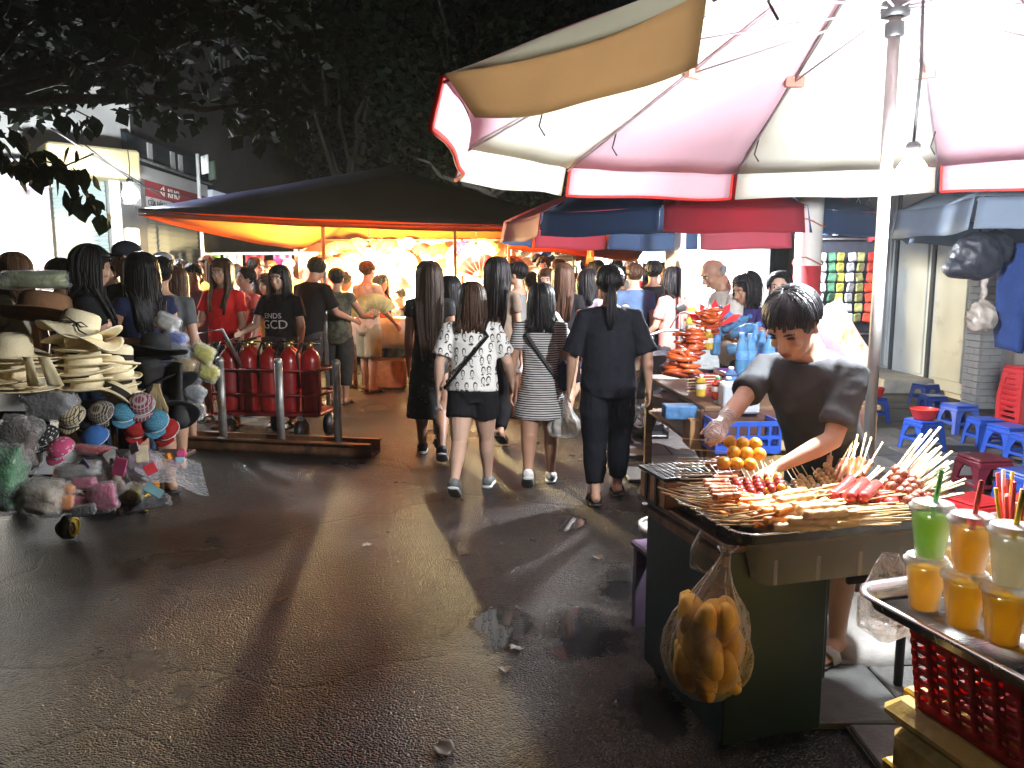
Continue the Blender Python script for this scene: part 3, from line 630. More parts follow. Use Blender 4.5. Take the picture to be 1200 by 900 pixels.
for x in (-.35,.75): q.tube([(x,.1,0),(x,.1,2.1)],.018)
for z in (1.75,1.9,2.05): q.tube([(-.4,.1,z),(.8,.1,z)],.01)
O('frame', q, steel, rk); q = MB(); q.box((.2,.2,1.5),(1.2,.03,1.1)); O('back_panel', q, mat('panel_white',(.7,.7,.68),.6), rk)
# lit booths at the street end and behind the toffee stall
def booth(lab, px0, px1, ztop, Y, tint, strength, goods=True):
    x0, x1 = atY(px0,300,Y).x, atY(px1,300,Y).x; t = E('stall_booth', lab, 'stall', ((x0+x1)/2,Y,0)); w = x1-x0
    q = MB(); q.box((0,.9,ztop/2),(w,.06,ztop)); q.box((-w/2,.45,ztop/2),(.05,.9,ztop)); q.box((w/2,.45,ztop/2),(.05,.9,ztop)); O('wall', q, mat('booth_white',(.75,.76,.75),.6,var=.08), t)
    q = MB(); q.box((0,.35,ztop+.03),(w+.2,1.2,.06)); O('roof', q, steel, t)
    q = MB(); q.box((0,.1,.5),(w-.15,.5,1.0),bev=.01); O('counter', q, mat('booth_counter',(.4,.45,.45),.6), t)
    q = MB(); q.box((0,.82,1.55),(w-.2,.06,1.0)); O('light_panel', q, glow('panel_%g'%strength, tint, strength), t)
    for k in range(4):
        q = MB(); q.lathe([(.06,0),(.075,.02),(.075,.14),(.05,.18),(.05,.2)],10,cap0=True,cap1=True); o = O('jar', q, mat(['jar_yellow','jar_red','jar_green','jar_brown'][k],[(.8,.6,.1),(.6,.1,.05),(.3,.5,.15),(.35,.2,.08)][k],.3), t, (-w*.35+k*w*.22,.1,1.0))
booth('brightly lit white booth behind the toffee sellers under the maroon umbrella', 800, 900, 2.15, 9.0, (.9,.97,1), 3.0)
booth('lit white booth at the far end behind the crowd', 660, 735, 2.1, 16.5, (1,.97,.9), 3.5)
booth('small lit booth deep in the street left of the toffee umbrella pole', 752, 800, 2.3, 14.0, (.85,.95,1), 2.2)
# white clothes rail deep at left, in front of the shutters
cr = E('clothes_rail','white clothes rail with hanging green and red cloths behind the left crowd','clothes rail',(-4.3,12.6,0)); q = MB()
q.tube([(-.7,0,0),(-.7,0,1.95),(1.6,0,1.95),(1.6,0,0)],.03,8); O('frame', q, white, cr)
for k,(x,c) in enumerate(((-.55,(.2,.6,.1)),(-.2,(.6,.6,.6)),(.15,(.55,.04,.08)),(.6,(.5,.1,.3)),(1.0,(.6,.6,.55)),(1.35,(.6,.05,.05)))):
    q = MB(); q.grid(lambda u,v:((u-.5)*.3,.03*math.sin(u*12),-.6*v),8,4); o = thick(O('hanging_cloth', q, cloth('rail%d'%k,c)),.006); o.location=(-4.3+x,12.55,1.93); tag(o,['green','pale grey','dark red','pink','off white','bright red'][k]+' cloth hanging on the white clothes rail','cloth','cloths on the white rail')
# ================================================================ UMBRELLAS
def umbrella(name, lab, base, rad, z_rim, z_top, n, cols, a0, valance, tilt=(0,0,0), pole_r=.022, lower=0.0, hub_dz=.36, bulge=.05, novalance=(), tips={}, skew={}):
    t = E(name, lab, 'umbrella', base); c = Vector((0,0,0)); tip = []
    for k in range(n):
        a = a0+2*math.pi*k/n; x, y = rad*math.cos(a), rad*math.sin(a); tip.append(Vector((x,y,z_rim+tilt[0]*x+tilt[1]*y)))
    for k_, p_ in tips.items(): tip[k_] = Vector(p_)-Vector(base)
    top = Vector((0,0,z_top))
    def rib(k, s):
        p = top.lerp(tip[k%n], s); p.z += bulge*rad*math.sin(math.pi*s); return p
    for k in range(n):
        mid_drop = .012
        def f(u, v, k=k):
            p = rib(k, v).lerp(rib(k+1, v), u); d = 4*u*(1-u); out = Vector((p.x,p.y,0))
            return p-Vector((0,0,mid_drop*d*v))-out*(.03*d*v)+Vector((0,0,.014*noise.noise(p*3.2+Vector((k,0,0)))*v))
        q = MB(); q.grid(f, 8, 12)
        pan = thick(O('panel', q, cols[k%len(cols)][0], t), .003)
        def g(u, v, k=k):
            sk_ = skew.get(k,0)*v; p = tip[k].lerp(tip[(k+1)%n], .015+sk_+(.97-sk_)*u); d = 4*u*(1-u); p = p-Vector((0,0,mid_drop*d))-Vector((p.x,p.y,0))*.03*d
            o = Vector((p.x,p.y,0)).normalized()
            return p + o*(.004+.035*v+.007*math.sin(u*11+k)*v) - Vector((0,0,valance*v*(1+.04*math.sin(u*8+k*2))))
        if k in novalance: va = pan
        else:
          q = MB(); q.grid(g, 14, 5); va = thick(O('valance', q, cols[k%len(cols)][1], t), .003)
        tr = cols[k%len(cols)][2]
        if tr is not None and k not in novalance:
            q = MB(); q.tube([g(i/14,1) for i in range(15)], .009, 5); q.tube([g(0,i/5) for i in range(6)], .009, 5); q.tube([g(1,i/5) for i in range(6)], .009, 5); O('trim', q, tr, va)
        q = MB(); q.tube([rib(k,i/8)-Vector((0,0,.02)) for i in range(9)], .005, 5); rb = O('rib', q, steel_dk, t)
        hub = Vector((0,0,z_top-hub_dz)); m_ = rib(k,.52)-Vector((0,0,.025))
        q = MB(); q.tube([hub+Vector((m_.x,m_.y,0)).normalized()*.03, m_], .005, 5); O('strut', q, steel_dk, rb)
        q = MB(); q.box(m_, (.03,.09,.05), rot=RZ(math.atan2(m_.y,m_.x))); O('rib_patch', q, mat('patch_brown',(.35,.16,.12),.8), rb)
        q = MB(); s_ = rib(k,.8)-Vector((0,0,.03)); q.tube([s_+Vector((.01,0,.02)),s_-Vector((.01,0,.06)),s_+Vector((.015,0,-.1))], .004, 4); O('tie', q, black, rb)
    q = MB(); q.tube([(0,0,lower),(0,0,z_top+.06)], pole_r, 12); O('pole', q, mat('pole_grey',(.36,.35,.34),.5,.4,var=.25,scale=6), t)
    q = MB(); q.lathe([(pole_r+.002,-.03),(pole_r+.028,-.025),(pole_r+.028,.025),(pole_r+.002,.03)],14,c=(0,0,z_top-hub_dz)); q.lathe([(pole_r+.002,-.05),(pole_r+.012,-.045),(pole_r+.012,0)],14,c=(0,0,z_top-hub_dz-.05)); O('runner', q, black, t)
    q = MB(); q.lathe([(.2,0),(.22,.03),(.16,.08),(.05,.1),(.03,.25)],16,cap0=True); O('foot', q, mat('concrete',(.33,.32,.3),.85,bump=.3,scale=8), t)
    return t
steel_dk = mat('rib_steel', (.38,.36,.38), .4, .5)
dirty = ((.45,.38,.3),1.2,.62)
pinkp = sheetmat('canopy_pink', (.84,.57,.65), .38, var=.08, dirt=((.66,.42,.48),2.2,.62)); creamp = sheetmat('canopy_cream', (.84,.82,.72), .38, var=.06, dirt=((.62,.55,.44),2.2,.6))
redt = sheetmat('trim_red', (.75,.04,.03), .2); creamt = sheetmat('trim_cream', (.75,.7,.58), .2); redv = sheetmat('valance_red', (.75,.10,.06), .4)
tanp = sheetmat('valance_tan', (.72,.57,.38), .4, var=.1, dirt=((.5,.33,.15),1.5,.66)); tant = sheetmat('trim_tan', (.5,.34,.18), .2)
PINK = (pinkp, pinkp, redt); CREAM = (creamp, creamp, None)
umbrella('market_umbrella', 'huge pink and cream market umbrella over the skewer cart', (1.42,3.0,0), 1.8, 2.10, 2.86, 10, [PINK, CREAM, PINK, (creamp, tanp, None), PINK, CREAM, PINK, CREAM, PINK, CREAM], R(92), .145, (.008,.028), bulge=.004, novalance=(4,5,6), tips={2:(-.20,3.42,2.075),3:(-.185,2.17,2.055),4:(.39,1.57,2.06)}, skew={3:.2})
navp = sheetmat('canopy_navy', (.04,.08,.17), .2); marp = sheetmat('canopy_maroon', (.32,.03,.05), .2); palep = sheetmat('canopy_pale', (.6,.66,.7), .4)
umbrella('market_umbrella', 'navy and maroon market umbrella over the toffee stall behind', (1.70,7.7,0), 1.78, 2.08, 2.62, 10, [(marp,marp,None),(navp,navp,None)], R(-108), .2, pole_r=.018)
umbrella('market_umbrella', 'dim blue grey umbrella at the right edge behind the white bulb', (4.3,5.4,0), 1.5, 2.02, 2.5, 10, [(sheetmat('canopy_blue',(.25,.32,.42),.35),sheetmat('canopy_blue2',(.22,.28,.38),.35),None)], R(20), .2)
# red and white post
ps = E('street_post','thick round post painted white above and red below','post',(2.32,6.1,0))
q = MB(); q.lathe([(.1,1.62),(.1,2.9)],20,cap1=True); O('white_band', q, mat('post_white',(.75,.72,.68),.5,var=.15,scale=6), ps)
q = MB(); q.lathe([(.103,.0),(.103,1.62),(.0001,1.625)],20); O('red_band', q, mat('post_red',(.55,.05,.06),.5,var=.2,scale=6), ps)
for z in (1.66,1.42,1.95): q = MB(); q.tube([(.112*math.cos(a*.35),.112*math.sin(a*.35),z+.03*math.sin(a*.7)) for a in range(18)], .006, 5, closed=True); O('binding', q, mat('rope',(.5,.2,.15),.8), ps)
# hanging snack strips and rack
sr = E('snack_rack','tall wire rack with hooks behind the red and white post','rack',(3.1,7.4,0)); q = MB()
for x in (-.3,.42): q.tube([(x,0,0),(x,0,2.35)],.015)
for z in (1.0,1.9,2.3): q.tube([(-.3,0,z),(.42,0,z)],.01)
O('frame', q, steel, sr); q = MB(); q.box((.05,.1,1.2),(.8,.03,2.2)); O('mesh_back', q, mat('rack_dark',(.03,.035,.05),.6), sr)
q = MB(); q.box((0,0,0),(.075,.025,.085),bev=.012); pk = q.mesh('packet')
scol = [('pale green',(.45,.55,.3)),('white and black',(.6,.62,.62)),('dark green',(.05,.16,.09)),('yellow green',(.5,.5,.1)),('silver',(.5,.52,.55)),('olive',(.25,.26,.1)),('bright red',(.75,.06,.03))]
for k,(nm,c) in enumerate(scol):
    t = E('snack_strip','hanging strip of %s snack packets on the wire rack'%nm,'snack strip',(2.83+k*.092,7.33,1.78),0,'snack strips on the wire rack'); m = mat('packet_'+nm.replace(' ','_'),c,.3,var=.5,scale=30); me = pk.copy(); me.materials.append(m)
    for i in range(7): O('packet', me, None, t, (rnd.uniform(-.01,.01),rnd.uniform(-.01,.01),-.05-i*.095), (rnd.uniform(-.2,.2),rnd.uniform(-.2,.2),rnd.uniform(-.4,.4)))
for k in range(6):
    nm, c = [('black',(.02,.02,.025)),('blue',(.1,.25,.5)),('white',(.6,.65,.68)),('dark blue',(.03,.05,.12)),('light blue',(.3,.5,.65)),('grey',(.25,.27,.3))][k]
    q = MB(); q.box((0,0,0),(.09,.06,.30),bev=.03,taper=.7); q.tube([(-.03,0,.13),(0,0,.2),(.03,0,.13)],.006,5); o = O('hanging_pouch', q, mat('pouch_'+nm,c,.3,var=.4)); o.location=(2.82+k*.1,7.3,2.07+rnd.uniform(-.02,.02)); tag(o,'%s pouch hanging at the top of the wire rack'%nm,'pouch','pouches on the wire rack')
# dark bag and blue jacket hanging from the blue-grey umbrella
hb = E('hanging_bag','dark bulky bag hanging above the brick pier at the right edge','bag',atY(1145,300,5.2)); q = MB()
q.ell((0,0,0),(.17,.13,.16),16,10); q.ell((.12,.02,.05),(.12,.1,.12)); q.ell((-.1,.0,-.08),(.12,.1,.07)); remesh(O('body', q, mat('bag_dark',(.03,.035,.05),.45,bump=.5,scale=12), hb),.012,3,.012,14)
q = MB(); q.tube([(0,0,.12),(.03,0,.4),(.1,0,.72)],.01,6); O('strap', q, black, hb)
hc = E('hanging_sack','pale clear sack of snacks hanging below the dark bag','bag',atY(1150,372,5.2)); q = MB(); q.ell((0,0,0),(.1,.09,.11)); q.tube([(0,0,.08),(0,0,.3)],.02,6); remesh(O('body', q, mat('sack_pale',(.5,.45,.4),.3,var=.5,scale=14), hc),.012,2,.02,16)
q = MB(); q.grid(lambda u,v:((u-.5)*(.3+.25*v)+.12*v,.07*math.sin(u*11+v*3)*(.4+v)+.02*noise.noise(Vector((u*6,v*6,1))),-.75*v-.04*math.sin(u*5)),24,16); o = thick(O('jacket', q, cloth('jacket_blue',(.03,.06,.2))),.03); o.location=atY(1206,278,5.3); tag(o,'blue jacket hanging at the right edge beside the dark bag','jacket')
# ================================================================ STOOLS
def stool_tree(m, label, h=.30, w=.30):
    t = E('plastic_stool', label, 'stool', (0,0,-50)); q = MB()
    q.box((0,0,h-.012),(w*.86,w*.86,.024),bev=.012); q.box((0,0,h-.045),(w*.9,w*.9,.05),bev=.012,taper=.96); 
    O('seat', q, m, t)
    for sx in (-1,1):
        for sy in (-1,1):
            q = MB(); a = w*.43; b = w*.52; zt = h-.06
            for (dx,dy) in ((1,0),(0,1)):
                p = []
                for z, f, wd in ((zt,a,.095),(zt*.72,a+(b-a)*.3,.06),(zt*.35,a+(b-a)*.65,.052),(0,b,.048)):
                    c = Vector((sx*f,sy*f,z)); e = c-Vector((sx*dx*wd,sy*dy*wd,0)); p.append((c,e))
                n = Vector((sx*dy,sy*dx,0))*-.008; vs = []
                for c, e in p: vs += [c,e,e+n,c+n]
                fs = [[0,1,2,3],[15,14,13,12]]+[[4*i+j,4*i+(j+1)%4,4*i+4+(j+1)%4,4*i+4+j] for i in range(3) for j in range(4)]
                q.add(vs, fs, 0, True)
            O('leg', q, m, t)
    for k in range(4):
        q = MB(); f = w*.47; q.box((0,-f,h*.36),(f*2-.05,.012,.03),bev=.004); O('rail', q, m, t, None, (0,0,k*math.pi/2))
    return t
def plastic(n, c): return mat('plastic_'+n, c, .33, var=.12, scale=5, bump=.05, coat=.1)
ST = {n: tree_of(stool_tree(plastic(n,c), n)) for n, c in (('blue',(.025,.08,.42)),('red',(.55,.03,.035)),('maroon',(.16,.02,.035)))}
def stool(col, px, py, lab, rz=0, z=.02, grp=None, s=1.0):
    p = atZ(px,py,.035); p.z = .035+z-.02; return dup(ST[col], p, R(rz), lab, grp or col+' plastic stools', s*(.84 if col == 'blue' else .95))
stool('blue',1020,494,'blue stool standing just behind the umbrella pole',10,s=1.05)
stool('blue',1083,474,'farthest blue stool beside the concrete step',20)
stool('blue',1092,490,'blue stool just in front of the farthest one',-5)
stool('blue',1122,506,'blue stool in front of the brick pier corner',8,s=1.1)
stool('blue',1080,526,'blue stool carrying a red basket',12,s=1.05)
stool('blue',1152,522,'blue stool below the brick pier, left of two',0)
stool('blue',1180,536,'blue stool at the right edge above the maroon stool',12,s=1.1)
stool('blue',1206,545,'blue stool cut off by the right edge of the view',5)
stool('blue',1198,598,'near blue stool at the right edge behind the red stool',10,s=1.05)
stool('maroon',1150,582,'dark maroon stool behind the bright red stool',5,s=1.0)
stool('red',1138,638,'bright red stool nearest to the skewer tray',18,s=.95)
p = atZ(1196,505,.035)
for k in range(7): dup(ST['red'],(p.x,p.y,.035+k*.055),R(6),['lowest','second','third','fourth','fifth','sixth','topmost'][k]+' red stool of the nested stack by the brick pier','red plastic stools',1.05)
for n in ST:
    r0 = ST[n][0]
    for p_, s_ in ST[n][1]: bpy.data.objects.remove(p_)
    bpy.data.objects.remove(r0)
def basket_small(lab, loc, c, r=.11):
    q = MB(); q.lathe([(r*.7,0),(r*.78,.01),(r,.085),(r*1.06,.09),(r*1.05,.095)],18,cap0=True); o = thick(O('basket', q, c),.004); o.location = loc; tag(o,lab,'basket'); return o
p = atZ(1080,526,.035); basket_small('small red plastic basket standing on a blue stool',(p.x,p.y,.302),plastic('red_bowl',(.7,.04,.03)))
p = atZ(1020,494,.035); basket_small('small red bowl on the blue stool behind the umbrella pole',(p.x+.03,p.y,.302),plastic('red_bowl',(.7,.04,.03)),.09)
# ================================================================ SKEWER CART
CR = R(15); CO = Vector((.665,2.14,0))
def cart_pt(x, y, z): return CO + RZ(CR) @ Vector((x,y,0)) + Vector((0,0,z))
green = mat('cart_green', (.008,.027,.029), .42, .2, var=.4, scale=3, bump=.15, dirt=((.05,.028,.016),3.5,.6))
stain = mat('stainless', (.55,.54,.52), .26, .95, var=.15, scale=8, stretch=(1,12,1), bump=.08)
tin = mat('grill_tin', (.42,.22,.10), .55, .55, var=.55, scale=7, bump=.3, dirt=((.10,.05,.025),6,.5))
cart = E('skewer_cart','dark green metal cart holding trays of grilled skewers under the pink umbrella','food cart',CO,CR)
q = MB(); q.box((.20,.39,.37),(.36,.58,.64),bev=.008); O('cabinet', q, green, cart)
q = MB(); q.box((.20,.39,.70),(.40,.62,.025),bev=.005); q.box((.01,.39,.66),(.025,.60,.03)); O('edge_frame', q, rust, cart)
q = MB(); q.box((.13,.56,.765),(.30,.20,.10),bev=.006); O('grill_box', q, tin, cart)
q = MB(); q.box((-.024,.60,.765),(.006,.015,.1)); q.box((-.024,.52,.765),(.006,.015,.1)); O('grill_stay', q, mat('soot',(.02,.015,.012),.8), cart)
q = MB(); q.box((.13,.56,.822),(.31,.21,.012)); 
for k in range(14): q.tube([(-.01+k*.022,.46,.832),(-.01+k*.022,.66,.832)],.003,5)
O('grill_grate', q, mat('grate_dark',(.05,.045,.04),.4,.7), cart)
q = MB(); q.tube([(.86,.30,0),(.86,.30,.62)],.016,8); q.tube([(.62,.42,0),(.62,.42,.62)],.014,8); q.tube([(.38,.3,.58),(.9,.3,.58)],.012,6); q.tube([(.45,.1,.55),(.9,.1,.55)],.012,6); q.tube([(.86,.05,.56),(.86,.42,.56)],.012,6); O('stand_leg', q, mat('leg_dark',(.04,.035,.035),.6,.5), cart)
for x in (.06,.34):
    for y in (.17,.62):
        q = MB(); q.tube([(x-.012,y,.03),(x+.012,y,.03)],.03,14); O('wheel', q, black, cart)
def rim_tray(q, w, d, h, lip=.012, r=.05, th=.003, flare=.018):
    """shallow tray with rounded corners, flared sides and a rolled lip"""
    def ring(e, z):
        out = []
        for cx, cy, a0 in ((w-r,r,-90),(w-r,d-r,0),(r,d-r,90),(r,r,180)):
            for i in range(6):
                a = R(a0+18*i); out.append((cx+(r+e)*math.cos(a),cy+(r+e)*math.sin(a),z))
        return out
    rings = [ring(-.004-flare,.004),ring(-flare*.9,.002+.01),ring(-.002,h),ring(lip,h+.002),ring(lip+.002,h-.004),ring(lip-.003,h-.006),ring(.001,h-.004),ring(-flare*.8,.0),ring(-flare-.006,-.003)]
    n = 24; vs = sum(rings, []); fs = [[i*n+j,i*n+(j+1)%n,(i+1)*n+(j+1)%n,(i+1)*n+j] for i in range(len(rings)-1) for j in range(n)]
    fs += [[j for j in range(n)], [(len(rings)-1)*n+n-1-j for j in range(n)]]; q.add(vs, fs); return q
tray = O('metal_tray', rim_tray(MB(), .78, .44, .04), stain); tray.location = cart_pt(0,0,.735); tray.rotation_euler = (0,0,CR)
tag(tray,'wide stainless tray heaped with skewers on the green cart','tray')
# translucent storage box under the tray
def frosted(name, col, clear, tl):
    m = sheetmat(name, col, tl, rough=.25, var=.05); nt = m.node_tree; N = nt.nodes; L = nt.links; out = N['Material Output']; s_ = out.inputs[0].links[0].from_socket
    t = N.new('ShaderNodeBsdfTransparent'); mx = N.new('ShaderNodeMixShader'); mx.inputs[0].default_value = 1-clear; L.new(t.outputs[0], mx.inputs[1]); L.new(s_, mx.inputs[2]); L.new(mx.outputs[0], out.inputs[0]); return m
frost = frosted('frosted_plastic', (.92,.93,.95), .35, .75)
bx = E('storage_box','translucent plastic storage box under the skewer tray','box',cart_pt(.04,.03,.585),CR)
def open_box(q, w, d, h, tp=.9, r=.03):
    def ring(s, z, e=0):
        out = []; W_, D_ = w*s/2+e, d*s/2+e
        for cx, cy, a0 in ((W_-r,-D_+r,-90),(W_-r,D_-r,0),(-W_+r,D_-r,90),(-W_+r,-D_+r,180)):
            for i in range(5): a = R(a0+22.5*i); out.append((cx+r*math.cos(a),cy+r*math.sin(a),z))
        return out
    rings = [ring(tp-.06,0),ring(tp,.012),ring(1,h-.02),ring(1,h-.018,.01),ring(1,h,.01)]; n = 20
    q.add(sum(rings,[]), [[i*n+j,i*n+(j+1)%n,(i+1)*n+(j+1)%n,(i+1)*n+j] for i in range(4) for j in range(n)]+[[n-1-j for j in range(n)]]); return q
o = thick(O('box_wall', open_box(MB(), .60, .34, .15), frost, bx), .003); o.location = (.33,.17,0)
for x in (.1,.25,.4,.55): q = MB(); q.box((x,.008,.07),(.012,.006,.12)); O('rib', q, frost, bx)
q = MB(); q.ell((.25,.18,.05),(.16,.1,.035),12,6); q.ell((.42,.17,.05),(.12,.1,.04),12,6); remesh(O('folded_bag', q, mat('bag_in_box',(.70,.70,.70),.5,var=.3), bx),.012,2,.012,20)
# ---------------------------------------------------------------- skewers
wood = mat('skewer_wood', (.70,.48,.22), .6, var=.2, scale=20, stretch=(1,1,.1)); pale = mat('skewer_pale', (.80,.66,.42), .55, var=.15, scale=20)
def food(n, c, c2, rough=.35, scale=40, thr=.55): return mat('food_'+n, c, rough, var=.3, scale=scale*.5, bump=.35, bscale=scale*2, dirt=(c2,scale,thr), coat=.25)
f_or = food('carrot',(.74,.27,.03),(.62,.16,.015)); f_cr = food('cream',(.78,.52,.24),(.62,.32,.09)); f_red = food('red_ball',(.30,.03,.02),(.42,.07,.04),.22); f_gold = food('golden',(.82,.42,.03),(.66,.24,.015),.4)
f_tan = food('tan',(.60,.42,.18),(.42,.26,.08)); f_sau = food('sausage',(.62,.07,.06),(.45,.04,.03),.25); f_meat = food('meat',(.30,.09,.05),(.62,.32,.22),.35,60,.5); f_thin = food('thin',(.70,.48,.17),(.52,.3,.08),.6)
f_brn = food('brown_sausage',(.45,.16,.06),(.6,.28,.15),.3)
def stick_mesh(L, r, m):
    q = MB(); q.tube([(0,0,0),(0,0,L*.94),(0,0,L)],[r,r,r*.3],6); me = q.mesh('stick'); me.materials.append(m); return me
def ball(r, m, sq=1.0, name='ball'):
    q = MB(); q.ell((0,0,0),(r,r,r*sq),12,8); me = q.mesh(name); me.materials.append(m); return me
def sausage(L, r, m, seg=1, bend=.0, sd=0):
    q = MB(); n = 16; pts = []; rr = []
    for i in range(n+1):
        t = i/n; e = min(1, math.sqrt(max(0, 1-(max(0,abs(t-.5)*2-.8)/.2)**2))+.08); g = 1 if seg == 1 else (1-.22*max(0,math.cos(2*math.pi*seg*t))**12)
        pts.append((bend*math.sin(math.pi*t)*L,.0,t*L)); rr.append(r*e*g*(1+.08*noise.noise(Vector((t*5,sd,0)))))
    q.tube(pts, rr, 10); me = q.mesh('sausage'); me.materials.append(m); return me
def skewer(lab, grp, a, b, parts, sr=.0022, smat=None, name='food_skewer'):
    """a: tip of the handle, b: far end; parts: list of (mesh, offset along stick, name)"""
    a, b = Vector(a), Vector(b); L = (b-a).length
    t = E(name, lab, 'skewer', a, 0, grp); t.rotation_mode = 'QUATERNION'; t.rotation_quaternion = (b-a).to_track_quat('Z','Y') @ Euler((0,0,rnd.uniform(0,6.28))).to_quaternion()
    key = (round(L,2), sr, (smat or wood).name)
    if key not in STK: STK[key] = stick_mesh(key[0], sr, smat or wood)
    O('stick', STK[key], None, t)
    for me, off, nm in parts: O(nm, me, None, t, (rnd.uniform(-.001,.001),rnd.uniform(-.001,.001),off))
    return t
STK = {}
rnd = random.Random(7); ju = lambda s: rnd.uniform(-s,s)
# orange sausages, handles to the left
sa = [sausage(.115,.0125,f_or,1,b,k) for k,b in enumerate((.06,-.05,.02,.09))]
for lay in range(3):
    for i in range(12):
        p0 = atZ(772+i*6.4+ju(4)+lay*12, 573+i*3.9+ju(3)-lay*3, .800+lay*.016); p1 = atZ(862+i*5.6+ju(5)+lay*7, 604+i*1.2+ju(4)-lay*11, .778+lay*.022)
        L = (p1-p0).length; skewer('orange fish sausage skewer in the %s layer at the front left corner of the tray'%['lowest','middle','top'][lay],'orange sausage skewers on the tray',p0,p1,[(rnd.choice(sa),L-.122,'sausage')],.0025)
# cream scored sausages across the front middle, handles to the right
sc = [sausage(.15,.0145,f_cr,4,b,k+5) for k,b in enumerate((.02,-.02,.04))]
for i in range(15):
    r_ = i%5; l_ = i//5
    p1 = atZ(868+r_*9+ju(5)+l_*16, 596+r_*5.6-l_*7+ju(2), .786+l_*.024); p0 = atZ(1035+ju(14)+r_*6, 577+r_*9.5-l_*9+ju(3), .790+l_*.024)
    L = (p1-p0).length; skewer('cream scored sausage skewer in the %s layer at the front middle of the tray'%['lowest','middle','top'][l_],'cream sausage skewers on the tray',p0,p1,[(rnd.choice(sc),L-.155,'sausage')],.0025)
# thin wrapped sticks at the front right
th_ = [sausage(.11,.0075,f_thin,4,.02,k+9) for k in range(3)]
for i in range(48):
    r_ = i%12; l_ = i//12
    p1 = atZ(942+ju(20)+l_*10, 588+r_*2.9+ju(3)-l_*5, .78+l_*.016); p0 = atZ(1092+ju(26)-r_*2, 574+r_*3.3+ju(7)-l_*3, .788+l_*.018)
    L = (p1-p0).length; skewer('thin tan satay stick in the %s layer along the front right of the tray'%['lowest','second','third','top'][l_],'thin satay sticks on the tray',p0,p1,[(rnd.choice(th_),L-.12,'meat')],.0025)
# red balls
rb = [ball(.0155,f_red,1.1), ball(.0145,f_red,1.15), ball(.0145,f_gold,1.0)]
for i in range(12):
    row_ = i//6; c = i%6
    p0 = atZ(828+c*14+ju(4)+row_*8, 548-c*1.5+ju(3)-row_*4, .85+row_*.02); p1 = atZ(856+c*11+ju(3)+row_*5, 588-c*2.0+ju(2)-row_*5, .815+row_*.012)
    L = (p1-p0).length; skewer('glossy dark red meatball skewer in the middle of the tray','red meatball skewers on the tray',p0,p1,[(rb[2] if rnd.random() < .08 else rb[rnd.randrange(2)],L-.016-k*.029,'ball') for k in range(4)])
# golden fish balls stacked behind
gb = ball(.0235,f_gold)
for (px,py,Y,lx,ly) in ((882,521,2.66,800,514),(887,533,2.60,798,526),(876,545,2.56,792,539)):
    p1 = atY(px+12,py,Y); p0 = atY(lx,ly,Y-.01); L = (p1-p0).length; skewer('golden fish ball skewer stacked at the back of the tray','golden fish ball skewers',p0,p1,[(gb,L-.028-k*.045,'ball') for k in range(3)])
# tan meatballs beside the vendor's hand
tb = ball(.0125,f_tan,1.1)
for i in range(9):
    p0 = atZ(905+i*9+ju(3),541+i*1.5+ju(2),.83); p1 = atZ(930+i*7.5+ju(2),580-i*.8+ju(2),.785); L = (p1-p0).length; skewer('tan meatball skewer beside the vendor\'s forearm','tan meatball skewers on the tray',p0,p1,[(tb,L-.013-k*.023,'ball') for k in range(5)])
# pale handles on the grill
for i in range(16):
    p0 = atZ(788+ju(8)+i*1.6,536+i*3.3+ju(2),.845); p1 = atZ(866+ju(8),537+i*3.0+ju(3),.85); L = (p1-p0).length; skewer('brown meat skewer with bare pale handle lying on the grill grate','meat skewers on the grill',p0,p1,[(sausage(.09,.008,f_brn,3,.0,i) if i < 1 else BS,L-.1,'meat')],.0024,pale)
    if i == 0: BS = sausage(.09,.0105,f_brn,3,.0,1)
# thick red sausages and pale sticks at the back right
rs_ = [sausage(.19,.0185,f_sau,5,b,k+30) for k,b in enumerate((.02,-.03,.05))]
for i in range(7):
    up_ = i//5; k = i%5
    p1 = atZ(972+k*17+up_*20+ju(2),584+k*1.2+ju(2),.825+up_*.03); d = (atY(1046+k*14+up_*10,520+k*9,2.78)-p1).normalized(); p0 = p1+d*.38
    skewer('thick red sausage skewer with its pale handle pointing up right','red sausage skewers at the back of the tray',p0,p1,[(rs_[i%3],.38-.195,'sausage')],.0045,pale)
mt = ball(.0145,f_meat,1.2,'meat')
for i in range(30):
    b_ = atZ(1036+(i%10)*4.4+ju(5),572+(i%10)*1.8+ju(5),.80+.02*(i//10)); tx, ty = 1084+(i%10)*5.2+ju(10), 512+(i%10)*6.4+ju(10); d = (atY(tx,ty,2.60-.006*i)-b_).normalized(); p0 = b_+d*rnd.uniform(.22,.31)
    L = (p0-b_).length; skewer('brown meat chunk skewer in the %s layer fanning at the right end of the tray'%['lowest','middle','top'][i//10],'meat chunk skewers fanning right',p0,b_,[(mt,L-.014-k*.028,'meat') for k in range(3)],.0045,pale)
for i in range(10):
    b_ = atZ(966+i*5+ju(4),566+ju(3),.80); d = (atY(992+i*4+ju(12),496+ju(18),2.80)-b_).normalized(); p0 = b_+d*.21
    skewer('short skewer standing upright in the bundle before the umbrella pole','upright skewers before the umbrella pole',p0,b_,[(BS,.21-.11,'meat')],.0032,wood)
for i in range(9):
    b_ = atZ(940+i*8+ju(3),580+ju(4),.80); p0 = atZ(1000+i*6,570+ju(6),.81); L = (p0-b_).length; skewer('reddish brown sausage skewer lying before the red sausages','brown sausage skewers on the tray',p0,b_,[(BS,L-.095,'sausage')],.0026,wood)
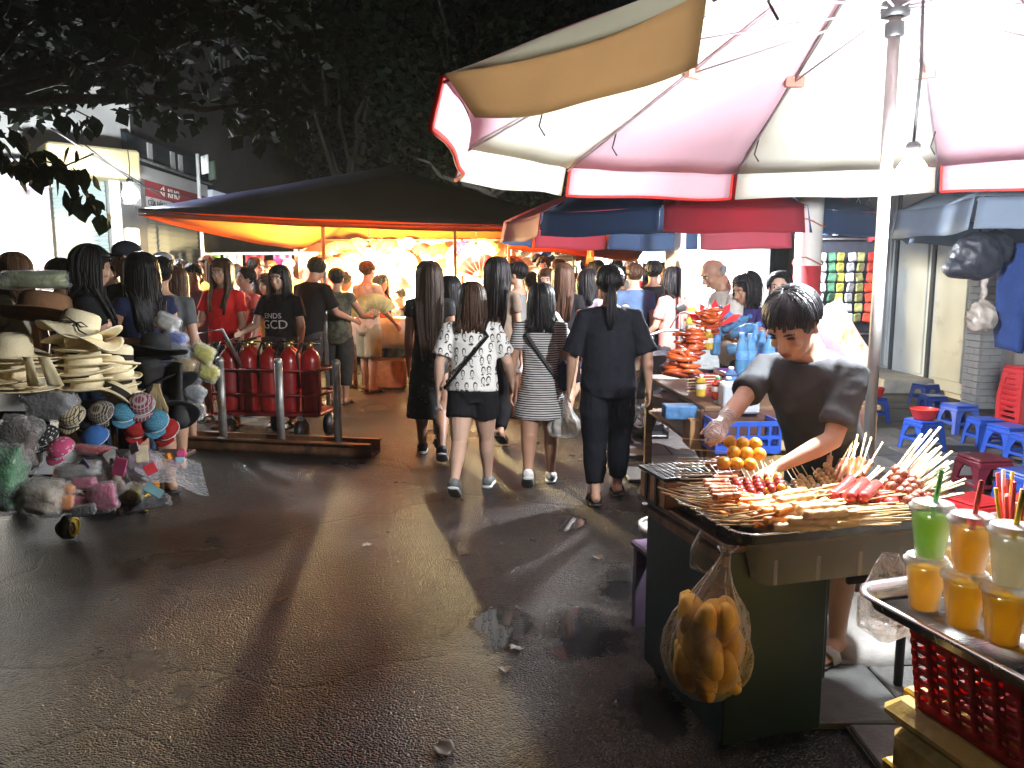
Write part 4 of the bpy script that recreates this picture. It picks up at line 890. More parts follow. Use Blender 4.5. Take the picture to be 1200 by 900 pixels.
# ---------------------------------------------------------------- bread bag on the cart side
bagc = atY(830,742,2.13)
bag_f = film('clear_bag', (.97,.94,.88), .90, .08, .6, 9)
def bag(name, lab, c, prof, knot, m, n=26, seed=0, cat='bag'):
    """thin plastic bag gathered at the knot: prof = (radius, z); wrinkled sides"""
    def f(u, v):
        k = v*(len(prof)-1); i = min(int(k), len(prof)-2); t = k-i; r = prof[i][0]*(1-t)+prof[i+1][0]*t; z = prof[i][1]*(1-t)+prof[i+1][1]*t
        a = 2*math.pi*u; w = 1+.07*math.sin(a*9+seed+z*14)+.16*noise.noise(Vector((math.cos(a)*2+seed,math.sin(a)*2,z*9))); sh = Vector(knot)*max(0,(z/prof[-1][1]))**1.5
        return (r*w*math.cos(a)+sh.x, r*w*.8*math.sin(a)+sh.y, z)
    q = MB(); q.grid(f, n*2, 20); o = O(name, q, m); o.location = c; return tag(o, lab, cat)
bag('bread_bag','clear plastic bag of bread rolls hanging from the left side of the cart',bagc,[(.01,-.20),(.075,-.185),(.112,-.135),(.124,-.06),(.120,.0),(.10,.06),(.055,.13),(.022,.2),(.012,.235),(.03,.255)],(.055,.02,0),bag_f)
bread = mat('bread_crust',(.86,.50,.08),.55,var=.35,scale=14,bump=.25,dirt=((.78,.52,.2),10,.56))
bun = []
for k in range(2):
    q = MB(); n = 14; pts = []; rr = []
    for i in range(n+1): t = i/n; pts.append((0,.012*math.sin(3.14*t),(t-.5)*.155)); rr.append((.040*math.sin(math.pi*(.06+.88*t))**.6*(1+.05*noise.noise(Vector((t*6,k,0)))),.036*math.sin(math.pi*(.06+.88*t))**.6))
    q.tube(pts, rr, 14); me = q.mesh('bread_roll'); me.materials.append(bread); bun.append(me)
rb2 = random.Random(3)
for k in range(18):
    lay_ = k//6; a = k%6*1.047+lay_*.5; rad_ = (.058,.066,.05)[lay_]; o = O('bread_roll', bun[k%2], None, None, bagc+Vector((rad_*math.cos(a),rad_*.75*math.sin(a),(-.105,-.03,.04)[lay_])), ((-.35,-.1,.35)[lay_]*math.sin(a)+rb2.uniform(-.35,.35),(.35,.1,-.4)[lay_]*math.cos(a)+rb2.uniform(-.5,.5),rb2.uniform(0,6))); tag(o,'golden bread roll inside the clear bag on the cart','bread roll','bread rolls in the clear bag')
bag('plastic_bag','empty clear bag hooked on the cart edge above the bread bag',cart_pt(.0,.2,.665),[(.01,-.08),(.05,-.06),(.05,.0),(.02,.06)],(.0,0,0),bag_f,12,3)
bag('plastic_bag','clear bag hanging from the storage box beside the drinks tray',atY(1040,700,1.95),[(.02,-.12),(.07,-.08),(.075,-.01),(.04,.08),(.02,.12)],(.0,0,0),film('clear_bag2',(.92,.9,.88),.8,.12,.8,20),14,5)
# bucket, purple stool by the cart
bk = E('bucket','pale plastic bucket standing behind the left side of the cart','bucket',(.72,3.40,0)); q = MB(); q.lathe([(.10,0),(.105,.02),(.125,.36),(.14,.37),(.14,.40),(.125,.40)],20,cap0=True); thick(O('shell', q, mat('bucket_white',(.62,.6,.56),.45,var=.15), bk),.004)
q = MB(); q.tube([(.13*math.cos(a*.3),.13*math.sin(a*.3),.37-.05*math.sin(a*.3)) for a in range(11)],.004,5); O('handle', q, steel, bk)
ob = E('low_bench','worn purple plastic bench standing at the left foot of the cart','bench',(.60,3.12,0),CR); q = MB(); q.box((0,0,.37),(.10,.26,.03),bev=.008); O('seat', q, mat('purple_worn',(.10,.07,.115),.6,var=.3,bump=.2), ob)
for y in (-.10,.10): q = MB(); q.box((0,y,.18),(.09,.035,.36),taper=.9); O('leg', q, mat('purple_worn',(.10,.07,.115),.6), ob)
# ================================================================ DRINKS TABLE
DR = R(17); DO = Vector((.775,1.60,0))
def dpt(x, y, z): return DO+RZ(DR)@Vector((x,y,0))+Vector((0,0,z))
fb = E('foam_box','old yellow brown foam box wrapped in tape at the bottom right corner','box',dpt(.05,-.62,0),DR)
foam = mat('foam_yellow',(.62,.40,.08),.75,var=.4,scale=5,bump=.5,bscale=25,dirt=((.16,.08,.03),6,.52)); tape = mat('brown_tape',(.75,.48,.06),.25,var=.2,scale=8,coat=.5,bump=.2,dirt=((.35,.2,.05),7,.6))
q = MB(); q.box((.35,.30,.26),(.64,.64,.52),bev=.03); O('body', q, foam, fb)
q = MB(); q.box((.35,.30,.545),(.67,.67,.06),bev=.025); O('lid', q, foam, fb)
q = MB(); q.box((.35,.30,.36),(.652,.652,.13),bev=.006); q.box((.35,.30,.12),(.65,.65,.06),bev=.006); q.box((.10,.30,.3),(.05,.66,.57),bev=.006); O('tape', q, tape, fb)
redb = sheetmat('basket_red',(.68,.04,.025),.45,rough=.35,var=.15)
bs = E('plastic_basket','red plastic lattice basket carrying the drinks tray on the foam box','basket',dpt(.10,-.635,.577),DR)
def wall(p0, p1, lean, nu, nv, h):
    p0, p1 = Vector(p0), Vector(p1); n = Vector((lean[0],lean[1],0)); q = MB()
    def f(u, v): return p0.lerp(p1,u)+n*(.035*v)+Vector((0,0,h*v))
    def sk(i, j): return 1 < j < nv-2 and (i+ j*2)%4 in (1,2) and (j%2 == 0 or (i//2)%2 == 0)
    q.grid(f, nu, nv, 0, sk); return q
W_, D_ = .56, .58
for k,(a,b,l) in enumerate((((0,0,0),(W_,0,0),(0,-1)),((0,D_,0),(0,0,0),(-1,0)),((W_,D_,0),(0,D_,0),(0,1)),((W_,0,0),(W_,D_,0),(1,0)))): thick(O('side', wall(a,b,l,44,16,.2), redb, bs),.005)
q = MB(); q.box((W_/2,D_/2,0),(W_,D_,.008)); O('bottom', q, redb, bs); q = MB()
e = .036; q.tube([(-e,-e,.2),(W_+e,-e,.2),(W_+e,D_+e,.2),(-e,D_+e,.2)],(.012,.009),6,closed=True); O('rim', q, redb, bs)
dt = O('metal_tray', rim_tray(MB(), .66, .70, .035, .014, .06), stain); dt.location = dpt(0,-.66,.79); dt.rotation_euler = (0,0,DR); tag(dt,'stainless serving tray of fruit drinks at the right edge','tray')
clearc = film('clear_cup',(.97,.97,.97),.72,.08,.05)
def cup_tree(lab, liq, straw=None, chunks=False):
    t = E('drink_cup', lab, 'cup', (0,0,0)); q = MB(); q.lathe([(.027,0),(.029,.003),(.0415,.098),(.0435,.1),(.0435,.104)],26,cap0=True); O('cup_wall', q, clearc, t)
    q = MB(); q.lathe([(.0263,.003),(.0385,.086),(.0001,.0862)],24,cap0=True); l = O('drink', q, liq, t)
    q = MB(); q.lathe([(.0455,.100),(.0465,.104),(.0465,.109),(.042,.110),(.041,.117),(.036,.119),(.0001,.1165)],26); O('lid', q, film('cup_lid',(.95,.96,.97),.55,.12,.25), t)
    if straw:
        q = MB(); x = .012; q.tube([(-.008,0,.02),(x,.004,.115),(x+.012,.004,.185)],.0052,8); O('straw', q, straw, t)
    return t
def juice(n,c):
    m = mat('juice_'+n,c,.15,var=.12,scale=25,coat=.3); b = m.node_tree.nodes['Principled BSDF']; N = m.node_tree.nodes; L = m.node_tree.links; t = N.new('ShaderNodeBsdfTranslucent'); t.inputs[0].default_value = tuple(c)+(1,); mx = N.new('ShaderNodeMixShader'); mx.inputs[0].default_value = .75; L.new(b.outputs[0], mx.inputs[1]); L.new(t.outputs[0], mx.inputs[2]); L.new(mx.outputs[0], N['Material Output'].inputs[0]); return m
jo = juice('orange',(1,.70,.05)); jg = juice('green',(.5,.72,.12)); jc = juice('pale',(.95,.9,.7))
stra = {n: mat('straw_'+n,c,.35,var=.05) for n,c in (('green',(.15,.55,.12)),('red',(.85,.08,.05)),('yellow',(.9,.6,.03)),('pale',(.85,.6,.5)))}
base = [atZ(1082,712,.797),atZ(1127,733,.797),atZ(1174,751,.797)]
for p,lab in zip(base,('leftmost of the lower orange juice cups, under the green drink','middle lower orange juice cup under the red straw cup','right lower orange juice cup under the pale drink')): t = cup_tree(lab,jo); t.location = p
for p,lab,l,s in zip(base,('green drink cup with a green straw on top of an orange cup','orange juice cup with a red straw on top of another cup','pale lemon drink cup with a yellow straw on top of a cup'),(jg,jo,jc),('green','red','yellow')):
    t = cup_tree(lab,l,stra[s]); t.location = p+Vector((.006,.003,.1175)); t.rotation_euler=(0,0,.4)
for k,(px,py) in enumerate(((1120,700),(1165,718))): t = cup_tree(['second row orange cup behind the leftmost lower cup','second row orange cup behind the middle lower cup'][k],jo); t.location = atZ(px,py,.797)+Vector((.03,.05,0))
sp = atZ(1188,668,.797); sp = atZ(1184,652,.797)
sc_ = E('straw_holder','clear cup full of red and pale straws at the right edge','straw holder',sp); q = MB(); q.lathe([(.035,0),(.05,.10),(.055,.102)],24,cap0=True); O('cup_wall', q, clearc, sc_)
for k in range(22):
    a = k*2.4; r = .03*math.sqrt((k+.5)/22); n = ['red','pale','red','red','pale','yellow'][k%6] if k != 5 else 'yellow'; tip = (r*1.9*math.cos(a),r*1.9*math.sin(a),rnd.uniform(.15,.22))
    q = MB(); q.tube([(r*.6*math.cos(a),r*.6*math.sin(a),.004),tip],.005,7); o = O('drinking_straw', q, stra[n]); o.location = sp; tag(o,{'red':'red straw standing in the clear straw cup','pale':'pale straw standing in the clear straw cup','yellow':'yellow straw standing in the clear straw cup'}[n],'straw','straws in the clear cup')
# ================================================================ HAT CART
rnd = random.Random(21)
HC = Vector((-2.75,4.55,0))
hcart = E('hat_cart','low dark trolley on small wheels piled with straw hats and bagged caps','cart',HC)
q = MB(); q.box((0,.15,.74),(1.3,.75,.05),bev=.01); O('top', q, black, hcart)
q = MB(); q.box((0.02,.12,.38),(1.25,.7,.03),bev=.008); O('shelf', q, mat('shelf_dark',(.05,.04,.035),.6), hcart)
for x in (-.55,.42):
    for y in (-.13,.42): q = MB(); q.tube([(x,y,.12),(x,y,.72)],.018,8); O('leg', q, rust, hcart)
wy = mat('hub_yellow',(.7,.5,.06),.4)
for px,py,Y in ((82,633,4.35),(168,600,4.85),(20,600,4.9)):
    p = atY(px,py,Y)-HC; p.z = .075; q = MB(); q.tube([(p.x-.02,p.y,p.z),(p.x+.02,p.y,p.z)],.072,18); w = O('wheel', q, black, hcart)
    q = MB(); q.lathe([(.035,0),(.055,.004),(.06,.012),(.05,.016)],18); rm = O('rim', q, wy, w); rm.location=(p.x+.02,p.y,p.z); rm.rotation_euler=(0,R(90),0); q = MB(); q.lathe([(.035,0),(.055,.004),(.06,.012),(.05,.016)],18); rm = O('rim', q, wy, w); rm.location=(p.x-.0,p.y-.021,p.z); rm.rotation_euler=(R(90),0,R(15))
straw = mat('straw_cream',(.86,.74,.48),.7,var=.08,scale=8,bump=.4,bscale=140,dirt=((.74,.60,.34),6,.68)); band_b = cloth('band_black',(.03,.025,.02)); band_r = sheetmat('ribbon',(.85,.76,.52),.4); brownf = mat('felt_brown',(.22,.11,.05),.85,var=.2,bump=.2); blackf = mat('felt_black',(.012,.012,.013),.8,var=.2,bump=.25,scale=8)
def hat(name, lab, loc, Rb, rc, h, m, band=None, tilt=(0,0,0), wave=.012, grp=None, fold=0.0, ribbon=False, up_=.0):
    t = E(name, lab, 'hat', loc, 0, grp); t.rotation_euler = tilt; sd = rnd.random()*20
    prof = [(.0001,h),(rc*.5,h*.99),(rc*.8,h*.93),(rc*.93,h*.8),(rc*.98,h*.5),(rc*1.02,h*.12),(rc*1.08,.012),(rc*1.25,.004),(Rb*.75,-.004),(Rb*.93,-.008),(Rb,-.01)]
    n = 36; vs = []
    for i,(r,z) in enumerate(prof):
        for j in range(n):
            a = 2*math.pi*j/n; k = max(0,(r-rc*1.1)/(Rb-rc*1.1)); zz = z+wave*k*(math.sin(2*a+sd)+.5*math.sin(3*a+sd*2))+fold*k*k*math.cos(a)*abs(math.cos(a))+.004*k+up_*k*k; vs.append((r*math.cos(a),r*math.sin(a)*.96,zz))
    q = MB(); q.add(vs, [[i*n+j,(i+1)*n+j,(i+1)*n+(j+1)%n,i*n+(j+1)%n] for i in range(len(prof)-1) for j in range(n)]); thick(O('shell', q, m, t), .005)
    if band: q = MB(); q.lathe([(rc*1.03,.02),(rc*1.04,.025),(rc*1.025,.052),(rc*1.01,.055)],36,sy=.97); O('band', q, band, t)
    if ribbon:
        q = MB(); pts = [(rc*1.03*math.cos(R(-80)),-rc*1.03,.03)]
        q.tube([(0.02,-rc*1.02,.035),(.05,-rc*1.16,.045),(.085,-rc*1.1,.03),(.05,-rc*1.08,.02),(0.02,-rc*1.02,.035),(-.03,-rc*1.12,.05),(-.06,-rc*1.12,.03),(0,-rc*1.04,.03)],.004,5); q.tube([(.02,-rc*1.02,.03),(.06,-rc*1.4,.0),(.11,-rc*1.6,-.01)],.004,5); O('bow', q, band_b, t)
    return t
nth = ['lowest','second','third','fourth','fifth','sixth','seventh','topmost']
def stack(px, py, Y, n, Rb, rc, h, step, what, topkw):
    p0 = atY(px,py,Y)
    for k in range(n):
        last = k == n-1; kw = dict(topkw) if last else {}
        hat('straw_hat','%s cream straw hat of the %s'%('topmost' if last else nth[k],what),p0+Vector((rnd.uniform(-.015,.015),rnd.uniform(-.015,.015),k*step)),Rb*rnd.uniform(.96,1.03),rc,h if last else h*.9,straw,kw.pop('band',band_b if k%3==1 else None),kw.pop('tilt',(R(rnd.uniform(-3,3)),R(rnd.uniform(-4,4)),rnd.uniform(0,6))),grp='straw hats stacked on the trolley',**{**dict(wave=.006,up_=.02),**kw})
stack(20,458,4.15,6,.235,.095,.125,.038,'left stack on the trolley',dict(tilt=(R(4),R(5),.4),wave=.02))
stack(99,456,4.3,6,.155,.085,.11,.045,'middle stack on the trolley',{})
hat('straw_hat','wide tilted cream straw hat with thin black bow topping the middle stack',atY(92,386,4.28),.21,.10,.105,straw,None,(R(-8),R(16),.1),.03,'straw hats stacked on the trolley',.05,True)
hat('straw_hat','fringed cream straw hat under the one with the black bow',atY(98,400,4.27),.20,.09,.06,straw,None,(R(-4),R(14),.9),.03,'straw hats stacked on the trolley',.03)
stack(140,462,4.45,5,.125,.08,.11,.046,'right stack on the trolley',dict(band=band_b,tilt=(R(-3),R(8),.3)))
hat('straw_hat','straw hat sliding off the foot of the right stack',atY(133,466,4.33),.13,.075,.08,straw,band_b,(R(-25),R(30),.2),.01,'straw hats stacked on the trolley')
for k,(px,a) in enumerate(((20,R(-14)),(58,R(10)))):
    p = atY(px+(-6 if k else 14),418,3.98); q = MB(); q.grid(lambda u,v:((u-.5)*(.055+.025*v)+.06*v,-.015-.02*v+.006*math.sin(u*7+v*5),-.15*v),3,8); o = thick(O('ribbon', q, band_r),.003); o.location = p; o.rotation_euler=(0,0,a); tag(o,['left wide cream ribbon hanging over the left hat stack','right wide cream ribbon hanging over the left hat stack'][k],'ribbon')
p = atY(52,368,4.7); hat('felt_hat','large brown felt hat lying behind the straw hat stacks',p,.27,.15,.13,brownf,None,(R(-14),R(3),.1),.01)
for k,(px,py,Y,tl) in enumerate(((172,440,4.75,(0,R(10),0)),(182,412,4.75,(R(-12),R(14),1)),(198,450,4.7,(R(-15),R(24),2)),(196,486,4.6,(R(-30),R(20),1)))):
    hat('black_hat',['black felt hat low beside the right straw stack','black felt hat highest at the right end of the trolley','black felt hat slipping over the right end','black felt hat hanging lowest at the right end'][k],atY(px,py,Y),.19,.09,.11,blackf,None,tl,.015)
q = MB(); q.grid(lambda u,v:((u-.5)*(.26-.1*v)+.05*v,-.05*math.sin(u*7+v*3),-(.34+.06*math.sin(u*9))*v),10,10); o = thick(O('black_cloth', q, blackf),.02); o.location = atY(190,425,4.6); tag(o,'black cloth hanging at the right end of the hat trolley','cloth')
# hanging caps: crown and peak each
q = MB(); q.lathe([(.0001,.11),(.045,.1),(.075,.07),(.085,.03),(.083,0)],16); cs = q.mesh('cap_shell')
q = MB(); q.grid(lambda u,v:((u-.5)*.15,-.06-.07*v*math.sin(3.14*(.08+.84*u)),-.004-.02*v),8,4); cp_ = q.mesh('cap_peak')
capl = [(85,488,4.2,pattern('check_cream','check',(.6,.5,.3),(.03,.03,.03),15),'cream and black checked cap hanging below the straw hats'),(119,484,4.25,pattern('check_dark','check',(.03,.025,.03),(.35,.3,.22),20),'dark checked cap hanging in the middle of the trolley'),(104,492,4.27,blackf,'plain black cap between the two checked caps'),
 (146,484,4.3,pattern('dots_blue','dot',(.05,.22,.33),(.25,.42,.5),110),'light blue dotted cap hanging at the middle right'),(183,494,4.35,pattern('dots_blue','dot',(.05,.22,.33),(.25,.42,.5),110),'smaller blue dotted cap beside the red one'),(166,474,4.33,pattern('check_maroon','check',(.16,.03,.05),(.4,.32,.32),14),'maroon checked cap below the right hat stack'),
 (196,504,4.4,cloth('cap_red',(.32,.025,.025)),'red cap hanging beside the black hats'),(160,500,4.34,cloth('cap_red',(.32,.025,.025)),'red cap behind the blue dotted caps'),(54,512,4.15,pattern('dots_black','dot',(.02,.02,.02),(.75,.72,.65),55),'black cap with white dots at the left of the row'),
 (72,526,4.12,pattern('flower_pink','flower',(.6,.08,.2),(.85,.75,.8),28),'pink flowered cap below the dotted one'),(112,512,4.2,cloth('cap_blue',(.035,.035,.09)),'navy cap above the red bag')]
for px,py,Y,m,lab in capl:
    t = E('cap',lab,'cap',atY(px,py,Y),rnd.uniform(-.3,.3)); t.rotation_euler[0] = R(48)+rnd.uniform(-.2,.2); t.scale=(.84,.84,.5); a = cs.copy(); a.materials.append(m); b_ = cp_.copy(); b_.materials.append(m); O('crown',a,None,t); thick(O('peak',b_,None,t),.005)
    q = MB(); q.tube([(.084*math.cos(R(a_*18)),.084*math.sin(R(a_*18)),.0) for a_ in range(20)],.004,5,closed=True); O('sweatband', q, cloth('band_white',(.7,.7,.68)), t)
q = MB()
for k in range(40): a = rnd.uniform(-1.2,1.2); q.tube([(rnd.uniform(-.02,.02),0,.03),(.05*math.sin(a),-.03,-.05),(.075*math.sin(a),-.03,-.16*rnd.uniform(.7,1))],.005,4)
o = O('raffia_tassel', q, mat('raffia',(.55,.42,.22),.7,var=.3)); o.location = atY(184,456,4.45); tag(o,'bundle of frayed raffia hanging above the blue dotted cap','tassel')
# bagged goods on the lower shelf
def pack(name, lab, px, py, Y, d, m, rot=(0,0,0), cat='packet', inner=None, grp=None):
    """soft bag: a pillow of goods with puckered corners, in a thin clear wrapper"""
    t = E(name, lab, cat, atY(px,py,Y), 0, grp); t.rotation_euler = rot; q = MB()
    def pil(sc, am):
        def f(u, v):
            a = 2*math.pi*u; z = (v-.5)*2; ex = .45; r = max(0,1-abs(z)**4)**.5; c, s_ = math.cos(a), math.sin(a); c = math.copysign(abs(c)**ex,c); s_ = math.copysign(abs(s_)**.8,s_)
            p = Vector((d[0]*.5*c*r**.4,d[1]*.5*s_*r*(.55+.45*r),d[2]*.5*z)); k = noise.noise(Vector((p.x*16+px,p.y*16,p.z*16+py)))+.5*noise.noise(Vector((p.x*40+px,p.y*40,p.z*40)))
            return p*(sc+am*k)
        return f
    q.grid(pil(1,.24), 36, 22); O('content', q, m, t)
    q = MB(); q.grid(pil(1.14,.26), 34, 20); O('wrapper', q, wrapf, t); return t
wrapf = film('wrap',(.96,.96,.97),.88,.06,1.0,34)
pinkb = mat('pack_pink',(.62,.09,.22),.6,var=.2); orb = mat('pack_orange',(.85,.30,.03),.6,var=.2); mau = mat('pack_mauve',(.40,.30,.38),.6,var=.35,scale=18); gry = mat('pack_grey',(.40,.40,.38),.6,var=.5,scale=12); brn = mat('pack_brown',(.36,.26,.18),.6,var=.4); redp = mat('pack_red',(.62,.05,.06),.5,var=.2); dkp = mat('pack_dark',(.04,.035,.04),.4,var=.4)
pk_l = [('red pouch lying across the middle of the trolley shelf',112,527,4.15,(.22,.07,.06),redp,(0,.1,0)),('grey packet in crumpled clear wrap on the middle shelf',93,551,4.1,(.24,.1,.09),gry,(0,-.15,0)),('mauve bundle in clear wrap at the shelf right',166,546,4.2,(.18,.1,.16),mau,(0,.3,0)),
 ('pink block packet at the lower left of the pink ones',98,586,4.05,(.13,.06,.07),pinkb,(0,.0,0)),('large pink packet with white edge, lowest in the middle',121,583,4.02,(.14,.05,.15),pinkb,(0,-.25,0)),('upper pink packet partly covered by grey wrap',100,566,4.08,(.12,.06,.08),pinkb,(0,.1,0)),
 ('orange box at the lower left of the pink packets',79,591,4.02,(.07,.05,.10),orb,(0,.1,0)),('small orange box above the other orange box',80,574,4.05,(.06,.05,.06),orb,(0,.3,0)),('crumpled beige bag ball hanging at the left leg',51,582,4.0,(.19,.14,.20),mat('pack_beige',(.50,.42,.30),.5,var=.5,scale=16),(0,.2,0)),
 ('brown bag slumped right of the pink packets',133,563,4.12,(.13,.09,.16),brn,(0,-.4,0)),('yellow and dark trinket packet near the right wheel',152,577,4.15,(.12,.06,.12),mat('pack_trinket',(.35,.3,.08),.4,var=.9,scale=22),(0,.1,0)),('flat dark bag folded round the shelf front right',170,590,4.2,(.26,.1,.07),dkp,(0,-.2,0)),
 ('black printed card box beside the pink packet',98,598,3.98,(.12,.03,.06),dkp,(0,-.12,0)),('crumpled grey bag hanging at the upper left of the row',60,475,4.2,(.24,.12,.16),mat('pack_smoke',(.16,.16,.17),.4,var=.6,scale=10),(0,0,0)),('brown bag behind the green one at the left',22,520,4.1,(.2,.14,.28),mat('pack_dkbrown',(.10,.055,.03),.5,var=.5),(0,.2,0))]
for lab,px,py,Y,d,m,r in pk_l: pack('goods_packet',lab,px,py,Y,d,m,r)
tiny = [pinkb,orb,mau,gry,redp,mat('pack_teal',(.08,.22,.24),.5,var=.3),mat('pack_cream',(.7,.6,.4),.5,var=.4),mat('pack_violet',(.16,.10,.22),.5,var=.3),mat('pack_lemon',(.5,.42,.14),.5,var=.3)]; tn = ['pink','orange','mauve','grey','red','teal','cream','violet','lemon']
for k in range(8):
    px, py = rnd.uniform(44,205), rnd.uniform(528,596); py -= max(0,px-150)*.55; c = k%9; q = MB(); q.box((0,0,0),(rnd.uniform(.06,.11),.008,rnd.uniform(.05,.10)),bev=.003); o = O('trinket_card', q, tiny[c]); o.location = atY(px,py,rnd.uniform(4.02,4.10)); o.rotation_euler=(rnd.uniform(-.5,.2),rnd.uniform(-.8,.8),rnd.uniform(-.6,.6)); tag(o,'small %s trinket card tucked among the bags of the hat trolley'%tn[c],'card',tn[c]+' trinket cards on the trolley')
pack('green_bag','crumpled green plastic bag at the left edge of the trolley',6,560,4.0,(.18,.14,.36),mat('pack_green',(.02,.28,.07),.3,var=.4,scale=9),(0,.15,0),'bag')
for k,(px,py,m,w) in enumerate(((189,545,orb,'left orange'),(197,536,orb,'upper orange'),(205,542,pinkb,'pale pink'),(211,538,mat('pack_sky',(.3,.45,.55),.5),'sky blue'),(213,531,pinkb,'bright pink'),(181,568,orb,'lower orange'))):
    q = MB(); q.box((0,0,0),(.05,.04,.045),bev=.008); o = O('small_box', q, m); o.location = atY(px,py,4.3); o.rotation_euler=(rnd.uniform(-.3,.3),rnd.uniform(-.5,.5),rnd.uniform(-.4,.4)); tag(o,w+' small box in the clear sheet at the trolley right','box')
q = MB(); q.grid(lambda u,v:tuple(atY(150+85*u+10*v,520+22*u+38*v+3*math.sin(u*9)*v,4.32-.25*v)),10,6); o = O('clear_sheet', q, film('clear_sheet',(.9,.92,.95),.86,.08,.8,20)); tag(o,'clear plastic sheet sagging at the right end of the trolley','plastic sheet')
silver = [mat('pk_white',(.6,.6,.58),.3,var=.4,scale=20),mat('pk_blue',(.1,.15,.5),.3,var=.5,scale=20),mat('pk_grey',(.35,.37,.4),.3,var=.5,scale=20),mat('pk_gold',(.5,.36,.12),.3,var=.5,scale=20),mat('pk_dark',(.08,.08,.09),.3,var=.5,scale=20),mat('pk_yel',(.55,.5,.05),.4,var=.6,scale=12)]
for k,(px,py,ci,nm) in enumerate(((196,378,0,'white'),(204,398,1,'blue tipped'),(212,412,2,'silver'),(217,428,3,'gold'),(222,444,4,'dark'),(228,460,2,'grey'),(226,480,4,'black'),(238,414,5,'yellow and black'),(244,436,5,'lower yellow and black'))):
    pack('hanging_packet',nm+' wrapped packet hanging along the right end of the hat trolley',px,py,4.9,(.13,.07,.11),silver[ci],(0,.5,0),'packet',None,None)
pack('goods_bag','pale green clear bag of goods behind the brown hat at far left',45,328,4.9,(.42,.2,.11),mat('pack_lime',(.45,.52,.25),.5,var=.6,scale=8),(0,0,0),'bag')
# ================================================================ BARRIER AND EXTINGUISHER TROLLEY
b0, b1 = Vector((-2.95,6.78,0)), Vector((-1.20,6.42,0)); ba = math.atan2(b1.y-b0.y,b1.x-b0.x)
bar = E('street_barrier','rusty channel beam barrier with three upright posts lying on the street','barrier',(b0+b1)/2,ba); Lb = (b1-b0).length
q = MB()
q.box((0,.10,.02),(Lb,.22,.02)); q.box((0,-.0,.07),(Lb,.02,.12)); q.box((0,.20,.07),(Lb,.02,.12)); q.box((0,-.03,.125),(Lb,.07,.012)); q.box((0,.21,.125),(Lb,.05,.012))
O('beam', q, mat('beam_brown',(.24,.12,.06),.5,.3,var=.4,scale=9,bump=.25,dirt=((.08,.05,.035),5,.52)), bar)
q = MB()
for px in (255,325,392):
    x = (px-323)/137*(Lb*.62); q = MB(); q.tube([(x,.08,.02),(x,.08,.80)],.035,10); q.lathe([(.037,.79),(.04,.80),(.03,.83),(.0001,.84)],10,c=(x,.08,0)); O('post', q, mat('post_grey',(.30,.29,.27),.45,.6,var=.3,dirt=((.15,.09,.05),7,.55)), bar)
tc_ = Vector((-2.28,7.35,0)); tro = E('hand_trolley','steel hand trolley loaded with red fire extinguishers','trolley',tc_,R(-8))
q = MB(); q.box((0,0,.26),(1.05,.5,.03),bev=.008)
for z in (.45,.68):
    for a,b in (((-.53,-.25,z),(.53,-.25,z)),((-.53,.25,z),(.53,.25,z)),((-.53,-.25,z),(-.53,.25,z)),((.53,-.25,z),(.53,.25,z))): q.tube([a,b],.012,6)
for x in (-.53,.53):
    for y in (-.25,.25): q.tube([(x,y,.26),(x,y,.70)],.014,6)
O('cage', q, mat('trolley_red',(.25,.03,.03),.5,.3,var=.4), tro)
q = MB(); q.tube([(-.5,-.2,.6),(-.62,-.3,1.02),(-.36,-.3,1.06),(-.22,-.2,.68)],.016,8); O('push_handle', q, steel, tro)
for x,y in ((-.40,-.22),(.34,-.22),(-.1,.22),(.46,.18)):
    q = MB(); q.tube([(x-.03,y,.11),(x+.03,y,.11)],.105,18); w = O('wheel', q, black, tro); q = MB(); q.tube([(x-.034,y,.11),(x+.034,y,.11)],.04,12); O('hub', q, rust, w); q = MB(); q.box((x,y,.21),(.05,.06,.1)); O('fork', q, steel, w)
exm = mat('ext_red',(.36,.012,.013),.3,var=.25,coat=.3,dirt=((.12,.008,.008),4,.55)); brass = mat('brass',(.6,.42,.15),.3,.9); lblm = mat('label_white',(.7,.66,.6),.5,var=.3,scale=30)
ex = E('fire_extinguisher','x','fire extinguisher',(0,0,-50)); q = MB(); q.lathe([(.075,0),(.083,.01),(.083,.03),(.083,.42),(.078,.47),(.055,.51),(.028,.53),(.026,.55)],20,cap0=True,cap1=True); O('cylinder', q, exm, ex)
q = MB(); q.lathe([(.024,.54),(.03,.55),(.03,.585),(.018,.59)],12,cap1=True); O('valve', q, brass, ex)
q = MB(); q.box((.03,0,.605),(.13,.022,.012),rot=RXYZ(0,-.25,0)); q.box((.03,0,.575),(.12,.022,.01),rot=RXYZ(0,.1,0)); O('lever', q, black, ex)
q = MB(); q.tube([(0,0,.56),(-.06,-.02,.58),(-.1,-.03,.5),(-.095,-.03,.3),(-.09,-.02,.2)],.011,6); O('hose', q, black, ex)
q = MB(); q.grid(lambda u,v:(.0845*math.cos(R(-130+80*u)),.0845*math.sin(R(-130+80*u)),.17+.16*v),8,2); O('label', q, mat('label_dark',(.30,.02,.02),.5,var=.3,scale=30), ex)
ext = tree_of(ex); Mx = Matrix.Translation(tc_) @ Matrix.Rotation(R(-8),4,'Z')
for x,y,lab in ((-.40,-.12,'front left'),(-.21,-.13,'second from left in the front row'),(.0,-.12,'middle of the front row'),(.20,-.13,'fourth in the front row'),(.40,-.10,'right end of the front row'),(-.3,.12,'rear left'),(.1,.13,'rear right')):
    dup(ext, Mx @ Vector((x,y,.276)), (0,0,rnd.uniform(-.6,.6)), 'red fire extinguisher on the trolley, '+lab, 'fire extinguishers on the trolley', 1.12)
for p_, s_ in ext[1]: bpy.data.objects.remove(p_)
bpy.data.objects.remove(ex)
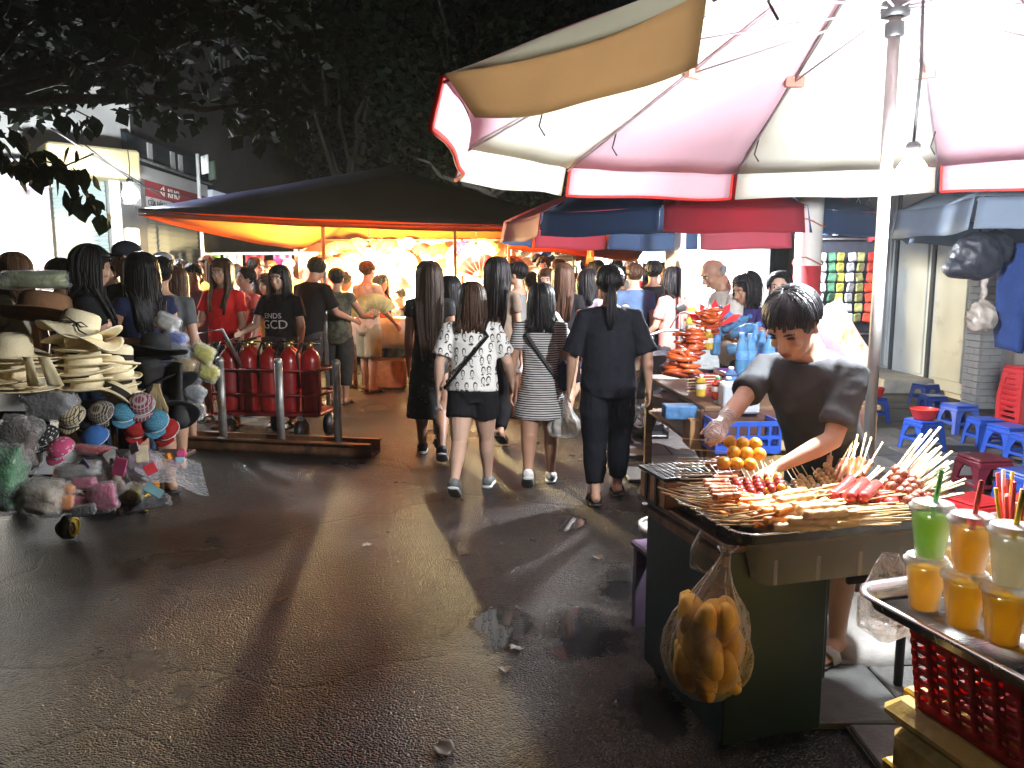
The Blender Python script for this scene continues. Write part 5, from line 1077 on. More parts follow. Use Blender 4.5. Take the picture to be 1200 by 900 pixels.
cone = E('orange_scrap','small orange plastic scrap on the ground under the trolley','scrap',(-2.0,7.2,.0)); q = MB(); q.lathe([(.06,0),(.05,.02),(.01,.11)],12,cap0=True,cap1=True); O('body', q, plastic('orange',(.8,.18,.02)), cone)
# ================================================================ TOFFEE / SAUSAGE STALL WITH BOTTLES
woodt = mat('table_wood',(.16,.095,.05),.6,var=.4,scale=5,stretch=(1,8,8),bump=.2)
tb_ = E('wooden_table','low wooden stall table with shelves full of sausages, bottles and crates','table',(1.52,4.95,0),R(3))
q = MB(); q.box((0,0,.80),(1.0,1.5,.03),bev=.006); O('tabletop', q, woodt, tb_)
q = MB(); q.box((0,0,.55),(.96,1.45,.025),bev=.005); O('shelf', q, woodt, tb_)
q = MB(); q.box((0,-.72,.34),(.95,.03,.38)); O('front_board', q, mat('board_yellow',(.5,.36,.14),.6,var=.4,scale=6,stretch=(6,1,1)), tb_)
for x in (-.47,.47):
    for y in (-.7,.7): q = MB(); q.box((x,y,.4),(.05,.05,.79)); O('leg', q, woodt, tb_)
redsau = mat('toffee_red',(.55,.10,.02),.22,var=.3,scale=10,coat=.3)
redsau2 = mat('toffee_brown',(.36,.05,.015),.25,var=.3,scale=10,coat=.3)
def fan_pile(lab, px, py, Y, n, r, ln):
    t = E('sausage_pile', lab, 'sausage pile', atY(px,py,Y))
    for k in range(n):
        a = R(-70+140*k/(n-1)); row = k%3; q = MB(); pts = []
        for i in range(9): u = i/8; pts.append((math.sin(a)*ln*u*.8+.02*math.sin(u*4),-.02*row-.02*math.sin(u*3),.05*row+math.cos(a)*ln*u*.55-.02))
        q.tube(pts,[r*(.5+.5*math.sin(math.pi*min(1,.15+u/8*.8))) for u in range(9)],8); O('sausage', q, redsau, t)
    for k in range(12):
        a = rnd.uniform(-.5,.5); c = Vector((rnd.uniform(-.05,.05),-.05+rnd.uniform(-.03,.03),.0+.012*k)); e = Vector((math.cos(a),math.sin(a)*.6,rnd.uniform(-.2,.2)))*rnd.uniform(.05,.075); b_ = Vector((0,-.012,rnd.uniform(-.012,.02)))
        q = MB(); q.tube([c-e,c-e*.4+b_,c+e*.4+b_,c+e],[r*.6,r*1.15,r*1.15,r*.6],8); O('sausage', q, redsau2 if k%3 == 0 else redsau, t)
    return t
fan_pile('pile of glossy red sausages at the back of the stall table',828,388,5.2,13,.014,.13)
fan_pile('stack of glossy orange red sausages at the front left of the table',797,438,4.45,13,.013,.12)
fan_pile('reddish sausages heaped behind the front stack',806,412,4.8,12,.013,.12)
q = MB()
for k in range(5): a=R(-60+30*k); q.sheet([(0,0,0),(math.sin(a-.15)*.16,-.01*k,math.cos(a-.15)*.16),(math.sin(a)*.2,-.01*k-.005,math.cos(a)*.2),(math.sin(a+.15)*.16,-.01*k,math.cos(a+.15)*.16)],.006)
o = O('red_wrapper', q, mat('wrap_red',(.6,.03,.03),.35,var=.2)); o.location = atY(836,385,5.25); tag(o,'spiky red paper wrapper above the back sausage pile','wrapper')
wb = film('bottle_blue',(.55,.78,.95),.6,.08,.3,12)
def bottle_tree(lab, m, capm, lm, h=.23, r=.033):
    t = E('bottle', lab, 'bottle', (0,0,-50)); q = MB(); q.lathe([(r*.8,0),(r,.012),(r,.06),(r*.93,.075),(r,.09),(r,h*.62),(r*.75,h*.78),(r*.4,h*.87),(r*.38,h*.93)],18,cap0=True); O('body', q, m, t)
    q = MB(); q.lathe([(r*.46,h*.9),(r*.47,h*.99),(r*.4,h)],14,cap1=True); O('cap', q, capm, t)
    q = MB(); q.lathe([(r*1.02,h*.36),(r*1.02,h*.58)],18); O('label', q, lm, t); return tree_of(t)
capb = mat('cap_blue_pl',(.06,.2,.55),.4); lblb = mat('label_blue',(.12,.3,.65),.4,var=.5,scale=30); wat = mat('water_fill',(.14,.38,.68),.06,var=.25,trans=.35,coat=.3)
WBt = bottle_tree('water bottle',wat,capb,lblb); 
lay = [(838,402,5.3,(0,0,0)),(846,385,5.4,(0,R(70),.3)),(858,392,5.35,(R(70),0,.6)),(866,382,5.4,(0,R(60),2)),(872,400,5.3,(0,R(80),1)),(852,410,5.2,(R(80),0,1.2)),(868,425,4.5,(0,0,0)),(884,412,4.9,(0,0,0)),(892,420,4.8,(0,0,0)),(878,424,4.7,(0,0,0)),(900,425,4.6,(0,0,0)),(842,392,5.45,(R(60),0,2.2))]
for k,(px,py,Y,rot) in enumerate(lay): dup(WBt, atY(px,py+(14 if rot==(0,0,0) else 0),Y), rot, ('standing ' if rot==(0,0,0) else 'lying ')+'blue labelled water bottle on the toffee stall', ('standing' if rot==(0,0,0) else 'lying')+' water bottles on the stall', 1.08)
def clean(tr):
    for p_, s_ in tr[1]:
        for s in s_: bpy.data.objects.remove(s)
        bpy.data.objects.remove(p_)
    bpy.data.objects.remove(tr[0])
clean(WBt)
jr = bottle_tree('jar',mat('sauce_red',(.5,.06,.03),.2,var=.3),mat('cap_green',(.05,.3,.1),.4),lblm,.13,.035)
dup(jr,atY(841,468,4.3),(0,0,0),'red sauce jar with a green cap in front of the bottles'); clean(jr)
jr = bottle_tree('jar',mat('sauce_blue',(.12,.25,.5),.2,var=.4),mat('cap_white',(.7,.7,.7),.4),lblb,.13,.035)
for k,(px,py) in enumerate(((853,468),(856,456))): dup(jr,atY(px,py,4.3+.1*k),(0,0,0),['front blue jar with white cap beside the red sauce jar','rear blue jar with white cap beside the red sauce jar'][k])
clean(jr)
jr = bottle_tree('jar',mat('sauce_yellow',(.6,.42,.06),.2,var=.3),mat('cap_white',(.7,.7,.7),.4),lblm,.13,.03)
for k,(px,py,Y) in enumerate(((822,408,4.9),(830,410,4.9),(821,465,4.35),(812,410,4.9))): dup(jr,atY(px,py,Y),(0,0,0),['left yellow sauce jar before the back sausages','right yellow sauce jar before the back sausages','yellow sauce bottle standing at the table front edge','outermost yellow sauce jar before the back sausages'][k])
clean(jr)
def crate(lab, loc, d, m, rz=0):
    t = E('plastic_crate', lab, 'crate', loc, rz); w, dp, h = d; q = MB(); q.box((0,0,.006),(w,dp,.012)); O('bottom', q, m, t)
    for k in range(4):
        L_ = w if k%2 == 0 else dp; o_ = (dp if k%2 == 0 else w)/2; q = MB(); q.box((0,-o_,h-.012),(L_+.01,.014,.024)); q.box((0,-o_,.02),(L_,.008,.04)); q.box((0,-o_,h*.5),(L_,.008,.02))
        for i in range(7): q.box((-L_/2+L_*i/6,-o_,h/2),(.014,.009,h-.01))
        O('side', q, m, t, None, (0,0,k*math.pi/2))
    return t
c = atY(842,428,4.75); crate('red plastic crate under the blue water bottles',(c.x,c.y,.815),(.28,.24,.10),plastic('crate_red',(.45,.03,.06)),.05)
c = atY(868,428,4.9); crate('purple plastic crate beside the red one',(c.x,c.y,.815),(.26,.24,.12),plastic('crate_purple',(.16,.05,.28)),.05)
c = atY(868,480,4.1); crate('blue plastic crate at the front right of the stall',(c.x,c.y,.60),(.34,.26,.17),plastic('crate_blue',(.03,.1,.5)),.05)
q = MB(); q.box((0,0,.0),(.30,.22,.58),bev=.005); o = O('carton', q, mat('carton_brown',(.42,.27,.13),.8,var=.2)); o.location=(c.x,c.y,.30); tag(o,'brown carton supporting the blue crate','carton')
q = MB(); q.box((0,0,.0),(.2,.2,.16),bev=.01); q.box((0,0,.084),(.205,.04,.004)); o = O('clear_tub', q, film('tub',(.8,.85,.9),.4,.2,.2)); o.location=(c.x+.02,c.y+.15,.86); tag(o,'tall frosted tub behind the jars beside the vendor','tub')
q = MB(); q.box((0,0,0),(.18,.12,.08),bev=.006); o = O('tin', q, mat('tin_blue',(.08,.2,.4),.35,var=.5,scale=20)); o.location = atY(796,482,4.35); tag(o,'blue tin on the lower shelf of the wooden table','tin')
for k,(x,y,w,h,c,lab) in enumerate(((1.13,4.33,.26,.16,(.35,.2,.09),'brown carton at the front left of the lower shelf'),(1.45,4.30,.22,.12,(.5,.36,.2),'pale carton in the middle of the lower shelf'),(1.70,4.34,.2,.18,(.25,.13,.06),'dark carton at the right of the lower shelf'))):
    t = E('carton',lab,'carton',(x,y,.565),rnd.uniform(-.15,.15)); q = MB(); q.box((0,0,h/2),(w,.2,h),bev=.004); O('body', q, mat('carton_%d'%k,c,.8,var=.3,scale=8), t); q = MB(); q.box((0,-.05,h+.006),(w,.1,.004),rot=RXYZ(.12,0,0)); O('flap', q, mat('carton_%d'%k,c,.8), t)
q = MB(); q.grid(lambda u,v:(1.04+.95*u,4.185-.02*math.sin(u*17)*v-.01*v,.80-(.16+.03*math.sin(u*8))*v),24,5); o = thick(O('table_cloth', q, cloth('oil',(.09,.05,.04),.4)),.004); tag(o,'dark stained oilcloth hanging over the front edge of the wooden table','tablecloth')
# wide leaning card of bamboo sticks
for k in range(7): q = MB(); q.tube([(-.16,0,0),(.02,.0,.01)],.004,5); o = O('bamboo_stick', q, pale); o.location = atY(838,442+k*3.2,4.4); o.rotation_euler=(0,rnd.uniform(-.08,.08),rnd.uniform(-.2,.2)); tag(o,'pale bamboo stick lying on the wooden table beside the sausages','stick','bamboo sticks on the table')
# big snack bag on a scooter behind the vendor
sb = E('snack_bag','huge pink and orange printed snack bag leaning behind the young vendor','bag',atY(984,398,4.6)); sb.rotation_euler=(R(-8),R(-30),0)
q = MB(); q.grid(lambda u,v:((u-.5)*.26*(1-.1*math.sin(3.14*v)),-.05*math.sin(3.14*u)*math.sin(3.14*v)**.6,(v-.5)*.44),10,12); q.grid(lambda u,v:((.5-u)*.26*(1-.1*math.sin(3.14*v)),.05*math.sin(3.14*u)*math.sin(3.14*v)**.6,(v-.5)*.44),10,12); O('bag_body', q, mat('snack_white',(.58,.46,.42),.3,var=.1,scale=4,bump=.3,bscale=12,dirt=((.75,.20,.03),9,.5)), sb)
q = MB(); q.grid(lambda u,v:(-.095+.06*u,-.052*math.sin(3.14*(.12+.25*u))*math.sin(3.14*(.1+.8*v))**.6-.006,-.2+.33*v),4,8); O('pink_strip', q, mat('snack_pink',(.70,.28,.42),.35,var=.15,scale=20), sb)
def motorbike(lab, loc, rz, body):
    t = E('motorbike', lab, 'motorbike', loc, rz); tyre = mat('tyre',(.02,.02,.02),.7)
    for y in (-.58,.58):
        q = MB(); q.tube([(0,y+.24*math.cos(a*.2618),.29+.24*math.sin(a*.2618)) for a in range(24)],.045,8,closed=True); w = O('wheel', q, tyre, t)
        q = MB(); q.tube([(0,y+.19*math.cos(a*.2618),.29+.19*math.sin(a*.2618)) for a in range(24)],.016,6,closed=True)
        for k in range(6): a = k*1.047; q.tube([(0,y,.29),(0,y+.19*math.cos(a),.29+.19*math.sin(a))],.01,5)
        q.tube([(-.05,y,.29),(.05,y,.29)],.035,10); O('rim', q, steel, w)
    q = MB(); q.box((0,-.02,.42),(.22,.55,.22),bev=.06); q.box((0,-.42,.56),(.22,.5,.16),bev=.06,taper=.8); q.box((0,.38,.62),(.24,.08,.5),rot=RXYZ(.35,0,0),bev=.03); O('body', q, body, t)
    q = MB(); q.box((0,-.30,.74),(.24,.72,.09),bev=.035); O('seat', q, black, t)
    q = MB(); q.tube([(0,.60,.29),(0,.44,.95)],.03,8); q.tube([(-.36,.32,1.02),(-.16,.42,1.03),(0,.44,.98),(.16,.42,1.03),(.36,.32,1.02)],.014,8); O('handlebar', q, steel, t)
    for s in (-1,1):
        q = MB(); q.tube([(s*.38,.30,1.02),(s*.27,.36,1.025)],.02,8); O('grip', q, black, t); q = MB(); q.tube([(s*.2,.42,1.03),(s*.28,.38,1.2)],.006,5); q.ell((s*.29,.37,1.23),(.06,.012,.04)); O('mirror', q, black, t)
    q = MB(); q.ell((0,.52,.93),(.09,.07,.08)); O('headlight', q, mat('headlamp',(.5,.5,.5),.1,.2), t); q = MB(); q.box((0,-.7,.58),(.12,.05,.07),bev=.02); O('tail_light', q, mat('tail_red',(.4,.01,.01),.2), t)
    q = MB(); q.tube([(.13,.0,.22),(.14,-.35,.26),(.15,-.68,.36)],.04,10); O('exhaust', q, steel, t); return t
q = MB(); q.lathe([(.0001,-.06),(.06,-.055),(.1,-.02),(.11,.03),(.115,.04),(.1,.05),(.0001,.02)],18); o = O('pot', q, black); o.location = atY(990,434,4.75); o.rotation_euler=(.5,-.4,0); tag(o,'round black pot under the lower corner of the snack bag','pot')
motorbike('dark motorbike parked beyond the sausage stall at the pavement edge',(1.40,6.6,.03),R(20),mat('bike_black',(.03,.03,.035),.25,coat=.5))
# scoop-like black dustpan on the pavers
dp = E('dustpan','black dustpan lying on the pavement beside the motorbike','dustpan',atZ(765,512,.035)); q = MB(); q.box((0,0,.02),(.24,.2,.03),bev=.01); q.box((0,.1,.05),(.24,.02,.1)); q.box((-.12,0,.04),(.02,.2,.07)); q.box((.12,0,.04),(.02,.2,.07)); O('pan', q, black, dp); q = MB(); q.tube([(0,.1,.06),(.25,.35,.12),(.4,.5,.2)],.015,8); O('handle', q, black, dp)
# litter on the road
for k,(px,py,lab) in enumerate(((592,787,'dark curled leaf lying on the asphalt below the large puddle'),(604,762,'small dead leaf on the road above the curled leaf'),(640,560,'flattened paper scrap between the walkers shadows'),(430,640,'pale crumpled scrap on the road at the centre left'),(330,705,'dead leaf lying alone on the dark left part of the road'),(545,650,'bent twig scrap on the road before the portrait T-shirt'),(700,655,'small wet leaf near the cart wheel'),(520,880,'dead leaf at the near edge of the road'))):
    q = MB(); s_ = .028+.02*rnd.random(); q.grid(lambda u,v:((u-.5)*s_*2*(1-.6*abs(v-.5)*2),(v-.5)*s_*1.5+.004*math.sin(u*9),.006+.012*abs(u-.5)*2*(.5+.5*math.sin(k+v*4))),6,6); o = thick(O('litter_scrap', q, [mat('dead_leaf',(.06,.04,.02),.5),mat('paper_scrap',(.3,.28,.25),.6)][k in (2,3)]),.001); o.location = atZ(px,py,0)+Vector((0,0,.001)); o.rotation_euler=(0,0,rnd.uniform(0,6)); tag(o,lab,'litter')
# ================================================================ PEOPLE
rnd = random.Random(33)
SKIN = [mat('skin_%d'%i, c, .5, var=.10, scale=7, bump=.08, bscale=80) for i, c in enumerate(((.52,.31,.21),(.46,.26,.17),(.40,.22,.14),(.58,.37,.27)))]
def hairmat(n, c): return mat('hair_'+n, c, .48, var=.6, scale=26, stretch=(1,1,.12), bump=.5, bscale=120, spec=.2)
HB = hairmat('black',(.012,.011,.012)); HBR = hairmat('brown',(.075,.035,.018)); HBL = hairmat('blueblack',(.02,.021,.026)); HG = hairmat('grey',(.25,.25,.26)); HLB = hairmat('lightbrown',(.16,.08,.04))
EYEW = mat('eye_white',(.7,.68,.65),.2,var=.05); EYED = mat('eye_dark',(.02,.012,.01),.15); LIP = mat('lip',(.36,.16,.12),.45)
Rx = lambda a: Matrix.Rotation(a, 3, 'X')
TORSO = {'f':[(.465,.066,.058,0),(.50,.089,.068,-.008),(.545,.084,.064,-.004),(.61,.066,.051,0),(.66,.068,.053,.004),(.715,.079,.061,.012),(.765,.083,.053,.004),(.803,.084,.043,-.004),(.826,.056,.036,-.006),(.84,.033,.031,-.004),(.865,.028,.030,0),(.89,.028,.030,.006)],
         'm':[(.465,.070,.060,0),(.50,.086,.067,-.006),(.545,.083,.064,0),(.61,.079,.060,.002),(.66,.083,.062,.004),(.715,.093,.064,.008),(.765,.098,.058,.002),(.803,.098,.047,-.004),(.828,.064,.040,-.006),(.842,.038,.035,-.004),(.865,.034,.035,0),(.89,.033,.035,.006)]}
def tor(sex, z):
    T = TORSO[sex]
    for a, b in zip(T, T[1:]):
        if a[0] <= z <= b[0]:
            t = (z-a[0])/(b[0]-a[0]); return tuple(x+(y-x)*t for x, y in zip(a, b))
    return T[0] if z < T[0][0] else T[-1]
def person(label, px, top, Y, rz, sex='f', hair=('long',.72,None), up=('tee',None,{}), low=('pants',None,{}), shoes=('sandal',None), legs=((12,4),(-14,22)), arms=((8,6,12),(8,-4,14)), lean=0, nod=0, turn=0, w=1.0, skin=None, face=False, hs=1.0, H=None, X=None, group=None, detail=None, gz=None, shoef=True):
    q0 = atY(px, top, Y); X = q0.x if X is None else X
    gz = (.035 if (X > 1.1 and 2.2 < Y) else 0.0) if gz is None else gz
    H = H or (q0.z-gz)/1.004
    if not 1.38 < H < 1.86: print('HEIGHT', label, round(H,2))
    rz = R(rz); t = E('person', label, 'person', (X, Y, gz), rz, group)
    det = detail if detail is not None else (2 if Y < 6.0 else 1 if Y < 9 else 0)
    vb = (.0075,.013,.02)[2-det]; vg = (.010,.014,.02)[2-det]; ns = (14,12,10)[2-det]
    sk = skin or SKIN[rnd.randrange(3)]; ln = R(lean); hip0 = Vector((0,0,.50*H))
    Tt = lambda p: hip0 + Rx(-ln) @ (Vector(p)-hip0)
    wf = 1+(w-1)*1.0
    def ring_pts(rings, off=0.0, mul=1.0):
        return [Tt((0,y*H,z*H)) for z,a,b,y in rings], [((a*wf*mul+off)*H,(b*wf*mul+off)*H) for z,a,b,y in rings]
    body = MB()
    P, rr = ring_pts(TORSO[sex]); k_ = len(P); rr[-3:] = [(a/wf,b/wf) for a,b in rr[-3:]]; body.tube(P, rr, ns+4, side=(1,0,0))
    if sex == 'f' and det:
        for s in (-1,1): body.ell(Tt((s*.036*H*wf,.05*H*wf,.715*H)), .03*H)
    # legs
    LG = {}
    low_z = 9
    for s, (tp, kf) in zip((-1,1), legs):
        h = Vector((s*.047*H*wf,0,.495*H)); a = R(tp); d1 = Vector((s*.02,math.sin(a),-math.cos(a))).normalized(); kn = h+d1*.235*H; b = R(tp-kf); d2 = Vector((0,math.sin(b),-math.cos(b))); an = kn+d2*.222*H
        LG[s] = [h,kn,an,d2,b]; low_z = min(low_z, an.z - (.5*max(0,-math.sin(b))*.12*H if b < R(-25) else 0))
    dz = .04*H-low_z
    for s in (-1,1):
        h,kn,an,d2,b = LG[s]
        for v in (kn,an): v.z += dz
        # keep hip in place, knees share the shift
        body.tube([h+Vector((0,0,.03*H)),h,h.lerp(kn,.5),kn,kn.lerp(an,.28),kn.lerp(an,.62),an,an-Vector((0,0,.012*H))],[.04*H*wf,.056*H*wf,.050*H*wf,.037*H,.036*H*(1+.5*(wf-1)),.027*H,.0205*H,.02*H],ns)
        fp = min(0, b+R(20)) if b < R(-20) else 0.0   # heel lifts behind
        Fm = Rx(fp); LG[s].append(Fm)
        body.tube([an+Fm@Vector((0,-.030*H,-.022*H)),an+Fm@Vector((0,-.018*H,-.014*H)),an+Fm@Vector((0,.012*H,-.010*H)),an+Fm@Vector((0,.05*H,-.022*H)),an+Fm@Vector((s*.004*H,.085*H,-.029*H)),an+Fm@Vector((s*.005*H,.105*H,-.031*H))],[(.014*H,.014*H),(.021*H,.022*H),(.023*H,.024*H),(.026*H,.016*H),(.026*H,.010*H),(.015*H,.007*H)],ns,side=(1,0,0))
        if det == 2 and shoes[0] != 'sneaker':
            for j in range(5): body.capsule(an+Fm@Vector((s*(-.019+.0095*j)*H*-1,.095*H,-.031*H)),an+Fm@Vector((s*(-.019+.0095*j)*H*-1,(.116-.004*j)*H,-.033*H)),.0058*H,.005*H,6)
    # arms
    AR = {}
    sx = (.093 if sex == 'f' else .108)*H*wf
    for s, am in zip((-1,1), arms):
        sh = Tt((s*sx,-.004*H,.795*H)); L1, L2 = .172*H, .150*H
        if isinstance(am, dict):
            wt = RZ(-rz) @ (Vector(am['w'])-Vector((X,Y,gz))) if am.get('world') else Vector(am['w'])*H
            d = wt-sh; D = min(d.length, (L1+L2)*.985); d.normalize(); wt = sh+d*D
            c = (L1*L1+D*D-L2*L2)/(2*L1*D); c = max(-1,min(1,c)); hn = Vector(am.get('hint',(s*.5,-.6,-.6))); hn = (hn-d*hn.dot(d)).normalized()
            el = sh+d*(L1*c)+hn*(L1*math.sqrt(1-c*c)); wr = wt
        else:
            ab, fw, fx = (R(v) for v in am); du = Vector((s*math.sin(ab),math.sin(fw)*math.cos(ab),-math.cos(fw)*math.cos(ab))); f2 = fw+fx; df = Vector((s*math.sin(ab*.25),math.sin(f2),-math.cos(f2))).normalized(); el = sh+du*L1; wr = el+df*L2
        AR[s] = (sh,el,wr)
        r0 = 1+(wf-1)*.7
        body.tube([sh+Vector((-s*.025*H,0,.006*H)),sh,sh.lerp(el,.35),sh.lerp(el,.8),el,el.lerp(wr,.3),el.lerp(wr,.75),wr,wr+(wr-el).normalized()*.012*H],[x*H*r0 for x in (.024,.031,.027,.0235,.0225,.0225,.0165,.0135,.0135)],ns)
        d = (wr-el).normalized(); nm = Vector((-s,0,-.0)) if not (isinstance(am, dict) and am.get('palm')) else Vector(am['palm']); nm = (nm-d*nm.dot(d)); nm = nm.normalized() if nm.length > .05 else d.orthogonal().normalized(); spd = d.cross(nm)*(1 if (d.cross(nm)).dot(Vector((0,1,.3))) > 0 else -1); cu = am.get('curl',.35) if isinstance(am, dict) else .35
        pc = wr+d*.028*H; M = Matrix((spd,nm,d)).transposed(); body.ell(pc,(.0215*H,.0105*H,.032*H),10,8,M)
        fr = .0056*H if det == 2 else .0075*H
        for j,(o,Lf) in enumerate(((.0155,.040),(.0052,.046),(-.0052,.043),(-.0150,.034))):
            b0 = pc+spd*o*H+d*.024*H; c1 = b0+(d*math.cos(cu*.7)+nm*math.sin(cu*.7)+spd*o*3)*Lf*H*.5; c2 = c1+(d*math.cos(cu*2)+nm*math.sin(cu*2))*Lf*H*.5; body.tube([b0-d*.012*H,b0,c1,c2],[fr,fr,fr*.95,fr*.7],8)
        th = pc+spd*.014*H-d*.008*H; t1 = th+(spd*.75+d*.6+nm*.25).normalized()*.024*H; body.tube([th-spd*.008*H,th,t1,t1+(d*.85+spd*.25+nm*.35).normalized()*.022*H],[fr*1.25,fr*1.25,fr*1.1,fr*.75],8)
    # head
    pv = Tt((0,.002*H,.862*H)); Mh = RZ(R(turn)) @ Rx(-(ln*.5+R(nod))); S = H*hs
    hp = lambda x,y,z: pv + Mh @ Vector((x*S,(y+.010)*S,(z+.064)*S))
    body.ell(hp(0,-.004,.012),(.046*S,.056*S,.054*S),ns+4,10,Mh); body.ell(hp(0,.012,-.020),(.039*S,.040*S,.046*S),ns+2,10,Mh)
    body.ell(hp(0,.030,-.052),(.019*S,.016*S,.014*S),10,6,Mh); body.tube([pv-Vector((0,0,.03*H)),pv,hp(0,-.008,-.02)],[.03*H if sex=='f' else .035*H]*3,ns)
    if det:
        body.tube([hp(0,.050,.006),hp(0,.057,-.006),hp(0,.064,-.019),hp(0,.054,-.023)],[.005*S,.0065*S,.0095*S,.007*S],8)
        for s in (-1,1): body.ell(hp(s*.047,-.004,-.006),(.006*S,.012*S,.019*S),8,6,Mh); body.ell(hp(s*.022,.040,-.016),(.014*S,.012*S,.012*S),8,6,Mh); body.ell(hp(s*.02,.044,.017),(.016*S,.008*S,.006*S),8,6,Mh)
        body.ell(hp(0,.0475,-.035),(.014*S,.008*S,.006*S),8,6,Mh); body.ell(hp(0,.0465,-.042),(.011*S,.007*S,.005*S),8,6,Mh)
    else: body.tube([hp(0,.050,.006),hp(0,.062,-.019)],[.008*S,.011*S],6)
    remesh(O('body', body, sk, t), vb, 3 if det else 2)
    if face:
        for s in (-1,1):
            m = MB(); m.ell(hp(s*.0195,.0475,.0035),(.0098*S,.0055*S,.0042*S if face != 'down' else .0016*S),10,6,Mh); e = O('eye', m, EYEW if (det and face != 'down') else EYED, t)
            if face != 'down': m = MB(); m.ell(hp(s*.0195,.0522,.0035),(.0044*S,.0018*S,.0042*S),8,6,Mh); O('iris', m, EYED, e)
            m = MB(); m.tube([hp(s*.009,.0535,.0135),hp(s*.02,.0535,.017),hp(s*.031,.0455,.0135)],[.0015*S,.0024*S,.001*S],5); O('eyebrow', m, HB, t)
        m = MB(); m.tube([hp(-.013,.0525,-.037),hp(-.005,.0565,-.0355),hp(0,.0562,-.037),hp(.005,.0565,-.0355),hp(.013,.0525,-.037)],[.0012*S,.0034*S,.003*S,.0034*S,.0012*S],6); m.tube([hp(-.010,.0525,-.041),hp(0,.0555,-.0425),hp(.010,.0525,-.041)],[.001*S,.0034*S,.001*S],6); O('mouth', m, LIP, t)
    # hair
    if hair:
        style, lz, hm = (tuple(hair)+(None,None))[:3]; hm = hm or HB; m = MB()
        fem = style in ('long','bob'); cc = (0,-.015,.019) if fem else (0,-.013,.017); cr_ = (.0575,.064,.060) if fem else (.0525,.059,.0585)
        if style != 'bald': m.ell(hp(*cc),tuple(x*S for x in cr_),20,12,Mh)
        nl = {2:190,1:70,0:36}[det]; wd = {2:.0058,1:.009,0:.013}[det]
        if det == 2 and style == 'short': nl, wd = 420, .0042
        for i in range(nl if style not in ('bald','cap') else 0):
            phi = R(i*137.5+rnd.uniform(-8,8)); fr_ = math.sin(phi)   # +1 = front
            front = fr_ > .62; side = abs(fr_) <= .62
            if style in ('long','bob'):
                te = R(rnd.uniform(58,66)) if front else R(92); hang = None if front else lz
            elif style == 'pony' or style == 'bun': te = R(52) if front else R(112 if fr_ < 0 else 95); hang = None
            else: te = R(rnd.uniform(66,90)) if front else R(rnd.uniform(88,106) if side else rnd.uniform(105,122)); hang = None
            pts = []; rs_ = []; g = 1.03+rnd.uniform(0,.05)
            t0 = R(rnd.uniform(4,30))
            nseg = 6
            for j in range(nseg+1):
                th = t0+(te-t0)*j/nseg; ph = phi+(.35*(1-j/nseg) if style == 'short' else 0)
                lift = g+ (.05*math.sin(math.pi*j/nseg) if style == 'short' else .02)
                pts.append(hp(cc[0]+cr_[0]*lift*math.sin(th)*math.cos(ph),cc[1]+cr_[1]*lift*math.sin(th)*math.sin(ph),cc[2]+cr_[2]*lift*math.cos(th))); rs_.append(1 if style != 'short' else 1-.55*j/nseg)
            if hang is not None:
                p = pts[-1]; zb = hang*H+rnd.uniform(-.03,.03)*H*(1.6 if style == 'long' else .7); L = max(.02,p.z-zb); out = Vector((p.x-pv.x,p.y-pv.y,0))
                for j in range(1,6):
                    u = j/5; q = p+Vector((0,0,-L*u)); sw = (1-.14*u*u+.10*math.sin(u*2.6)) if style == 'bob' else (1+.10*math.sin(u*3)-.28*u*u); q.x = pv.x+out.x*sw+rnd.uniform(-.004,.004)+.008*H*u*math.sin(u*5+i)*.6; q.y = pv.y+out.y*(1-.1*u)
                    if style == 'long' and out.y > -.02 and L > .2: q.y += -.02*u if abs(out.x) < .5*cr_[0]*S else 0
                    if q.z < .82*H and q.z > .5*H:     # rest on the back, never inside the torso
                        z_, a_, b_, y_ = tor(sex, q.z/H); yb = Tt((0,y_*H-b_*wf*H-.012*H,q.z)).y; q.y = min(q.y, yb) if out.y < .02 else max(q.y, Tt((0,y_*H+b_*wf*H+.012*H,q.z)).y)
                    pts.append(q); rs_.append(1-.45*u*u)
            ww = wd*S*(1.6 if style in ('long','bob') else 1.25)
            m.tube(pts,[(ww*x,ww*.45*x) for x in rs_],5)
        if fem and det:      # loose flyaway strands that break the outline
            for i in range(60 if det == 2 else 24):
                phi = rnd.uniform(0,6.28); g = rnd.uniform(1.04,1.16); p0 = hp(cc[0]+cr_[0]*.9*math.cos(phi)*.8,cc[1]+cr_[1]*.9*math.sin(phi)*.8,cc[2]+cr_[2]*.62); p1 = hp(cc[0]+cr_[0]*g*math.cos(phi),cc[1]+cr_[1]*g*min(.55,math.sin(phi)),cc[2]-cr_[2]*.35)
                L = max(.03,(p1.z-lz*H)*rnd.uniform(.7,1.08)); o = Vector((rnd.uniform(-.012,.012),rnd.uniform(-.012,.006),0)); m.tube([p0,p0.lerp(p1,.5)+Vector((0,0,.012*S)),p1,p1+Vector((0,0,-L*.5))+o,p1+Vector((0,0,-L))+o*rnd.uniform(.5,2.5)],[.0016*S,.0018*S,.0018*S,.0015*S,.0008*S],4)
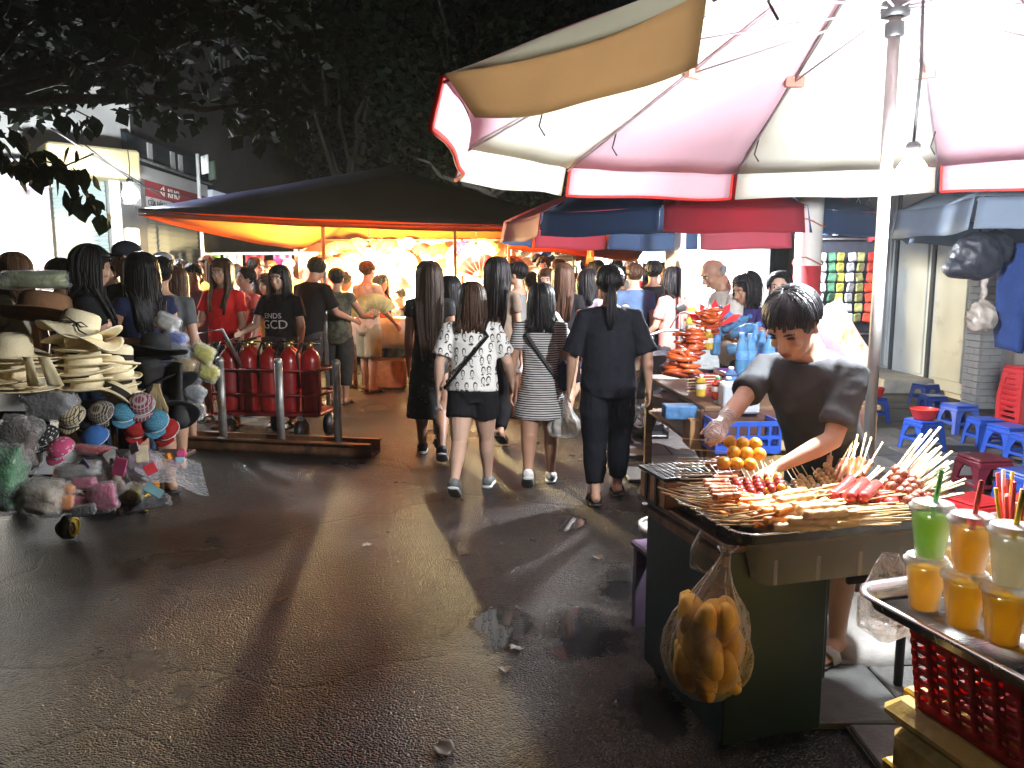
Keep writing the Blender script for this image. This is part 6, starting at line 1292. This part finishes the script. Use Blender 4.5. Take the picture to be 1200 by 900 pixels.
        if style == 'pony':
            b0 = hp(0,-.066,-.004); L = max(.05,b0.z-lz*H)
            for i in range(40 if det == 2 else 14):
                a = rnd.uniform(0,6.28); r = .016*S*math.sqrt(rnd.random()); o = Vector((r*math.cos(a),r*.8*math.sin(a),0)); yb = Tt((0,-.07*H*wf,.75*H)).y
                m.tube([hp(0,-.05,.0)+o*.5,b0+o*.6+Vector((0,-.012*S,0)),Vector((b0.x+o.x*1.3,min(b0.y-.015*S,yb)+o.y,b0.z-.3*L)),Vector((b0.x+o.x*1.2,min(b0.y-.01*S,yb)+o.y,b0.z-.7*L)),Vector((b0.x+o.x*.4,min(b0.y,yb)+o.y,b0.z-L))],[.006*S,.006*S,.006*S,.005*S,.002*S],5)
        if style == 'bun': m.ell(hp(0,-.078,.012),(.024*S,.022*S,.024*S),12,8,Mh)
        if style == 'bald': m.ell(hp(0,-.018,-.002),(.0485*S,.048*S,.034*S),16,8,Mh)
        O('hair', m, hm, t)
        if style == 'cap':
            cm_ = hair[1] if not isinstance(hair[1], (int,float)) else cloth('cap_white',(.7,.7,.7)); m2 = MB(); m2.ell(hp(0,-.006,.034),(.054*S,.062*S,.045*S),18,10,Mh); cpo = O('cap', m2, cm_, t); m2 = MB(); m2.grid(lambda u,v:tuple(hp((u-.5)*.085,.045+.05*v*math.sin(3.14*(.1+.8*u)),.03-.012*v-.03*(u-.5)**2*4*.3)),8,4); thick(O('peak', m2, cm_, cpo),.004)
    wr_amp = (.006,.006,.003)[2-det]
    # upper garment
    if up and up[0]:
        kind, gm, o = (tuple(up)+({},))[:3] if len(up) < 3 else up; g = MB(); hem = o.get('hem',.475); ls = o.get('loose',1.0); off = .009
        zt = .800 if kind == 'tank' else .832
        zs = [hem]+[z for z,_,_,_ in TORSO[sex] if hem+.01 < z < zt-.008]+[zt]
        pts = []; rr = []
        for z in zs:
            z_,a,b,y = tor(sex, max(z,.47)); base = .079 if sex == 'f' else .086
            if z < .73: a = max(a, base*(.93+.10*(ls-1)*4*.4)); b = max(b, .060*ls**.5)
            if kind == 'tank' and z > .77: a *= .80
            a = a*(1+.35*(ls-1)); pts.append(Tt((0,y*H,z*H))); rr.append(((a*wf+off)*H,(b*wf+off)*H))
        if kind == 'dress':
            hz = o.get('to',.35); fl_ = o.get('flare',.105); pts = [Tt((0,-.004*H,z*H)) if z > .5 else Vector((0,-.004*H,z*H)) for z in (hz,hz*.5+.25,.50,.55)]+[p for p,z in zip(pts,zs) if z > .58]; rr = [(fl_*wf*H,fl_*.78*wf*H),((fl_+.100)/2*wf*H,.080*wf*H),(.101*wf*H,.080*wf*H),(.093*wf*H,.074*wf*H)]+[r for r,z in zip(rr,zs) if z > .58]
        rr[-1] = (rr[-1][0]*.86, rr[-1][1]*1.0)
        g.tube(pts, rr, ns+6, side=(1,0,0))
        sl = o.get('sleeve',.55)
        if kind != 'tank' and sl:
            for s in (-1,1):
                sh,el,wr = AR[s]; pp = [sh+Vector((-s*.03*H,0,.004*H)),sh,sh.lerp(el,min(sl,1)*.5),sh.lerp(el,min(sl,1))]; rq = [.0315*H,.0375*H,.0355*H*ls**.3,(.036 if sl < 1 else .031)*H*ls**.6]
                if sl > 1: pp.append(el.lerp(wr,sl-1)); rq.append(.027*H)
                g.tube(pp, [x*(1+(wf-1)*.6) for x in rq], ns)
        elif kind == 'tank':
            for s in (-1,1): g.tube([Tt((s*.05*H,.035*H,.77*H)),Tt((s*.052*H,.028*H,.80*H)),Tt((s*.054*H,.0,.828*H)),Tt((s*.052*H,-.036*H,.80*H)),Tt((s*.05*H,-.045*H,.77*H))],.012*H,8)
        names = {'tee':'shirt','tank':'tank_top','dress':'dress'}
        gar = remesh(O(names[kind], g, gm, t), vg, 3, wr_amp, 10)
        if o.get('collar'): 
            m = MB(); m.tube([Tt((.038*H*math.cos(a*.35),.036*H*math.sin(a*.35)-.004*H,(.834-.006*math.sin(a*.35))*H)) for a in range(18)],.0045*H,6,closed=True); O('neckband', m, o['collar'], gar)
    if low and low[0]:
        kind, gm, o = (tuple(low)+({},))[:3] if len(low) < 3 else low; g = MB(); ls = o.get('loose',1.0)
        zs = (.448,.475,.50,.545,.595); pts = []; rr = []
        for z in zs: z_,a,b,y = tor(sex,max(z,.48)); pts.append(Tt((0,y*H,z*H)) if z > .5 else Vector((0,y*H,z*H))); rr.append(((a*wf+.006)*H,(b*wf+.008)*H))
        if kind == 'skirt':
            hz = o.get('to',.30); fl_ = o.get('flare',.12); pts = [Vector((0,0,hz*H)),Vector((0,0,(hz+.46)/2*H))]+pts; rr = [(fl_*wf*H,fl_*.8*wf*H),((fl_+.098)/2*wf*H,.085*wf*H)]+[(max(a,.098*wf*H) if i < 3 else a,max(b,.076*wf*H) if i < 3 else b) for i,(a,b) in enumerate(rr)]
        g.tube(pts, rr, ns+6, side=(1,0,0))
        if kind != 'skirt':
            fr_ = {'pants':1.93,'capri':1.55,'shorts':.52}[kind] if 'len' not in o else o['len']
            for s in (-1,1):
                h,kn,an = LG[s][:3]; pp = [h+Vector((0,0,.03*H)),h,h.lerp(kn,min(1,fr_)*.5),h.lerp(kn,min(1,fr_))]; rq = [.05*wf,.0635*wf,.060*wf*ls**.5,(.0455*ls if fr_ >= 1 else .057*wf*ls)]
                if fr_ > 1: pp += [kn.lerp(an,(fr_-1)*.5),kn.lerp(an,fr_-1)]; rq += [.044*ls,.033*ls]
                g.tube(pp, [x*H for x in rq], ns)
        remesh(O({'pants':'trousers','capri':'trousers','shorts':'shorts','skirt':'skirt'}[kind], g, gm, t), vg, 3, wr_amp, 8)
    # shoes
    if shoes and shoef:
        for s in (-1,1):
            an, Fm = LG[s][2], LG[s][5]; f = lambda x,y,z: an+Fm@Vector((x*H,y*H,z*H)); sm = shoes[1] or black
            if shoes[0] == 'sneaker':
                m = MB(); m.tube([f(0,-.040,-.018),f(0,-.030,-.012),f(0,.0,-.004),f(0,.03,-.010),f(s*.002,.07,-.021),f(s*.004,.105,-.027),f(s*.004,.118,-.030)],[(.016*H,.014*H),(.025*H,.024*H),(.027*H,.027*H),(.029*H,.022*H),(.030*H,.015*H),(.024*H,.010*H),(.012*H,.006*H)],14,side=(1,0,0)); so = O('shoe', m, sm, t)
                m = MB(); m.tube([f(0,-.042,-.034),f(0,-.034,-.034),f(0,.0,-.034),f(s*.003,.06,-.035),f(s*.005,.108,-.035),f(s*.005,.121,-.034)],[(.018*H,.007*H),(.027*H,.0075*H),(.027*H,.0075*H),(.032*H,.0075*H),(.026*H,.007*H),(.012*H,.006*H)],14,side=(1,0,0)); O('sole', m, shoes[2] if len(shoes) > 2 else mat('sole_white',(.7,.7,.68),.5), so)
            else:
                m = MB(); m.tube([f(0,-.042,-.037),f(0,-.032,-.037),f(0,.0,-.037),f(s*.003,.06,-.038),f(s*.005,.112,-.038),f(s*.005,.126,-.037)],[(.018*H,.004*H),(.027*H,.006*H),(.026*H,.006*H),(.031*H,.006*H),(.026*H,.0055*H),(.010*H,.004*H)],14,side=(1,0,0)); so = O('sandal', m, sm, t)
                m = MB(); m.tube([f(s*.004-.031,.055,-.034),f(s*.004-.024,.055,-.014),f(s*.004,.055,-.004),f(s*.004+.024,.055,-.014),f(s*.004+.031,.055,-.034)],[(.004*H,.020*H)]*5,8,side=None); O('strap', m, shoes[2] if len(shoes) > 2 else sm, so)
    return dict(root=t, H=H, T=Tt, arms=AR, legs=LG, sex=sex, wf=wf, hp=hp, rz=rz, loc=Vector((X,Y,gz)))
def world(p, v): return p['loc']+RZ(p['rz'])@Vector(v)
def strap_bag(p, lab, s, m, bag=None, ls=1.0, wdt=.012):
    """cross-body strap round the torso from shoulder s to the other hip, with its bag"""
    H, wf, T, sex = p['H'], p['wf'], p['T'], p['sex']; q = MB(); pts = []
    for i in range(28):
        a = 2*math.pi*i/28; zz = .665+.155*math.cos(a); zt = max(.50,min(.825,zz)); _,ra,rb,y = tor(sex,zt); ra = max(ra,.083)*wf*(1+.35*(ls-1))+.020; rb = max(rb,.060*ls**.5 if zt < .75 else .06)*wf*(1+.35*(ls-1))+.022
        x = s*ra*math.cos(a)*(.62 if zz > .78 else 1); yy = -rb*math.sin(a)*(1 if abs(math.cos(a)) < .95 else .9)
        pts.append(T((x*H,(yy+y)*H,(zt+(.016 if zz > .80 else 0))*H)))
    q.tube(pts, (wdt,.004), 6, closed=True); 
    t = E('shoulder_bag', lab, 'bag', p['loc'], p['rz']); O('strap', q, m, t)
    if bag:
        (x,y,z),(a,b,c),bm = bag; q = MB(); q.box(T((x*H,y*H,z*H)),(a,b,c),bev=.03); q.box(T((x*H,y*H,z*H+c*.25/1)),(a*1.02,b*1.04,c*.42),bev=.02); O('pouch', q, bm, t)
    return t
bk = cloth('black',(.012,.012,.014),.3); nv = cloth('navy',(.02,.025,.06)); wh = cloth('white',(.72,.71,.69)); gy = cloth('grey',(.25,.25,.26)); jeans = cloth('denim',(.05,.07,.13)); dk = cloth('charcoal',(.05,.05,.055)); khaki = cloth('khaki',(.30,.24,.15)); 
snw = mat('sneaker_white',(.75,.74,.72),.5,var=.1); sng = mat('sneaker_grey',(.16,.17,.17),.6,var=.3); blk = mat('sandal_black',(.02,.02,.02),.5)
walkA = ((19,4),(-15,30)); walkB = ((-16,34),(18,5)); stand = ((2,2),(-2,3))
# ---- young vendor behind the cart
vend = person('young vendor in a dark grey T-shirt bending over the skewers, clear glove on his hand',935,347,2.95,128,'m',('short',None,HBL),('tee',cloth('vendor_grey',(.05,.053,.057),.08,.9,.08),dict(hem=.46,sleeve=.80,loose=1.18,collar=bk)),('shorts',dk,dict(len=.95,loose=1.1)),('sandal',blk,mat('strap_white',(.75,.75,.75),.5)),stand,
   (dict(w=atY(910,548,2.60),world=True,hint=(-.6,-.5,-.6),palm=(0,0,-1),curl=.5),dict(w=atY(846,497,2.62),world=True,hint=(.6,-.3,-.7),palm=(0,0,-1),curl=.5)),lean=25,nod=24,turn=4,w=1.08,skin=SKIN[3],face='down',hs=1.15,H=1.49,X=1.245)
sh,el,wr = vend['arms'][1]; gl = film('glove',(.95,.95,.95),.72,.2,.9,26); q = MB(); d = (wr-el).normalized(); q.tube([wr-d*.07,wr-d*.04,wr,wr+d*.05,wr+d*.1,wr+d*.15],[.034,.028,.024,.036,.036,.012],18); tag(O('plastic_glove', q, gl, None, vend['loc'], (0,0,vend['rz'])),"thin clear plastic glove on the vendor's working hand",'glove')
# ---- five walkers in front
w2 = person('woman in a white T-shirt printed with black portraits and black shorts walking away',553,332,5.35,-4,'f',('bob',.795,hairmat('auburn',(.05,.025,.015))),('tee',pattern('portraits','faces',(.72,.70,.66),(.03,.03,.035),17),dict(hem=.50,sleeve=.78,loose=1.5)),('shorts',bk,dict(len=.50,loose=1.12)),('sneaker',sng),walkB,((16,-10,22),(20,12,30)),w=1.12,skin=SKIN[3])
strap_bag(w2,'black cross-body strap bag on the woman in the portrait T-shirt',1,bk,((-.11,.05,.52),(.06,.14,.12),bk),1.5)
w1 = person('woman with waist long brown hair and a long black dress walking away',503,308,6.45,5,'f',('long',.56,hairmat('dark_brown',(.045,.026,.018))),('dress',pattern('dress_dark','flower',(.013,.013,.015),(.09,.08,.08),16),dict(to=.22,flare=.13,sleeve=.35)),None,('sneaker',blk),walkA,((6,4,16),(7,0,18)),w=1.0)
w3 = person('woman in a black and white striped dress carrying a clear bag, walking away',634,333,5.55,-3,'f',('bob',.79,HB),('dress',pattern('stripes','stripe',(.025,.025,.03),(.62,.60,.58),19),dict(to=.35,flare=.132,sleeve=.6,loose=1.1)),None,('sneaker',snw),((-16,34),(12,3)),((14,2,10),(8,6,10)),w=1.04)
strap_bag(w3,'dark shoulder bag at the right hip of the woman in the striped dress',-1,dk,((.115,.0,.56),(.08,.20,.22),nv))
w4 = person('tall woman in an oversized black T-shirt and black trousers walking away',715,311,5.2,-2,'f',('pony',.74,HB),('tee',cloth('black_tee',(.013,.014,.02),.3),dict(hem=.47,sleeve=.98,loose=1.55)),('pants',cloth('black_trs',(.010,.011,.016),.3),dict(len=1.8,loose=1.12)),('sandal',blk),((-8,14),(12,5)),((17,6,14),(20,-8,18)),w=1.08,skin=SKIN[0])
w5 = person('woman with long straight black hair behind the portrait T-shirt, in khaki top',582,303,7.2,-8,'f',('long',.66,HB),('tee',cloth('taupe',(.20,.15,.11)),dict(hem=.5,sleeve=.5,loose=1.2)),('pants',bk,{}),('sandal',blk),walkA,((10,4,20),(9,2,14)))
bagw = bag('carrier_bag','clear plastic carrier bag full of food in the hand of the striped dress woman',atY(661,497,5.50),[(.02,-.10),(.09,-.09),(.12,-.03),(.11,.03),(.06,.10),(.02,.17),(.015,.22)],(.02,0,0),film('carrier',(.92,.92,.90),.55,.12,.9,18),22,9)
q = MB(); q.ell((0,0,-.03),(.075,.06,.05),14,8); q.ell((.03,0,.02),(.05,.05,.03)); o = O('food_pack', q, mat('food_pack',(.55,.46,.32),.5,var=.4)); o.location = atY(661,497,5.50); tag(o,'pale food packs inside the clear carrier bag','food pack')
pk_ = person('woman in a pink T-shirt half hidden by the long brown hair',527,325,6.95,0,'f',('long',.70,HB),('tee',cloth('rose',(.45,.13,.16)),dict(sleeve=.6)),('pants',jeans,{}),('sandal',blk),walkB,((12,2,14),(12,4,20)))
# ---- crowd down the street
C = []
def cw(*a, **k): C.append(person(*a, **k)); return C[-1]
cw('man in a grey tank top and white shorts standing sideways by the fan stall',607,307,8.5,60,'m',('short',None,HB),('tank',gy,dict(loose=1.1)),('shorts',wh,dict(len=.85,loose=1.1)),('sandal',blk),stand,((8,10,40),(8,4,30)),turn=10,face=True)
p7 = cw('woman with long wavy brown hair and a black top with a white strap',660,310,7.7,-10,'f',('long',.70,hairmat('chestnut',(.07,.035,.02))),('tee',bk,dict(sleeve=.35,hem=.52)),('skirt',bk,dict(to=.3)),('sandal',blk),walkA)
strap_bag(p7,'bag on a wide white strap across the back of the chestnut haired woman',-1,wh,None,wdt=.022)
cw('woman with dark bobbed hair and pale lilac top turning right',690,317,7.9,-40,'f',('bob',.80,HB),('tee',cloth('lilac',(.42,.36,.42)),dict(sleeve=.3)),('shorts',jeans,{}),('sneaker',snw),walkB,turn=-20)
cw('woman with brown bob facing the camera in the crowd, black top',641,316,8.8,165,'f',('bob',.80,HBR),('tee',bk,{}),('pants',jeans,{}),('sandal',blk),stand,face=True)
cw('person in black with short black hair behind the grey tank top',622,319,9.3,20,'m',('short',None,HB),('tee',bk,{}),('pants',dk,{}),('sandal',blk),walkA)
cw('girl facing the camera between the brown hair and the lilac top',676,322,9.0,172,'f',('bob',.80,HB),('tee',cloth('pale_pink',(.6,.42,.42)),{}),('skirt',nv,{}),('sandal',blk),stand,face=True)
cw('man in a blue T-shirt walking away right of the tall black clad woman',744,309,8.7,8,'m',('short',None,HBR),('tee',cloth('steel_blue',(.10,.16,.28)),dict(sleeve=.6)),('shorts',khaki,dict(len=.9)),('sneaker',snw),walkA,skin=SKIN[3])
cw('broad man in a black T-shirt walking away beside the toffee umbrella pole',766,306,9.3,-5,'m',('short',None,HB),('tee',bk,dict(loose=1.2)),('pants',dk,{}),('sneaker',snw),walkB,w=1.08)
cw('woman in a salmon T-shirt beside the motorbike at the pavement edge',789,314,8.0,40,'f',('bob',.83,HB),('tee',cloth('salmon',(.62,.26,.22)),dict(sleeve=.7,loose=1.25)),('pants',dk,{}),('sandal',blk),stand,((14,10,40),(14,6,40)))
far = [(637,301,11.6,170,'m','short',HB,'white','man in white facing the camera far behind the brown bob'),(655,304,12.4,20,'m','short',HBR,'grey','man in grey far back left of the blue tarpaulin'),(699,306,11.8,10,'f','long',HB,'navy','woman in navy with long hair far behind the lilac top'),
 (722,304,12.6,190,'m','short',HB,'white','man in white shirt walking towards the camera far back'),(738,307,13.6,0,'m','short',HBR,'red','man in a red shirt far back left of the toffee umbrella'),(753,310,14.2,180,'f','long',HBR,'lilac2','woman in pale violet coming from the far end'),
 (596,303,11.4,-60,'f','bob',HB,'teal','woman in teal looking at the cap rack'),(618,306,13.0,30,'m','short',HB,'black','tall man in black at the back of the cap rack'),(709,312,10.4,-15,'f','pony',HBR,'cream','woman in cream with a ponytail behind the tall black clad woman'),
 (728,313,10.1,20,'m','short',HB,'olive','man in olive just left of the blue T-shirt'),(779,308,11.2,160,'m','short',HB,'blue3','man in bright blue facing the camera beyond the salmon shirt'),(648,318,10.2,40,'f','bob',HBR,'mustard','woman in mustard seen from behind in the thick of the crowd'),
 (668,308,13.6,0,'f','long',HB,'coral','woman in coral far behind the chestnut hair'),(686,304,14.2,175,'m','cap',None,'white2','man with a pale cap walking towards the camera far back'),(606,322,10.6,10,'f','long',HB,'maroon','woman in maroon half hidden behind the grey tank top')]
fc = dict(white=(.65,.65,.63),grey=(.3,.3,.3),navy=(.03,.04,.1),red=(.5,.05,.05),lilac2=(.4,.33,.5),teal=(.05,.25,.27),black=(.015,.015,.016),cream=(.65,.58,.45),olive=(.15,.15,.07),blue3=(.06,.15,.5),mustard=(.45,.3,.06),coral=(.6,.2,.15),white2=(.65,.62,.58),maroon=(.2,.03,.05))
for i,(px,top,Y,rz_,sx_,st_,hm_,cn,lab) in enumerate(far):
    cw(lab,px,top,Y,rz_,sx_,(st_,{'long':.7,'bob':.8,'pony':.75}.get(st_),hm_),('tee',cloth('far_'+cn,fc[cn]),dict(sleeve=.55)),('pants' if i%3 else 'shorts',[jeans,dk,khaki][i%3],{}),('sneaker',snw),walkA if i%2 else walkB,face=rz_ > 150)
# ---- toffee sellers
cw('elderly balding man in an open pale shirt working at the toffee stall',868,308,6.1,100,'m',('bald',None,HG),('tee',cloth('pale_shirt',(.72,.70,.64)),dict(sleeve=.95,loose=1.35)),('pants',dk,{}),('sandal',blk),stand,(dict(w=atY(820,372,5.8),world=True,palm=(0,0,-1)),dict(w=atY(836,385,5.75),world=True,palm=(0,0,-1))),lean=14,nod=25,face=True,detail=2,H=1.70)
cw('dark haired woman in a navy top leaning behind the water bottles',893,317,5.85,112,'f',('bob',.84,HB),('tee',cloth('purple_navy',(.05,.04,.15)),dict(sleeve=.5)),('pants',dk,{}),('sandal',blk),stand,(dict(w=atY(850,395,5.55),world=True),dict(w=atY(862,402,5.6),world=True)),lean=10,nod=15,face=True,detail=2)
cw('round faced woman with tied back hair beside the red and white post',915,318,5.7,155,'f',('bun',None,HB),('tee',cloth('indigo',(.04,.035,.12)),dict(sleeve=.5)),('pants',dk,{}),('sandal',blk),stand,((12,10,50),(12,10,50)),face=True,detail=2,w=1.1,skin=SKIN[3])
# ---- left group behind the hats
cw('dark haired woman in a black top in profile behind the straw hats',100,288,4.95,-70,'f',('long',.74,HB),('tee',bk,dict(sleeve=.6)),('pants',jeans,{}),('sandal',blk),stand,((10,20,60),(10,30,60)),nod=10,turn=0)
cw('man in black facing the camera between the two dark haired women at left',129,297,5.9,150,'m',('short',None,HB),('tee',dk,{}),('pants',dk,{}),('sandal',blk),stand,face=True,nod=10)
cw('woman in a navy dress with long dark hair and bare arms at the left lamp',166,297,5.35,45,'f',('long',.72,HB),('dress',nv,dict(to=.3,sleeve=.2)),None,('sandal',blk),stand,((16,20,70),(14,20,70)),nod=12)
cw('tall man in a dark cap beneath the left lamp',149,282,5.7,160,'m',('cap',cloth('cap_dark',(.03,.03,.04))),('tee',dk,{}),('pants',jeans,{}),('sandal',blk),stand,face=True)
cw('man in a dark grey T-shirt with his arm hanging, right of the left lamp',186,301,6.0,20,'m',('short',None,HB),('tee',cloth('slate',(.10,.105,.11)),dict(sleeve=.6)),('shorts',dk,dict(len=.9)),('sandal',blk),stand)
cw('man in a white cap looking left in front of the grey shutter',191,295,7.5,110,'m',('cap',cloth('cap_white',(.7,.7,.7))),('tee',cloth('brick',(.25,.1,.08)),{}),('pants',dk,{}),('sandal',blk),stand,face=True)
cw('woman in a brown vest top with bare arms left of the red T-shirt',203,313,6.9,70,'f',('long',.76,HBR),('tank',cloth('brown_vest',(.14,.08,.05)),{}),('skirt',dk,{}),('sandal',blk),stand,((8,20,70),(8,10,60)))
cw('boy in a lavender shirt facing the camera beside the red T-shirt',226,309,8.3,195,'m',('short',None,HB),('tee',cloth('lavender',(.30,.25,.40)),dict(sleeve=.9)),('shorts',khaki,{}),('sandal',blk),stand,face=True)
cw('woman in an orange top behind the boy in lavender',243,301,9.7,135,'f',('bob',.82,HBR),('tee',cloth('orange_top',(.75,.30,.05)),{}),('pants',jeans,{}),('sandal',blk),stand,face=True)
red = cw('woman in a red T-shirt and flowered black skirt with long hair and fringe',259,304,7.9,172,'f',('long',.72,HBR),('tee',cloth('red_tee',(.55,.02,.02)),dict(sleeve=.6,loose=1.15,hem=.5)),('skirt',pattern('flower_skirt','flower',(.02,.02,.022),(.6,.42,.3),26),dict(to=.28)),('sandal',blk),stand,((10,8,14),(12,14,60)),face=True,w=1.03)
cw('woman in a coral T-shirt and tan trousers right of the red T-shirt',288,313,8.7,140,'f',('pony',.78,HB),('tee',cloth('coral_tee',(.75,.16,.13)),dict(sleeve=.45)),('pants',cloth('tan_trs',(.45,.32,.14)),{}),('sandal',blk),stand,((12,4,20),(12,6,24)),face=True)
cw('man in a blue T-shirt behind the coral T-shirt',299,302,10.2,-120,'m',('short',None,HB),('tee',cloth('royal',(.06,.14,.35)),{}),('pants',dk,{}),('sandal',blk),stand,face=True)
gcd = cw('woman in a black T-shirt with pale lettering standing behind the extinguishers',327,312,7.95,168,'f',('bob',.80,HB),('tee',cloth('black_gcd',(.014,.014,.016),.3),dict(sleeve=.62,loose=1.3,hem=.47)),('pants',dk,{}),('sandal',blk),stand,((14,6,16),(16,20,55)),face=True,w=1.10,skin=SKIN[0],detail=2)
H = gcd['H']
for s_, sz, z in (('ENDS','.075',.700),('GCD','.125',.645)):
    me = text_mesh(s_, float(sz), .002); n = len(me.vertices); co = np.empty(n*3,np.float32); me.vertices.foreach_get('co',co); co = co.reshape(-1,3); x = co[:,0].copy(); z_ = co[:,1].copy(); dep = co[:,2].copy()
    _,ra,rb,y = tor('f',z); Rr = (ra*1.35*1.10+.02)*H; fy = (rb*1.14*1.1+.026+y)*H
    co[:,0] = -x; co[:,1] = fy-x*x/(2*Rr)*.9+dep; co[:,2] = z*H+z_; me.vertices.foreach_set('co',co.ravel()); me.flip_normals(); me.update(); me.materials.append(mat('print_white',(.62,.60,.58),.7))
    sh_ = [c for c in COL.objects if c.parent is gcd['root'] and c.name.startswith('shirt')][0]; O('lettering', me, None, sh_)
hb2 = E('waist_bag','dark flat bag at the waist of the woman with the lettered T-shirt','bag',gcd['loc'],gcd['rz']); q = MB(); q.box((.0,.155,.525*H),(.26,.06,.15),bev=.02); q.box((.0,.19,.55*H),(.25,.02,.07),bev=.008); O('pouch', q, mat('bag_plum',(.05,.035,.045),.4), hb2)
cw('burly man in black bending towards the fan stall behind the lettered T-shirt',356,292,9.1,-35,'m',('short',None,HB),('tee',bk,dict(sleeve=.8,loose=1.35)),('pants',dk,{}),('sandal',blk),stand,((10,10,30),(10,20,50)),lean=12,nod=15,w=1.18,H=1.80)
vest = cw('person in a camouflage vest and dark breeches holding a pale fan out',394,314,9.4,-8,'f',('short',None,HB),('tee',pattern('camo','camo',(.10,.10,.06),(.05,.05,.035),14),dict(sleeve=.25,loose=1.3,hem=.47)),('capri',cloth('dark_breeches',(.045,.045,.04)),dict(loose=1.2)),('sandal',blk),stand,((14,4,20),(24,25,60)),w=1.06,detail=1)
sh,el,wr = vest['arms'][1]; hf = fan_tree((.65,.66,.35),'spread'+' pale green fan held out by the person in the camouflage vest',None,1.2); hf.location = world(vest,wr+Vector((.02,.06,-.02))); hf.rotation_euler=(0,R(-10),R(10)); hf.scale=(1.25,)*3
cw('man in a pale T-shirt and grey green shorts at the fan stall counter',430,305,10.4,-35,'m',('short',None,HBR),('tee',cloth('pale_tee',(.48,.42,.36)),dict(sleeve=.6,loose=1.15)),('shorts',cloth('sage',(.22,.23,.17)),dict(len=.95,loose=1.15)),('sandal',blk),stand,((10,10,40),(12,8,40)),skin=SKIN[1],detail=1)
cw('fan seller in a black vest sitting low behind the counter',469,336,11.5,150,'f',('bun',None,HB),('tank',bk,{}),('pants',dk,{}),('sandal',blk),((80,80),(80,80)),((16,30,40),(16,30,40)),face=True,nod=15,H=1.55,gz=-.15,detail=1)
cw('person peering over the counter left of the tent pole',404,318,10.9,-60,'m',('short',None,HB),('tee',cloth('teal2',(.05,.10,.10)),{}),('pants',dk,{}),('sandal',blk),stand)
bgp = [(276,310,10.6,60,'m','short',HB,'white','man in white between the orange top and the coral T-shirt'),(316,306,11.4,175,'m','short',HBR,'blue3','man in bright blue far behind the lettered T-shirt'),(209,306,9.4,150,'f','long',HB,'maroon','woman in maroon behind the white cap'),(338,303,12.4,190,'m','cap',None,'olive','man with a pale cap deep behind the black bending man'),
 (300,328,9.3,10,'f','bob',HLB,'teal','child with light brown hair behind the coral T-shirt'),(312,322,9.0,160,'f','long',HBR,'mustard','girl in mustard half hidden by the lettered T-shirt'),(15,297,5.7,80,'f','bob',HLB,'cream','brown haired woman behind the pale green bag at far left'),(214,315,10.4,180,'m','short',HB,'grey','man in grey deep behind the lavender shirt'),(70,303,6.2,-60,'m','short',HB,'black','man in black at the lit shop window behind the hats'),(446,322,11.0,-120,'f','long',HB,'red','woman in red in front of the warm bulb')]
for i,(px,top,Y,rz_,sx_,st_,hm_,cn,lab) in enumerate(bgp):
    cw(lab,px,top,Y,rz_,sx_,(st_,{'long':.7,'bob':.8}.get(st_),hm_),('tee',cloth('far_'+cn,fc[cn]),dict(sleeve=.55)),('pants',[jeans,dk,khaki][i%3],{}),('sandal',blk),stand,face=rz_ > 130,H=1.45 if top > 325 else None)
bake_pending()
# ================================================================ THIN HAZE, ADDED TO GIVE THE LAMPS A GLOW
hz = MB(); hz.box((0,22.5,7),(82,77,16)); hm = bpy.data.materials.new('haze'); hm.use_nodes = True; N = hm.node_tree.nodes; N.remove(N['Principled BSDF'])
pv_ = N.new('ShaderNodeVolumePrincipled'); pv_.inputs['Color'].default_value = (.9,.93,1,1); pv_.inputs['Density'].default_value = .0008; pv_.inputs['Anisotropy'].default_value = .55; hm.node_tree.links.new(pv_.outputs[0], N['Material Output'].inputs['Volume'])
stuff(O('haze', hz, hm))
